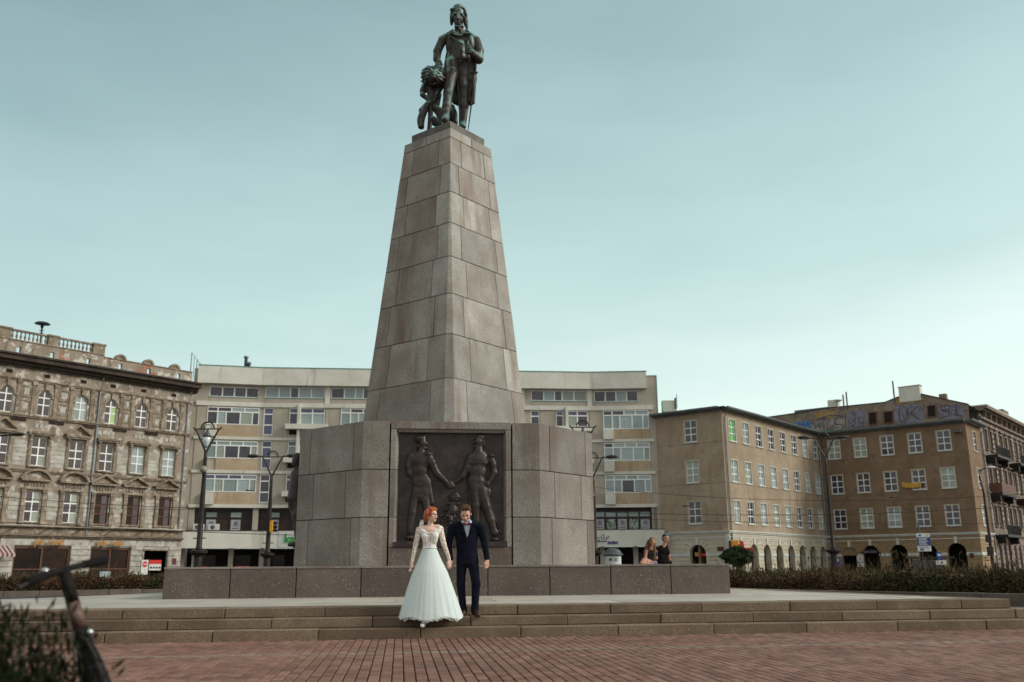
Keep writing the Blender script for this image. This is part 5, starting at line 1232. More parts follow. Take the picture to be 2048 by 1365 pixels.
# chimneys, masts and dish on the roofs
B_(FR3, 8.7, 10.85, -1.8, -1.0, 17.9, 19.5, 'chimney_box', 'concrete_pale', tc_); B_(FR3, 8.65, 10.9, -1.85, -.95, 19.5, 19.56, 'chimney_cap', 'roof_metal', tc_)
B_(FR3, .82, 1.95, -2.2, -1.4, 17.6, 19.1, 'chimney_box', 'concrete_pale', tc_); B_(FR3, -3, .9, -2.2, -1.2, 17.6, 18.35, 'chimney_box', 'roof_metal', tc_)
for s, z in ((2.72, 19.5), (3.1, 19.75), (8.17, 20.3)): MB().tube([FR3(s, -1.1, 16.9), FR3(s, -1.1, z)], .08, 6).build('flue_pipe', 'iron_grey', tc_)
m = MB(); q = FR3(2.15, -1.0, 18.7); m.tube([q-Vector((0, 0, .6)), q], .04, 5); m.lathe((q.x, q.y, q.z), [(.02, 0), (.35, .1), (.45, .22)], 12); o = m.build('satellite_dish', 'concrete_pale', tc_)
B_(FR3, 12.5, 13.2, -2.2, -1.6, 17.3, 18.4, 'chimney', 'graffiti_wall', tc_)
q = at(1345, 808, 92); m = MB(); m.box(q.x-1.0, q.x+.4, q.y, q.y+.8, q.z-.8, q.z+.35); m.build('chimney_box', 'concrete_pale', tc_)
m = MB(); m.tube([(q.x+.3, q.y, q.z-.5), (q.x+.3, q.y, q.z+.6)], .1, 6); m.tube([(q.x+.45, q.y, q.z-.5), (q.x+.45, q.y, q.z+1.0)], .03, 6); m.build('flue_pipe', 'iron_grey', tc_)
# fittings on it
q = thing('wall_lantern', 'grey floodlight under the eaves near the right corner of the beige building', 'lamp', FR3(14.2, .3, 14.3), FR3.ang); m = MB(FR3); m.box(13.9, 14.7, .1, .5, 14.0, 14.3); m.build('housing', 'iron_grey', q, bevel=.04)
q = thing('banner', 'sagging yellow cloth banner strung between two upper windows', 'banner', FR3(8.4, .1, 9.2), FR3.ang)
m = MB(FR3); n = 10
vs = []; fs = []
for k in range(n+1):
    t = k/n; s = 8.35+t*1.95; sag = .12*math.sin(math.pi*t); vs += [(s, .12+.02*math.sin(k*2), 9.42-t*.10-sag*.6), (s, .14+.03*math.sin(k*2), 8.95-t*.1-sag)]
for k in range(n): fs.append((2*k, 2*k+1, 2*k+3, 2*k+2))
m.add(vs, fs); m.add([(s, d+.03, z) for s, d, z in vs], fs); m.build('cloth', 'yellow_banner', q)
for s, z in ((7.9, 8.6), (14.2, 8.8)): pass
sg = thing('hanging_sign', 'bright red and yellow projecting pharmacy-style sign at the first arch', 'sign', FR2(1.6, .3, 3.2), FR2.ang)
ss = FR2; m = MB(); c0 = at(1482, 1091, 83)
F9 = Frame((c0.x, c0.y), (1, 0))
MB(F9).box(-.85, -.2, -.06, .06, c0.z-.45, c0.z+.42).build('panel', 'sign_yellow', sg)
m = MB(F9); m.box(-.9, .1, -.08, .08, c0.z-.62, c0.z-.36); m.prism([(-.15, c0.z-.3), (-.05, c0.z+.45), (.2, c0.z+.3), (.3, c0.z-.3)], -.08, .08); m.prism([(.15, c0.z-.62), (.95, c0.z-.62), (.98, c0.z-.15), (.65, c0.z-.22), (.2, c0.z-.2)], -.08, .08); m.build('panel', 'red_paint', sg)
for k in range(4): MB(F9).box(-.78, -.3, .06, .075, c0.z-.28+k*.17, c0.z-.24+k*.17).build('stripe', 'red_paint', sg)
MB(F9).box(-1.05, -.85, -.1, .1, c0.z-.5, c0.z+.4).build('bracket', 'iron_black', sg)
sg = thing('arch_sign', 'red and orange neon-like sign inside the dark arch behind the seated couple', 'sign', FR1(-3.1, -.3, 2.3), FR1.ang)
B_(FR1, -3.6, -3.0, -.32, -.26, 2.0, 2.35, 'panel', 'sign_amber', sg); B_(FR1, -2.98, -2.45, -.32, -.26, 2.02, 2.25, 'panel', 'red_paint', sg)
sg = thing('house_plaque', 'maroon plaque beside the white corner strip of the beige building', 'plaque', FR1(-.8, .1, 2.7), FR1.ang); B_(FR1, -1.15, -.55, .06, .1, 2.45, 2.8, 'plate', 'sign_maroon', sg)
sg = thing('house_plaque', 'small red plaque low on the right pier of the beige building', 'plaque', FR3(14.3, .1, 1.9), FR3.ang); B_(FR3, 14.0, 14.4, .06, .1, 1.75, 2.2, 'plate', 'sign_maroon', sg)
sg = thing('arch_sign', 'arched iron sign with pale letters in the second dark arch of the right wing', 'sign', FR3(4.5, .1, 2.5), FR3.ang)
MB().tube([FR3(4.5+1.0*math.cos(math.pi*k/10), .12, 2.15+.55*math.sin(math.pi*k/10)) for k in range(11)], .05, 6).build('arch_bar', 'iron_black', sg); textmesh('MACZON', .30, 'ink_faint', 'lettering', FR3.M(4.5, .15, 2.45), sg, .03, .01)
sg = thing('info_board', 'white double notice board on the pier between the blind arch and the iron-signed arch', 'sign', FR3(3.4, .1, 1.5), FR3.ang); B_(FR3, 3.0, 4.0-.35+.05, .06, .1, 1.45, 2.1, 'board', 'white_paint', sg); B_(FR3, 3.0, 3.70, .06, .1, .95, 1.38, 'board', 'white_paint', sg)
MB(FR3).box(3.28, 3.42, .1, .11, 1.75, 1.9).build('crest', 'red_paint', sg)

# ---------------------------------------------------------------- ornate tenement at the right edge
FT = Frame(K4, D1)
td = thing('corner_tenement', 'ornate pinkish stucco tenement with iron balconies at the right edge', 'building', (*K4, 0), FT.ang)
wc = [2.1, 4.3, 6.3, 9.0, 11.3, 13.7, 16.4, 18.9, 21.2, 24, 26.5, 29]
ops = [(c-.5, c+.5, z, z+2.1, False) for c in wc for z in (13.0, 9.1, 5.0)]
wall(FT, 0, 32, 4.1, 16.2, ops, 'wall', 'pale_stucco', td, rev=.25)
gop = [(c-.55, c+.55, .3, 3.2, True) for c in wc]
wall(FT, 0, 32, 0, 4.1, gop, 'ground_wall', 'pale_stucco', td, rev=.3); darkroom(FT, .3, 32, 0, 16, td, -.8)
WD = pane_frame('casement_window', 1.0, 2.1, [(0, .65, [0, .5, 1]), (.65, 1, [0, .5, 1])], 'window_brown', None)
for c in wc:
    for z in (13.0, 9.1, 5.0):
        put_window(WD, FT, c-.5, z, td, gl((.85, .1, .05)), d=-.15)
        m = MB(FT); m.box(c-.68, c-.52, 0, .1, z, z+2.1); m.box(c+.52, c+.68, 0, .1, z, z+2.1); m.box(c-.72, c+.72, 0, .16, z+2.1, z+2.2); m.box(c-.8, c+.8, 0, .28, z+2.45, z+2.58); m.build('window_surround', 'pale_stucco', td)
        B_(FT, c-.7, c+.7, 0, .2, z-.1, z, 'window_sill', 'pale_stucco', td)
for s in (.35, 5.2, 7.6, 15.0, 17.7, 25.2):
    for z in [4.6+.55*k for k in range(21)]: B_(FT, s-.22, s+.22, 0, .09, z, z+.30, 'quoin', 'plaster_pale', td)
for z in [.2+.5*k for k in range(7)]:
    for a, b in zip([0]+[c+.6 for c in wc], [c-.6 for c in wc]+[32]):
        if b > a: B_(FT, a, b, 0, .08, z, z+.42, 'rustic_course', 'pale_stucco', td)
m = MB(FT)
for z0, z1, d in ((4.05, 4.2, .25), (8.3, 8.45, .2), (12.2, 12.35, .2), (16.1, 16.3, .3), (16.9, 17.1, .6), (17.1, 17.35, 1.0)): m.box(0, 32, -.2, d, z0, z1)
m.build('cornice', 'pale_stucco', td); B_(FT, 0, 32, -.15, .12, 16.3, 16.9, 'frieze', 'pale_stucco', td)
B_(FT, -.1, 32, -3, 1.05, 17.35, 17.47, 'roof_edge', 'white_trim', td)
for c in [1.2+2.4*k for k in range(13)]: B_(FT, c-.1, c+.1, .12, .55, 16.35, 16.9, 'bracket', 'pale_stucco', td)
B_(FT, 17.5, 20.5, -3, -1, 17.5, 19.4, 'chimney', 'graffiti_wall', td); B_(FT, 23.5, 32, -3.5, -1, 17.5, 18.6, 'chimney', 'graffiti_wall', td)
for s0, s1, z, solid in ((1.0, 7.4, 12.3, False), (1.0, 7.6, 8.35, True), (1.0, 7.6, 4.1, False), (12, 17, 12.3, False), (13, 18, 8.35, False)):
    b_ = MB(FT); b_.box(s0, s1, 0, 1.2, z-.25, z); b_.prism([(s0+.3, z-.9), (s0+.6, z-.9), (s0+.6, z-.25), (s0+.1, z-.25)], 0, .9); b_.prism([(s1-.3, z-.9), (s1-.6, z-.9), (s1-.6, z-.25), (s1-.1, z-.25)], 0, .9)
    o = b_.build('balcony', 'iron_black', td)
    m = MB(FT)
    if solid: m.box(s0, s1, 1.16, 1.2, z, z+1.0); m.box(s0, s0+.04, 0, 1.16, z, z+1.0); m.box(s1-.04, s1, 0, 1.16, z, z+1.0); m.build('railing', 'door_brown', o)
    else:
        m.box(s0, s1, 1.16, 1.2, z+.95, z+1.0); n = int((s1-s0)/.18)
        for k in range(n): m.box(s0+k*.18, s0+k*.18+.03, 1.17, 1.2, z, z+.95)
        m.build('railing', 'iron_black', o)
# low dark street front beyond, between the buildings (fills the gap behind the apartment block's foot)

# ================================================================ planting beds
def tris(name, C, size, mat, parent=None, aspect=2.2, up=.35):
    """many small leaf faces round the points C (n,3); each leaf is a bent quad"""
    if parent: C = C-np.array(W[parent.name].translation)
    n = len(C); a = rng.normal(size=(n, 3)); a[:, 2] += up*rng.random(n)*3; a /= np.linalg.norm(a, axis=1)[:, None]
    b = np.cross(a, rng.normal(size=(n, 3))); b /= np.linalg.norm(b, axis=1)[:, None]
    s = (size*(.6+.8*rng.random(n)))[:, None]
    v = np.stack([C-a*s*.5, C+b*s/aspect*.5, C+a*s*.5, C-b*s/aspect*.5], 1).reshape(-1, 3)
    me = bpy.data.meshes.new(name); me.vertices.add(4*n); me.vertices.foreach_set('co', v.astype(np.float32).ravel())
    me.loops.add(4*n); me.loops.foreach_set('vertex_index', np.arange(4*n, dtype=np.int32)); me.polygons.add(n); me.polygons.foreach_set('loop_start', np.arange(0, 4*n, 4, dtype=np.int32))
    try: me.polygons.foreach_set('loop_total', np.full(n, 4, dtype=np.int32))
    except Exception: pass
    me.update(); me.validate(); me.materials.append(MT[mat]); return link(bpy.data.objects.new(name, me), parent)
def lump(x, y, f, sd): return (np.sin(x*f+sd)*np.cos(y*f*1.3+sd*2)+.6*np.sin(x*f*2.3+sd*3+y)+.4*np.sin(y*f*3.1+x*1.7))/2
def hedge(name, p0, p1, back, h, n, label, cat, sd):
    p0 = np.array(p0); p1 = np.array(p1); back = np.array(back)
    u = rng.random(n); t = rng.random(n)**1.6; B0 = p0+(p1-p0)*u[:, None]+back*t[:, None]
    hh = h*(.80+.26*lump(B0[:, 0], B0[:, 1], 1.1, sd)+.16*lump(B0[:, 0], B0[:, 1], 3.7, sd+2)); z = hh*rng.random(n)**.6
    C = np.stack([B0[:, 0], B0[:, 1], z], 1); C += rng.normal(size=C.shape)*.04
    br = (1.6*lump(B0[:, 0], B0[:, 1], .8, sd+4) + z/h*.9 - .35 + rng.normal(size=n)*.3) > 0
    tag(tris(name, C[br], .11, 'foliage_brown'), label[0], None, None, 'stuff'); tag(tris(name, C[~br], .11, 'foliage_mix'), label[1], None, None, 'stuff')
    m = int(n*.05); tf = np.clip(lump(B0[:m, 0], B0[:m, 1], .55, sd+7)+.1, 0, 1); C2 = np.stack([B0[:m, 0], B0[:m, 1], hh[:m]*(1+.9*tf*rng.random(m)+.12*rng.random(m))], 1)
    tag(tris(name, C2, .24, 'foliage_mix', None, 8, 3), label[2], None, None, 'stuff')
def kerb(p0, p1, n, label, hk=.22):
    k = thing('kerb', label, 'kerb', (*p0, 0)); d = Vector((p1[0]-p0[0], p1[1]-p0[1])); L_ = d.length; F = Frame(p0, d)
    for i in range(n):
        MB(F).box(L_*i/n+.01, L_*(i+1)/n-.01, -.35+random.uniform(-.01, .01), .0+random.uniform(-.015, .015), -.05, hk+random.uniform(-.012, .012)).build('kerb_block', 'kerb_stone', k, bevel=.01)
    return F, L_
kr0, kr1 = (3.5, 39.6), (18.3, 18.2); kl0, kl1 = tuple(atZ(-70, 1195, 0))[:2], tuple(atZ(335, 1187, 0))[:2]
kl1 = (kl1[0]+3, kl1[1]+1)
kerb(kr0, kr1, 16, 'low dark stone kerb round the planting bed on the right', .32); kerb(kl0, kl1, 8, 'low stone kerb in front of the planting bed on the left')
g = MB().slab([(3.7, 39.8), (18.5, 18.4), (34, 29), (24, 50), (9, 48)], -.05, .16).build('bed_soil', 'soil'); tag(g, kind='structure')
g = MB().slab([(kl0[0]-6, kl0[1]-2), (kl0[0], kl0[1]+.2), (kl1[0], kl1[1]+.2), (kl1[0], kl1[1]+8), (kl0[0]-6, kl0[1]+8)], -.05, .15).build('bed_soil', 'soil'); tag(g, kind='structure')
hedge('shrub_bed', (4.3, 40.0), (18.9, 18.9), (8, 5.5), .90, 150000, ('rusty brown dry shrubs massed in the right planting bed', 'low green plants mixed through the right planting bed', 'thin grass tips rising above the right planting bed'), 'shrubs', 1.3)
hedge('shrub_bed', (kl0[0]-4, kl0[1]+.2), (kl1[0]-.3, kl1[1]+.5), (-.5, 4.0), .93, 42000, ('ochre brown clipped shrubs massed in the left planting bed', 'green undergrowth at the foot of the left planting bed', 'thin grass tips rising above the left planting bed'), 'shrubs', 5.1)

# ================================================================ small round tree
q = at(1475, 1130, 62); X0, Y0 = q.x, q.y
t = thing('tree', 'small dark green ball-crowned tree in front of the corner arcade', 'tree', (X0, Y0, 0))
MB().tube([(X0, Y0, 0), (X0+.03, Y0, .6), (X0, Y0, 1.25)], [.09, .07, .06], 8).build('trunk', 'bark', t)
for a in (0, 1.2, 2.6, 4.0, 5.1): MB().tube([(X0, Y0, 1.0), (X0+.3*math.cos(a), Y0+.3*math.sin(a), 1.35), (X0+.6*math.cos(a), Y0+.6*math.sin(a), 1.6)], [.04, .03, .015], 5).build('branch', 'bark', t)
n = 15000; v = rng.normal(size=(n, 3)); v /= np.linalg.norm(v, axis=1)[:, None]; r = rng.random(n)**.35
lum = 1+.16*np.sin(v[:, 0]*6+1)*np.cos(v[:, 2]*7)+.1*np.sin(v[:, 1]*9+v[:, 0]*5)
C = v*(r*lum)[:, None]*np.array([.98, .95, .60])+np.array([X0, Y0, 1.72]); C = C[rng.random(len(C)) < .9]
tris('crown', C, .16, 'foliage_dark', t)

# ================================================================ lamps, traffic light
def lamp_post(px, Y, base_y, top_y, kind, label, X=None, plate=True, sl=1.0):
    p = at(px, base_y, Y); X = p.x if X is None else X; zt = at(px, top_y, Y).z
    t = thing('street_lamp', label, 'street lamp', (X, Y, 0), 0, 'ornate iron lamp posts on the square')
    m = MB(); m.lathe((X, Y, 0), [(.30, 0), (.30, .25), (.22, .35), (.22, 1.75), (.27, 1.85)], 12); m.build('pedestal', 'iron_black', t)
    if plate: MB().lathe((X, Y, 1.86), [(.30, 0), (.46, .10), (.48, .22), (.26, .26)], 12).build('collar', 'iron_black', t)
    zj = zt-1.55
    MB().lathe((X, Y, 2.1), [(r_*sl, z_) for r_, z_ in ((.21, 0), (.23, .08), (.18, .2), (.155, (zj-2.1)*.45), (.165, (zj-2.1)*.46), (.105, (zj-2.1)*.9), (.12, (zj-2.1)*.92), (.09, zj-2.1))], 12).build('pole', 'iron_black', t, smooth=True)
    for z in (2.7, 2.75+.4): MB().box(X-.34, X+.34, Y-.03, Y+.03, z, z+.05).build('cleat', 'iron_black', t) if z < 3 else None
    for s in (-1, 1):
        MB().tube([(X, Y, zj-.1), (X+s*.22, Y, zj+.35), (X+s*.62, Y, zj+1.15), (X+s*.78, Y, zj+1.28)], [.06, .05, .045, .03], 6).build('arm', 'iron_black', t)
    MB().tube([(X-.74, Y, zj+1.18), (X+.74, Y, zj+1.18)], .035, 6).build('crossbar', 'iron_black', t)
    MB().tube([(X+.36*math.cos(a*math.pi/8), Y, zj+1.20+.36*math.sin(a*math.pi/8)) for a in range(9)], .045, 6).build('ring', 'iron_black', t)
    MB().tube([(X+.24*math.cos(a*math.pi/8), Y, zj+1.20+.24*math.sin(a*math.pi/8)) for a in range(9)], .02, 5).build('ring', 'iron_black', t)
    if kind == 'hang':
        MB().lathe((X, Y, zj+.15), [(.03, 0), (.13, .12), (.20, .35), (.22, .55), (.18, .58)], 14).build('lamp_bowl', 'lamp_glass', t, smooth=True); MB().lathe((X, Y, zj+.74), [(.23, 0), (.20, .12), (.08, .28), (.05, .45)], 12).build('lamp_cap', 'iron_grey', t, smooth=True)
    if kind in ('heads', 'both'):
        for s in (-1, 1):
            MB().tube([(X+s*.7, Y, zj+1.2), (X+s*1.0, Y, zj+1.2)], .04, 6).build('bracket', 'iron_black', t)
            h = MB(); h.ball((X+s*1.28, Y, zj+1.24), (.42, .2, .13), 12); o = h.build('lamp_head', 'iron_black', t, smooth=True)
            MB().ball((X+s*1.30, Y, zj+1.15), (.24, .13, .06), 10).build('lamp_glass', 'lamp_glass', o, smooth=True)
    return t, X, zj
t, X, zj = lamp_post(410, 50, 1000, 845, 'hang', 'tall black iron lamp post with hanging bell lamp and a round globe below', -16.62, sl=.85)
MB().ball((X+.02, 49.75, 6.33), .20, 14).build('globe', 'lamp_globe', t, smooth=True); MB().tube([(X, 50, 5.95), (X+.02, 49.8, 6.12)], .06, 6).build('globe_bracket', 'iron_black', t)
t2, X2, zj2 = lamp_post(541, 60, 1000, 903, 'heads', 'black lamp post with two outstretched lamp heads beside the yellow traffic light', -15.58, sl=.85)
lamp_post(1660, 60, 1000, 866, 'heads', 'slim black two-headed lamp post in front of the beige inner corner', 20.25, sl=.65)
lamp_post(1165, 52, 860, 842, 'hang', 'lamp post whose arched top shows above the right shoulder of the stone base', 3.98)
lamp_post(1186, 60, 1000, 905, 'heads', 'lamp post hidden by the stone base except for its right lamp head', 5.15)
tl = thing('traffic_light', 'yellow traffic light seen side-on fixed to the second lamp post', 'traffic light', (X2+.28, 59.9, 3.3))
MB().box(X2+.14, X2+.34, 59.6, 59.95, 3.38, 4.1).build('housing', 'sign_yellow', tl, bevel=.02)
for k in range(3): MB().tube([(X2+.34, 59.78, 3.52+.23*k), (X2+.58, 59.78, 3.50+.23*k)], [.10, .085], 8).build('visor', 'iron_black', tl)
# single arm lamp on the right, and a tram-line mast arm entering from the left
q = at(1972, 1110, 66)
t = thing('street_lamp', 'thin grey single-arm street lamp before the right corner of the beige building', 'street lamp', (33.1, 66, 0))
MB().tube([(33.25, 66, 0), (33.25, 66, 6.0), (33.1, 66, 7.2), (33.25, 66, 7.6), (33.6, 66, 7.78)], [.12, .08, .05, .045, .04], 8).build('pole', 'iron_black', t); MB().ball((33.95, 66, 7.8), (.38, .16, .09), 12).build('lamp_head', 'concrete_pale', t, smooth=True)
m = MB(); m.box(33.0, 33.3, 65.85, 66.1, 2.6, 3.1); m.box(33.0, 33.35, 65.85, 66.1, 1.7, 2.3); m.build('signal_box', 'iron_black', t)
q = at(38, 869, 45)
t = thing('street_lamp', 'dark lamp head on a mast arm entering at the left edge', 'street lamp', (q.x-2.6, 45, 0))
MB().tube([(q.x-2.6, 45, 0), (q.x-2.6, 45, q.z-.5), (q.x-2.0, 45, q.z-.15), (q.x-.3, 45, q.z-.02)], [.14, .1, .06, .04], 8).build('pole', 'iron_black', t); MB().ball((q.x-.05, 45, q.z), (.36, .18, .10), 12).build('lamp_head', 'iron_black', t, smooth=True)

# ================================================================ advertising column, signs, shelter
Xk, Yk = at(1226, 1110, 66).x, 66
t = thing('advertising_column', 'round advertising column with a grey domed cap and white poster band', 'advertising column', (Xk, Yk, 0))
MB().lathe((Xk, Yk, 0), [(.56, 0), (.56, 1.85)], 24).build('drum', 'white_paint', t, smooth=False); MB().lathe((Xk, Yk, 0), [(.6, 0), (.6, .3), (.565, .32)], 24).build('plinth', 'iron_grey', t)
MB().lathe((Xk, Yk, 1.85), [(.60, 0), (.72, .06), (.70, .12), (.60, .16), (.54, .32), (.40, .45), (.2, .53), (.02, .56)], 24).build('dome', 'iron_grey', t, smooth=True)
m = MB()
for z, w_ in ((1.66, .5), (1.58, .38), (1.5, .45)): m.add([(Xk+.02+.575*math.sin(a), Yk-.575*math.cos(a), zz) for zz in (z, z+.035) for a in (.0, w_*.5, w_)], [(0, 1, 4, 3), (1, 2, 5, 4)])
m.add([(Xk+.575*math.sin(a), Yk-.575*math.cos(a), zz) for zz in (1.52, 1.68) for a in (-.6, -.4, -.25)], [(0, 1, 4, 3), (1, 2, 5, 4)]); m.build('poster_print', 'ink', t, fix=False)
q = at(1838, 1085, 60)
t = thing('information_board', 'tall white and navy project information board on a thin mast', 'sign', (q.x, 60, 0))
MB().tube([(q.x+.25, 60.08, 0), (q.x+.1, 60.08, 3.75)], .05, 8).build('mast', 'iron_grey', t)
zt = at(1847, 1067, 60).z; x0, x1 = at(1834, 1085, 60).x, at(1861, 1085, 60).x; H_ = 1.12
MB().box(x0, x1, 59.98, 60.02, zt-H_, zt).build('panel', 'white_paint', t); MB().box(x0, x1, 59.97, 59.98, zt-H_*.68, zt-H_*.22).build('print', 'sign_navy', t)
m = MB()
for k in range(5): m.box(x0+.10, x0+.10+random.uniform(.45, .62), 59.96, 59.97, zt-.34-.09*k, zt-.30-.09*k)
m.build('text_line', 'white_paint', t); MB().box(x0+.14, x0+.30, 59.97, 59.98, zt-H_*.16, zt-H_*.06).build('print', 'sign_blue', t); MB().box(x1-.2, x1-.1, 59.97, 59.98, zt-H_*.16, zt-H_*.06).build('print', 'sign_yellow', t); MB().box(x0+.15, x0+.38, 59.97, 59.98, zt-H_*.95, zt-H_*.85).build('print', 'sign_navy', t)
m = MB()
for k in range(3): m.box(x0+.1, x1-.12, 59.97, 59.98, zt-H_*.73-.05*k, zt-H_*.72-.05*k)
m.build('text_line', 'ink_faint', t)
q = at(1674, 1124, 62)
t = thing('parking_sign', 'blue square parking sign with a white P beside the two-headed lamp post', 'sign', (q.x, 62, 0))
MB().tube([(q.x, 62.04, 0), (q.x, 62.04, q.z+.3)], .03, 6).build('post', 'iron_grey', t); MB().box(q.x-.22, q.x+.22, 61.98, 62.01, q.z-.24, q.z+.24).build('panel', 'sign_blue', t, bevel=.005)
textmesh('P', .42, 'white_paint', 'lettering', Matrix.Translation((q.x, 61.96, q.z+.03)), t, .01, .01)
q = at(1878, 1112, 60)
t = thing('bus_stop_sign', 'blue bus stop sign with a small white line board below', 'sign', (q.x, 60, 0))
MB().tube([(q.x, 60.04, 0), (q.x, 60.04, q.z+.25)], .03, 6).build('post', 'iron_grey', t); MB().box(q.x-.16, q.x+.16, 59.98, 60.01, q.z-.22, q.z+.22).build('panel', 'sign_blue', t); MB().box(q.x-.10, q.x+.10, 59.96, 59.98, q.z-.02, q.z+.12).build('pictogram', 'white_paint', t)
MB().box(q.x-.24, q.x+.42, 59.98, 60.01, q.z-.55, q.z-.28).build('line_board', 'white_paint', t); MB().box(q.x+.05, q.x+.16, 59.96, 59.98, q.z-.47, q.z-.38).build('print', 'red_paint', t)
x0, x1 = at(1822, 1124, 66).x, at(1900, 1124, 66).x
t = thing('bus_shelter', 'low dark glass bus shelter roof showing over the bushes on the right', 'shelter', ((x0+x1)/2, 66, 0))
MB().box(x0, x1, 65.3, 66.8, 1.52, 1.62).build('roof', 'iron_black', t, bevel=.02)
for x in (x0+.3, x1-.3): MB().tube([(x, 66.6, 0), (x, 66.6, 1.52)], .05, 6).build('post', 'iron_black', t)
MB().box(x0+.35, x1-.35, 66.58, 66.6, .3, 1.45).build('glass_panel', 'glass_dark', t)

# ================================================================ overhead wires
for (a, b, sag, r, lab) in (((-40, 990, 58), (1150, 985, 64), 2.0, .018, 'upper tram wire crossing behind the left lamp posts'), ((-40, 1042, 56), (640, 1072, 60), .2, .020, 'low tram wire running in front of the left tenement'), ((-40, 1008, 62), (700, 1012, 62), .6, .014, 'thin span wire crossing the left tenement windows'),
                            ((1150, 1022, 58), (2100, 1008, 58), .9, .018, 'tram wire crossing in front of the beige building'), ((1150, 1033, 62), (2100, 1046, 62), .5, .014, 'lower thin wire crossing the beige building'), ((1150, 970, 70), (2100, 985, 56), 1.6, .014, 'upper sagging wire across the beige wings')):
    p, q = at(a[0], a[1], a[2]), at(b[0], b[1], b[2]); pts = []
    for k in range(17):
        t_ = k/16; v_ = p.lerp(q, t_); v_.z -= sag*4*t_*(1-t_)*.5; pts.append(v_)
    o = MB().tube(pts, r, 5).build('overhead_wire', 'iron_black'); tag(o, lab, 'wire')
for px, py, Y, lab in ((492, 981, 60, 'left'), (1365, 1012, 59, 'middle'), (1780, 995, 58, 'right')):
    q = at(px, py, Y); o = MB().tube([q, q+Vector((.5, 0, -.03))], [.05, .03], 6).build('insulator', 'iron_black'); tag(o, f'small dark insulator hanging on a tram wire, the {lab}most of three', 'insulator')

# ================================================================ red seats or car edge glimpsed under the canopy
for px0, px1, lab in ((402, 413, 'small red bench end glimpsed under the canopy by the left lamp post'), (472, 500, 'long low red bench back glimpsed under the canopy between the lamp posts')):
    a, b = at(px0, 1131, 62), at(px1, 1131, 62); t = thing('bench', lab, 'bench', (a.x, 62, 0))
    MB().box(a.x, b.x, 62, 62.06, .75, 1.32).build('backrest', 'red_paint', t); MB().box(a.x, b.x, 61.5, 62, .45, .5).build('seat', 'red_paint', t)
    for x in (a.x+.05, b.x-.05): MB().box(x-.03, x+.03, 61.6, 62.0, 0, .45).build('leg', 'iron_black', t)

# ================================================================ foreground scooter, leaning on its stand
sct = thing('scooter', 'dark electric kick scooter with a thick battery stem, leaning, blurred at the left edge', 'scooter', (-1.35, 3.45, 0))
b0 = at(128, 1142, 3.4); b1 = at(192, 1372, 3.4); ax = (b1-b0).normalized()
low = b0+ax*((b0.z-.16)/-ax.z)
MB().tube([b0-ax*.01, b0+ax*.12], [.021, .023], 14).build('stem_head', 'scooter_paint', sct, smooth=True)
MB().tube([b0+ax*.12, b0+ax*.21], .024, 14).build('stem_band', 'scooter_bronze', sct, smooth=True)
MB().tube([b0+ax*.21, b0+ax*.235, b0+ax*.27, b0+ax*.29], [.025, .031, .031, .030], 14).build('clamp', 'scooter_paint', sct, smooth=True)
MB().tube([b0+ax*.29, b0+ax*.32, b0+ax*.44, low], [.033, .039, .052, .054], 16).build('battery_stem', 'scooter_paint', sct, smooth=True)
MB().tube([b0+ax*.355, b0+ax*.362], .0455, 16).build('trim_ring', 'iron_grey', sct, smooth=True)
hL, hR = at(48, 1166, 3.20), at(212, 1120, 3.62); hm = b0-ax*.005
MB().tube([hL.lerp(hm, .45), hm, hm.lerp(hR, .5)], .013, 12).build('handlebar', 'scooter_paint', sct, smooth=True)
for a, b in ((hL, hL.lerp(hm, .52)), (hR, hR.lerp(hm, .55))): MB().tube([a, a.lerp(b, .05), b], [.014, .017, .016], 12).build('grip', 'rubber_black', sct, smooth=True)
MB().ball(tuple(at(90, 1143, 3.3)+Vector((0, 0, .003))), (.012, .012, .009), 12).build('bell', 'chrome', sct, smooth=True)
MB().tube([hL.lerp(hm, .6), hL.lerp(hm, .45)+Vector((0, -.06, -.012)), hL.lerp(hm, .1)+Vector((0, -.06, -.02))], .006, 6).build('brake_lever', 'iron_black', sct)
for s in (-1, 1): MB().tube([b0+ax*.22+Vector((s*.015, -.025, 0)), b0+ax*.30+Vector((.034*s+.006, -.035, 0)), b0+ax*.42+Vector((.054*s, -.04, 0)), b0+ax*.56+Vector((.060*s, -.04, 0)), b0+ax*.75+Vector((.03*s, -.04, 0))], .0045, 6).build('cable', 'iron_black', sct)
MB().ball(tuple(b0+ax*.225+Vector((.04, -.02, 0))), .012, 8).build('latch', 'chrome', sct, smooth=True)
MB().box(low.x-.09, low.x+.09, low.y, low.y+.85, .11, .16).build('deck', 'scooter_paint', sct, bevel=.02)
for dy in (-.08, .92):
    c = Vector((low.x, low.y+dy, .11)); pts = [(c.x, c.y+.09*math.cos(k*math.pi/8), c.z+.09*math.sin(k*math.pi/8)) for k in range(17)]
    wo = MB().tube(pts, .022, 8).build('wheel', 'rubber_black', sct, smooth=True); MB().tube([(c.x-.03, c.y, c.z), (c.x+.03, c.y, c.z)], .05, 12).build('hub', 'iron_grey', wo)
MB().tube([low, (low.x, low.y-.08, .12)], .03, 8).build('fork', 'scooter_paint', sct)
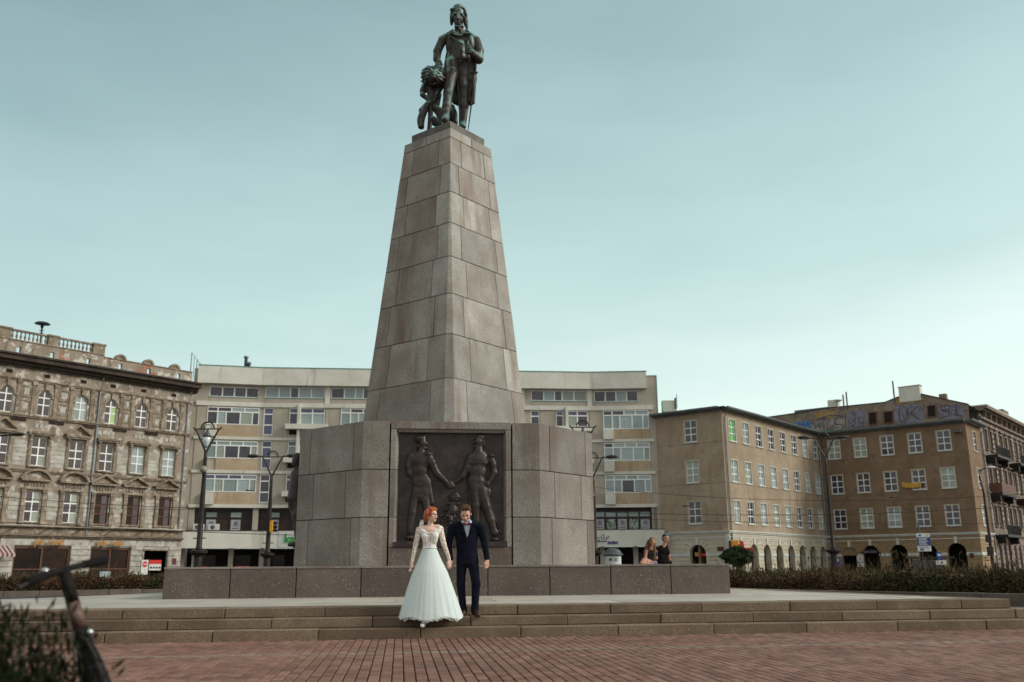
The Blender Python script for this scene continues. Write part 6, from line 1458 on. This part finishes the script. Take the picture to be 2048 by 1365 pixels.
# dark weeds at the left edge close to the lens
m = MB(); m.lathe((-1.8, 2.8, -.01), [(.9, 0), (.8, .05), (.4, .1)], 12); o = m.build('weed_soil', 'soil'); tag(o, kind='structure')
Cs = []
for k in range(420):
    x, y = -1.40-abs(random.gauss(0, .26)), random.uniform(2.3, 3.3); hh = min(1.12, random.uniform(.72, .93)+.55*max(0, -x-1.48)*random.random())-.22*max(0, x+1.55)/.15
    lean = random.gauss(0, .1), random.gauss(0, .08)
    n = 90; z = np.linspace(.05, hh, n)
    P_ = np.stack([x+lean[0]*z**2+rng.normal(size=n)*.028, y+lean[1]*z**2+rng.normal(size=n)*.028, z], 1); Cs.append(P_)
o = tris('weeds', np.concatenate(Cs), .045, 'weed_dark', None, 5, 1.5); tag(o, 'dark feathery weeds at the left edge close to the camera', None, None, 'stuff')

# ================================================================ people
def Rz(a): return Matrix.Rotation(a, 3, 'Z')
def head_prims(c, yaw=0, pitch=0, s=1.0, roll=0, fem=False):
    """head centred at c looking along -y turned by yaw (to the right of the picture positive) and bowed by pitch"""
    M = Matrix.Rotation(yaw, 3, 'Z') @ Matrix.Rotation(pitch, 3, 'X') @ Matrix.Rotation(roll, 3, 'Y'); c = Vector(c)
    P = lambda x, y, z: tuple(c+M @ Vector((x*s, y*s, z*s)))
    E = lambda x, y, z, r: ell(P(x, y, z), [q*s for q in r], M)
    w_ = .93 if fem else 1
    pr = [E(0, .012, .028, (.076*w_, .096, .098)), E(0, -.028, -.045, (.060*w_, .062, .062)), E(0, -.060, -.088, (.026*w_, .024, .022)), E(0, -.050, .03, (.060*w_, .042, .055)),
          cap(P(0, -.086, .022), .010*s, P(0, -.110, -.016), .0125*s), E(-.012, -.098, -.018, (.009, .010, .007)), E(.012, -.098, -.018, (.009, .010, .007)),
          cap(P(-.036, -.078, .036), .012*s, P(.036, -.078, .036), .012*s), E(-.040, -.066, -.018, (.024, .022, .022)), E(.040, -.066, -.018, (.024, .022, .022)), E(0, -.082, -.052, (.026, .016, .018)),
          E(-.079*w_, .012, -.004, (.010, .020, .030)), E(.079*w_, .012, -.004, (.010, .020, .030)), cut(E(-.031, -.098, .014, (.019, .017, .011))), cut(E(.031, -.098, .014, (.019, .017, .011)))]
    return pr, P, M
def face_bits(P, s, parent, lips='lips', closed=False):
    m = MB()
    for x in (-.031, .031): m.ball(P(x, -.083, .013), (.0125*s, .0095*s, .0065*s if not closed else .003*s), 8)
    m.build('eye', 'eye_dark', parent, smooth=True)
    m = MB()
    for x in (-.031, .031): m.tube([P(x-.018, -.088, .036), P(x, -.094, .040), P(x+.018, -.088, .036)], .0035*s, 5)
    m.build('eyebrow', 'hair_brown', parent, smooth=True)
    m = MB(); m.tube([P(-.022, -.094, -.053), P(-.008, -.103, -.049), P(0, -.103, -.051), P(.008, -.103, -.049), P(.022, -.094, -.053)], [.002*s, .005*s, .005*s, .005*s, .002*s], 6); m.tube([P(-.018, -.095, -.058), P(0, -.103, -.061), P(.018, -.095, -.058)], [.002*s, .006*s, .002*s], 6); m.build('lips', lips, parent, smooth=True)
def hand_prims(w, d, side, s=1.0, curl=.5, thumb=1):
    """w wrist, d direction of the fingers, side = vector from little finger to thumb side"""
    w = Vector(w); d = Vector(d).normalized(); sd = Vector(side).normalized(); nrm = d.cross(sd).normalized()
    pc = w+d*.045*s; pr = [cap(tuple(w-d*.01*s), .024*s, tuple(w+d*.03*s), .026*s), ell(tuple(w+d*.05*s), (.040*s, .018*s, .045*s), Matrix((sd, nrm, d)).transposed())]
    for k, (o, l) in enumerate(((-.030, .055), (-.011, .068), (.010, .072), (.029, .066))):
        a = w+d*.085*s+sd*o*s; b = a+(d*math.cos(curl*.5)+nrm*math.sin(curl*.5))*l*.5*s; c = b+(d*math.cos(curl*1.5)+nrm*math.sin(curl*1.5))*l*.5*s
        pr += [cap(tuple(a-d*.02*s), .0095*s, tuple(b), .0088*s), cap(tuple(b), .0088*s, tuple(c), .0072*s)]
    a = w+d*.03*s+sd*.028*s; b = a+(d*.7+sd*.55+nrm*.2)*.04*s; c = b+(d+nrm*.3).normalized()*.03*s
    pr += [cap(tuple(a), .012*s, tuple(b), .0105*s), cap(tuple(b), .0105*s, tuple(c), .008*s)]
    return pr

# ---------------------------------------------------------------- groom
GY = 15.95
def gp(px, py, y=0.0): return at(px, py, GY+y)
def gc(a, ra, b, rb, ya=0, yb=None): return cap(tuple(gp(*a, ya)), ra, tuple(gp(*b, ya if yb is None else yb)), rb)
def ge(a, r, y=0, rot=None): return ell(tuple(gp(*a, y)), r, rot)
GF = .31
gr = thing('person', 'man in a navy suit and dark red bow tie looking down on the steps', 'person', (gp(938, 1200).x, GY, GF))
hc = gp(931.5, 1028.5, -.05)
hp, HP, HM = head_prims(hc, yaw=R(-2), pitch=R(34), s=1.10)
hL_, hR_ = (902.3, 1121.5), (974.5, 1120)
bodyg = hp+[gc((932.5, 1036), .058, (933, 1052), .062, .01, .03), gc((933, 1052), .07, (933, 1075), .085, .05), gc((905, 1062), .05, (894, 1092), .042, .03, .02), gc((894, 1092), .040, hL_, .026, .02, -.02), gc((961, 1062), .05, (971, 1092), .042, .03), gc((971, 1092), .040, hR_, .026, .03, -.03),
            gc((933, 1075), .085, (934, 1115), .08, .05), gc((925, 1128), .06, (922, 1170), .045, .03), gc((922, 1170), .052, (926, 1222), .038, .03, .04), gc((946, 1128), .06, (951, 1170), .045, .02), gc((951, 1170), .052, (950, 1222), .038, -.02, .0)]
bodyg += hand_prims(gp(*hL_, -.02), (-.05, -.15, -1), (-.5, -.8, 0), 1.05, .7) + hand_prims(gp(*hR_, -.03), (-.02, -.1, -1), (-.55, -.8, 0), 1.1, .8)
bo = blob('body', bodyg, .0085, 'skin', gr, k=.02)
face_bits(HP, 1.10, bo, closed=True)
hr = [ell(HP(0, .030, .055), (.090, .105, .092), HM), ell(HP(0, .06, 0), (.084, .075, .085), HM), cap(HP(-.055, -.045, .115), .024, HP(.05, -.05, .12), .026), cap(HP(-.02, -.035, .135), .028, HP(.045, -.01, .135), .03), cap(HP(-.078, -.02, .05), .012, HP(-.080, -.005, .01), .009), cap(HP(.078, -.02, .05), .012, HP(.080, -.005, .01), .009), cut(ell(HP(0, -.135, .0), (.08, .08, .088), HM))]
for k in range(16): hr.append(cap(HP(-.06+.008*k, -.055-.01*random.random(), .112+.02*random.random()), .010, HP(-.05+.008*k, -.01, .140+.008*random.random()), .012))
blob('hair', hr, .0065, 'hair_brown', gr, k=.012)
# jacket
S1, S2 = (904.5, 1056.5), (961.5, 1055.5)
jk = [gc((910, 1054), .068, (956, 1053), .068, .035), gc((918, 1050), .05, (948, 1050), .05, .035), ge((933, 1065), (.205, .120, .11), .035), ge((933, 1077), (.193, .122, .12), .03), ge((933.5, 1089), (.180, .120, .13), .03), ge((934, 1101), (.178, .120, .13), .03), ge((934.5, 1113), (.184, .124, .12), .03), ge((935, 1122), (.19, .125, .09), .03), ge((935, 1128), (.186, .12, .045), .03),
      gc(S1, .074, (896.5, 1090), .056, .03, .025), gc((896.5, 1090), .054, (901.2, 1119), .046, .025, -.015), gc(S2, .074, (969.5, 1090), .056, .03), gc((969.5, 1090), .054, (973.8, 1117), .047, .03, -.025), gc((922, 1047), .03, (921, 1053), .045, .03), gc((945, 1047), .03, (945, 1053), .045, .03)]
v0 = gp(932.3, 1048, -.16); 
for k in range(9):                                              # V opening for the shirt, shirt set behind it
    f = k/8; w_ = .058*(1-f)+.003; c = gp(934.2, 1046+f*31, -.115); jk.append(cut(ell(tuple(c), (w_, .075, .022))))
for a, b in (((911, 1100), (930, 1103)), ((958, 1098), (940, 1103)), ((915, 1080), (926, 1086)), ((953, 1078), (942, 1084))): jk.append(cut(cap(tuple(gp(*a, -.105)), .008, tuple(gp(*b, -.115)), .004)))
jk += [cut(gc((938, 1112), .012, (940, 1132), .035, -.12, -.12))]
blob('jacket', jk, .0085, 'suit_navy', gr, k=.03)
m = MB()
for s_, xa in ((-1, 927), (1, 940.5)):
    m.add([tuple(gp(xa, 1047, -.075)), tuple(gp(xa+s_*6.5, 1059, -.112)), tuple(gp(xa+s_*3.3, 1061, -.116)), tuple(gp(935, 1078, -.118)), tuple(gp(xa-s_*1.2, 1056, -.110)),
           tuple(gp(xa, 1047, -.067)), tuple(gp(xa+s_*6.5, 1059, -.102)), tuple(gp(xa+s_*3.3, 1061, -.106)), tuple(gp(935, 1078, -.108)), tuple(gp(xa-s_*1.2, 1056, -.1))], [(0, 1, 2, 3, 4), (9, 8, 7, 6, 5)]+[(i, (i+1) % 5, 5+(i+1) % 5, 5+i) for i in range(5)])
m.build('lapel', 'suit_navy', gr)
MB().ball(tuple(gp(935.5, 1081, -.105)), .009, 8).build('button', 'iron_black', gr)
blob('shirt', [ge((933.5, 1062), (.085, .060, .15), -.03), gc((928.5, 1042), .028, (938, 1042), .028, -.035), gc((924.5, 1044), .018, (930, 1049.5), .016, -.055, -.10), gc((942, 1043.5), .018, (938, 1049.5), .016, -.055, -.10)], .007, 'shirt_white', gr, k=.012)
bt = [ge((933, 1049), (.014, .014, .014), -.13)]
for s_ in (-1, 1): bt += [cap(tuple(gp(933, 1049, -.13)), .010, tuple(gp(933+s_*6.5, 1048, -.12)), .021), cap(tuple(gp(933+s_*5, 1047, -.12)), .012, tuple(gp(933+s_*6.8, 1050.5, -.118)), .012)]
blob('bow_tie', bt, .005, 'bow_tie', gr, k=.006)
tr = [ge((934.5, 1124), (.145, .085, .10), .03), gc((923.5, 1130), .090, (921.5, 1168), .070, .03, .02), gc((921.5, 1168), .071, (926.5, 1221), .056, .02, .045), gc((946.5, 1130), .090, (952, 1168), .072, .02, -.03), gc((952, 1168), .073, (949.5, 1222), .058, -.03, .0),
      gc((925.5, 1216), .062, (927, 1222), .06, .04), gc((949, 1217), .062, (950.5, 1223), .06, -.005)]
blob('trousers', tr, .0085, 'suit_navy', gr, k=.022)
zf = GF
for (px, y0, dx, dy) in ((927.5, .02, -.015, -.22), (951.5, -.02, .05, -.22)):
    p = gp(px, 1228, y0); p.z = zf+.045
    blob('shoe', [cap((p.x, p.y+.05, zf+.04), .038, (p.x+dx*.4, p.y-.06, zf+.038), .040), cap((p.x+dx*.4, p.y-.06, zf+.036), .042, (p.x+dx, p.y+dy+.05, zf+.028), .034), cap((p.x, p.y+.04, zf+.07), .042, (p.x, p.y-.02, zf+.065), .038), cap((p.x, p.y+.05, zf+.012), .034, (p.x+dx, p.y+dy+.05, zf+.012), .034)], .006, 'leather_brown', gr, k=.02)

# ---------------------------------------------------------------- bride
BY = 15.62
def bp(px, py, y=0.0): return at(px, py, BY+y)
def bc(a, ra, b, rb, ya=0, yb=None): return cap(tuple(bp(*a, ya)), ra, tuple(bp(*b, ya if yb is None else yb)), rb)
def be(a, r, y=0, rot=None): return ell(tuple(bp(*a, y)), r, rot)
br_ = thing('person', 'red-haired woman in a white tulle wedding dress and glasses on the steps', 'person', (bp(862, 1230).x, BY, .31))
hc = bp(863.2, 1032, -.0)
hp, HP, HM = head_prims(hc, yaw=R(52), pitch=R(-4), s=.98, fem=True)
wl, wr = (823.5, 1127.5), (898.5, 1120)
bodyb = hp+[bc((861, 1042), .043, (861, 1054), .047, .02), bc((843, 1057), .046, (876, 1055), .046, .02), be((860, 1062), (.135, .085, .08), .02), be((860, 1078), (.105, .07, .14), .03), bc((837, 1060), .042, (831.5, 1089), .035, .03, .02), bc((831.5, 1089), .033, wl, .021, .02, -.02), bc((881, 1058), .042, (887.5, 1088), .035, .03, .03), bc((887.5, 1088), .033, wr, .021, .03, .12),
            bc((860, 1090), .07, (861, 1115), .08, .03), bc((853, 1115), .08, (852, 1180), .05, .02), bc((852, 1180), .05, (846, 1238), .036, .0, -.12), bc((869, 1115), .08, (868, 1180), .05, .05), bc((868, 1180), .05, (868, 1225), .036, .05)]
bodyb += hand_prims(bp(*wl, -.02), (-.10, -.1, -1), (.5, -.8, 0), .92, .5)+hand_prims(bp(*wr, .12), (.12, .1, -1), (-.5, -.8, 0), .9, .6)
bo = blob('body', bodyb, .0080, 'skin_pale', br_, k=.018)
face_bits(HP, .98, bo, lips='lips_red')
# lace bodice and sleeves, a little proud of the skin
bd = [be((860, 1073), (.128, .098, .095), .018), bc((850.5, 1073), .066, (852, 1082), .055, -.035, -.02), bc((869.5, 1072), .066, (868, 1082), .055, -.035, -.02), be((859.5, 1089), (.113, .088, .12), .02), be((859, 1097), (.112, .088, .05), .02), bc((842, 1062.5), .045, (849, 1066), .055, .0, -.02), bc((879, 1061), .045, (872, 1065), .055, .0, -.02), cut(be((861, 1051), (.092, .16, .092), -.06))]
blob('bodice', bd, .008, 'lace_dense', br_, k=.02)
for a, b, c, ya in (((838.5, 1060.5), (831.5, 1089), wl, (.02, .02, -.015)), ((880.5, 1058.5), (887.5, 1088), (898, 1116), (.02, .03, .11))):
    blob('sleeve', [bc(a, .051, b, .041, ya[0], ya[1]), bc(b, .0395, c, .027, ya[1], ya[2]), bc((a[0]+(1 if a[0] < 850 else -1)*2, a[1]-1), .046, a, .05, ya[0])], .0075, 'lace', br_, k=.015)
# scalloped lace petals along the neckline
m = MB()
for k in range(13):
    f = k/12; a = math.pi*(1.02+f*.96); c = bp(860.5+19.5*math.cos(a), 1052.5-14.5*math.sin(a)*1.0, -.085+.075*abs(f-.5)*2*abs(f-.5)*2); m.ball(tuple(c), (.019, .009, .017), 8)
m.build('neckline_trim', 'shoe_white', br_, smooth=True)
MB().tube([bp(862, 1066, -.108), bp(861, 1080, -.098), bp(860.5, 1095, -.082)], .0035, 5).build('button_row', 'ink_faint', br_)
# skirt: gathered tulle in folds, three light layers
wst = bp(859.5, 1096, .02); hz = bp(863, 1236, -.02).z
def skirt(r_mul, zb, fa, ph, name, nr=46, mat='tulle'):
    vs = []; fs = []; n = 220; zt_ = wst.z
    for j in range(nr+1):
        f = j/nr; z = zt_+(zb-zt_)*f; flare = .106+(.50-.106)*(f**.80)*(.62+.38*min(1, f*3)); cx = wst.x+.045*f-.004; cy = wst.y-.03*f
        for i in range(n):
            a = 2*math.pi*i/n; fold = fa*f**.7*(.45+.75*math.sin(1.5*a+ph)**2)*(.40*math.sin(31*a+ph+2.2*math.sin(3*a)+1.2*math.sin(5*a+f))+.30*math.sin(53*a+ph*2+2.5*f+2*math.sin(4*a))+.35*math.sin(11*a+ph*3+f))
            hem = (.022*math.sin(5*a+.3)+.008*math.sin(13*a+ph)+.006*math.sin(37*a+ph))*max(0, f-.9)*10
            rr = flare*r_mul*(1+fold); vs.append((cx+rr*math.cos(a), cy+rr*.78*math.sin(a), z+hem))
    for j in range(nr):
        for i in range(n): fs.append((j*n+i, j*n+(i+1) % n, (j+1)*n+(i+1) % n, (j+1)*n+i))
    m = MB(); m.add(vs, fs); return m.build(name, mat, br_, smooth=True, fix=False)
skirt(.965, hz+.0, .040, .3, 'skirt'); skirt(.90, hz-.03, .045, 1.9, 'underskirt'); skirt(1.0, hz-.005, .030, 4.2, 'overskirt', mat='tulle_sheer'); skirt(1.03, hz+.01, .034, 2.6, 'overskirt', mat='tulle_sheer')
MB().tube([(wst.x+.117*math.cos(a*math.pi/12), wst.y+.092*math.sin(a*math.pi/12), wst.z+.0) for a in range(25)], .010, 8).build('waistband', 'tulle', br_, smooth=True)
p = bp(846, 1246, -.28); p.z = .20
blob('shoe', [cap((p.x+.01, p.y+.10, .235), .034, (p.x, p.y-.02, .205), .036), cap((p.x, p.y-.02, .203), .036, (p.x-.005, p.y-.08, .197), .030)], .006, 'shoe_white', br_, k=.02)
p2 = bp(880, 1228, .08); blob('shoe', [cap((p2.x, p2.y+.06, .35), .034, (p2.x, p2.y-.08, .345), .034)], .008, 'shoe_white', br_, k=.02)
# hair: waved red bob swept back, flowers, veil, glasses, earring
hh = [ell(HP(0, .030, .040), (.089, .112, .100), HM), ell(HP(-.01, .085, -.01), (.082, .062, .085), HM), ell(HP(-.0, .100, -.045), (.050, .040, .045), HM), cap(HP(-.074, .04, .03), .024, HP(-.066, .060, -.045), .020), cap(HP(.074, .04, .03), .020, HP(.072, .055, -.06), .018), cap(HP(-.055, -.05, .098), .026, HP(.05, -.055, .10), .026), cap(HP(.0, -.065, .112), .03, HP(-.05, -.02, .12), .03), cap(HP(-.068, -.025, .065), .018, HP(-.078, .0, .0), .015), cap(HP(-.04, .1, -.04), .026, HP(-.03, .11, -.075), .02), cut(ell(HP(0, -.130, -.02), (.074, .075, .098), HM))]
for k in range(12): hh.append(cap(HP(-.08+.003*k, .02+.008*k, .02+.006*k), .012, HP(-.070, .055+.004*k, -.05), .009))
blob('hair', hh, .0065, 'hair_red', br_, k=.012)
m = MB()
for k in range(13):
    f = k/12; a = f*2.0-.45; c = Vector(HP(-.090*math.cos(a*.9)+.01, -.005+.02*f, .015+.125*math.sin(a*.78+.25)))
    for j in range(5):
        b = j*1.256+k; m.ball(tuple(c+Vector((.010*math.cos(b), -.006, .010*math.sin(b)))), (.0125, .008, .0125), 6)
m.build('flower_wreath', 'petal_pink', br_, smooth=True)
m = MB()
for k in range(8): c = Vector(HP(-.085*math.cos(k*.2), .0, .03+.018*k)); m.ball(tuple(c), (.007, .007, .012), 6)
m.build('wreath_leaf', 'leaf_green', br_)
n = 8; vs = []; fs = []
for k in range(n+1):
    f = k/n; a = bp(842-3*f-1.5*math.sin(f*3), 1040+f*16, .10); b = bp(847.5-.5*f, 1040+f*16, .09); vs += [tuple(a), tuple(b+Vector((0, .02*math.sin(f*9), 0)))]
for k in range(n): fs.append((2*k, 2*k+1, 2*k+3, 2*k+2))
m = MB(); m.add(vs, fs); m.add([(x, y+.012, z) for x, y, z in vs], fs); m.build('veil', 'veil', br_, fix=False)
m = MB()
for s_ in (-1, 1): m.tube([HP(s_*.032+.022*math.cos(k*math.pi/8), -.108, .012+.020*math.sin(k*math.pi/8)) for k in range(17)], .0018, 5)
m.tube([HP(-.010, -.110, .014), HP(.010, -.110, .014)], .0018, 5); m.tube([HP(-.054, -.106, .014), HP(-.078, .0, .010)], .0018, 5); m.tube([HP(.054, -.106, .014), HP(.078, .0, .010)], .0018, 5); m.build('glasses', 'iron_black', br_)
MB().ball(HP(-.080, .01, -.045), .008, 8).build('earring', 'chrome', br_)

# ---------------------------------------------------------------- the two people sitting on the plinth
SYY = 28.4
def qp(px, py, y=0.0): return at(px, py, SYY+y)
def qc(a, ra, b, rb, ya=0, yb=None): return cap(tuple(qp(*a, ya)), ra, tuple(qp(*b, ya if yb is None else yb)), rb)
def qe(a, r, y=0, rot=None): return ell(tuple(qp(*a, y)), r, rot)
gi = thing('person', 'young woman with long fair hair sitting on the plinth, looking back at the camera', 'person', (qp(1303, 1128).x, SYY-.15, ZW))
hp, HP, HM = head_prims(qp(1304.5, 1084, -.15), yaw=R(12), pitch=R(2), s=.98, fem=True)
gb = hp+[qc((1303, 1091), .045, (1302, 1099), .05, -.08), qc((1294, 1103), .05, (1311, 1103), .05, -.08), qe((1303, 1108), (.13, .09, .13), -.08), qe((1304, 1122), (.14, .12, .13), -.08), qc((1293, 1103), .045, (1291, 1115), .040, -.10, -.18), qc((1291, 1115), .038, (1296, 1124), .03, -.18, -.24), qc((1312, 1104), .045, (1313, 1117), .04, -.1),
         qc((1308, 1127), .09, (1288, 1122), .08, -.08, -.22), qc((1288, 1122), .078, (1284, 1128), .07, -.22, -.30), qc((1284, 1128), .07, (1305, 1130), .055, -.30, -.28), qe((1304, 1129), (.17, .14, .07), -.08)]
bo = blob('body', gb, .011, 'skin_tan', gi, k=.025); face_bits(HP, .98, bo)
blob('top', [qe((1303, 1108), (.142, .105, .13), -.08), qe((1304, 1120), (.145, .125, .12), -.08), qc((1297, 1101), .045, (1295, 1106), .05, -.08), qc((1309, 1101), .045, (1311, 1106), .05, -.08), qc((1311, 1104), .055, (1312.5, 1111), .05, -.1)], .011, 'shirt_charcoal', gi, k=.02)
blob('shorts', [qe((1305, 1128.5), (.165, .15, .085), -.08), qc((1306, 1127), .10, (1297, 1126), .095, -.08, -.15)], .012, 'denim', gi, k=.02)
hh = [ell(HP(0, .03, .04), (.088, .105, .098), HM), qc((1297, 1083), .045, (1291, 1104), .055, -.06), qc((1291, 1104), .055, (1290, 1118), .035, -.06, -.1), qc((1300, 1086), .05, (1298, 1108), .05, -.02), qc((1310, 1088), .028, (1309.5, 1106), .032, -.17, -.18), qc((1309.5, 1106), .032, (1309, 1119), .02, -.18, -.2), cap(HP(-.06, -.05, .09), .025, HP(.055, -.045, .09), .025), cap(HP(-.075, -.02, .03), .022, HP(-.078, .0, -.09), .024), cut(ell(HP(.004, -.135, -.02), (.068, .078, .098), HM))]
blob('hair', hh, .010, 'hair_fair', gi, k=.02)
gm = thing('person', 'person in a black shirt with blue sunglasses pushed up, sitting turned away on the plinth', 'person', (qp(1327, 1128).x, SYY, ZW))
hp, HP, HM = head_prims(qp(1331.5, 1077.5, -.05), yaw=R(22), pitch=R(6), s=1.08)
gb = hp+[qc((1330, 1086), .055, (1327, 1095), .06, .0), qe((1326, 1106), (.12, .08, .14), .02), qc((1335, 1100), .05, (1338, 1111), .042, .02, .0), qc((1338, 1111), .04, (1339, 1121), .034, .0, .1), qe((1328, 1124), (.12, .10, .08), .02)]
bo = blob('body', gb, .011, 'skin_tan', gm, k=.025); face_bits(HP, 1.08, bo)
blob('shirt', [qe((1325, 1103), (.185, .125, .15), .02), qe((1323.5, 1116), (.20, .14, .15), .02), qe((1326, 1125), (.225, .17, .11), .02), qc((1316, 1100), .07, (1316, 1110), .065, .02, .05), qc((1333, 1097), .065, (1336.5, 1107), .058, .01, -.02), qc((1322, 1094), .05, (1332, 1094), .05, .02), qc((1330, 1124), .12, (1338, 1127), .10, .03, .25)], .011, 'shirt_black', gm, k=.025)
blob('hair', [ell(HP(0, .03, .045), (.088, .104, .095), HM), ell(HP(-.01, .055, -.01), (.082, .075, .08), HM), cap(HP(-.05, -.05, .095), .022, HP(.05, -.05, .095), .022), cut(ell(HP(0, -.13, -.015), (.073, .075, .09), HM))], .009, 'hair_dark', gm, k=.015)
m = MB()
for s_ in (-1, 1): m.ball(HP(s_*.036, -.088, .108), (.033, .012, .020), 10)
o = m.build('sunglasses', 'sunglass_blue', gm, smooth=True); MB().tube([HP(-.015, -.09, .11), HP(.015, -.09, .11)], .005, 5).build('bridge', 'iron_black', o)
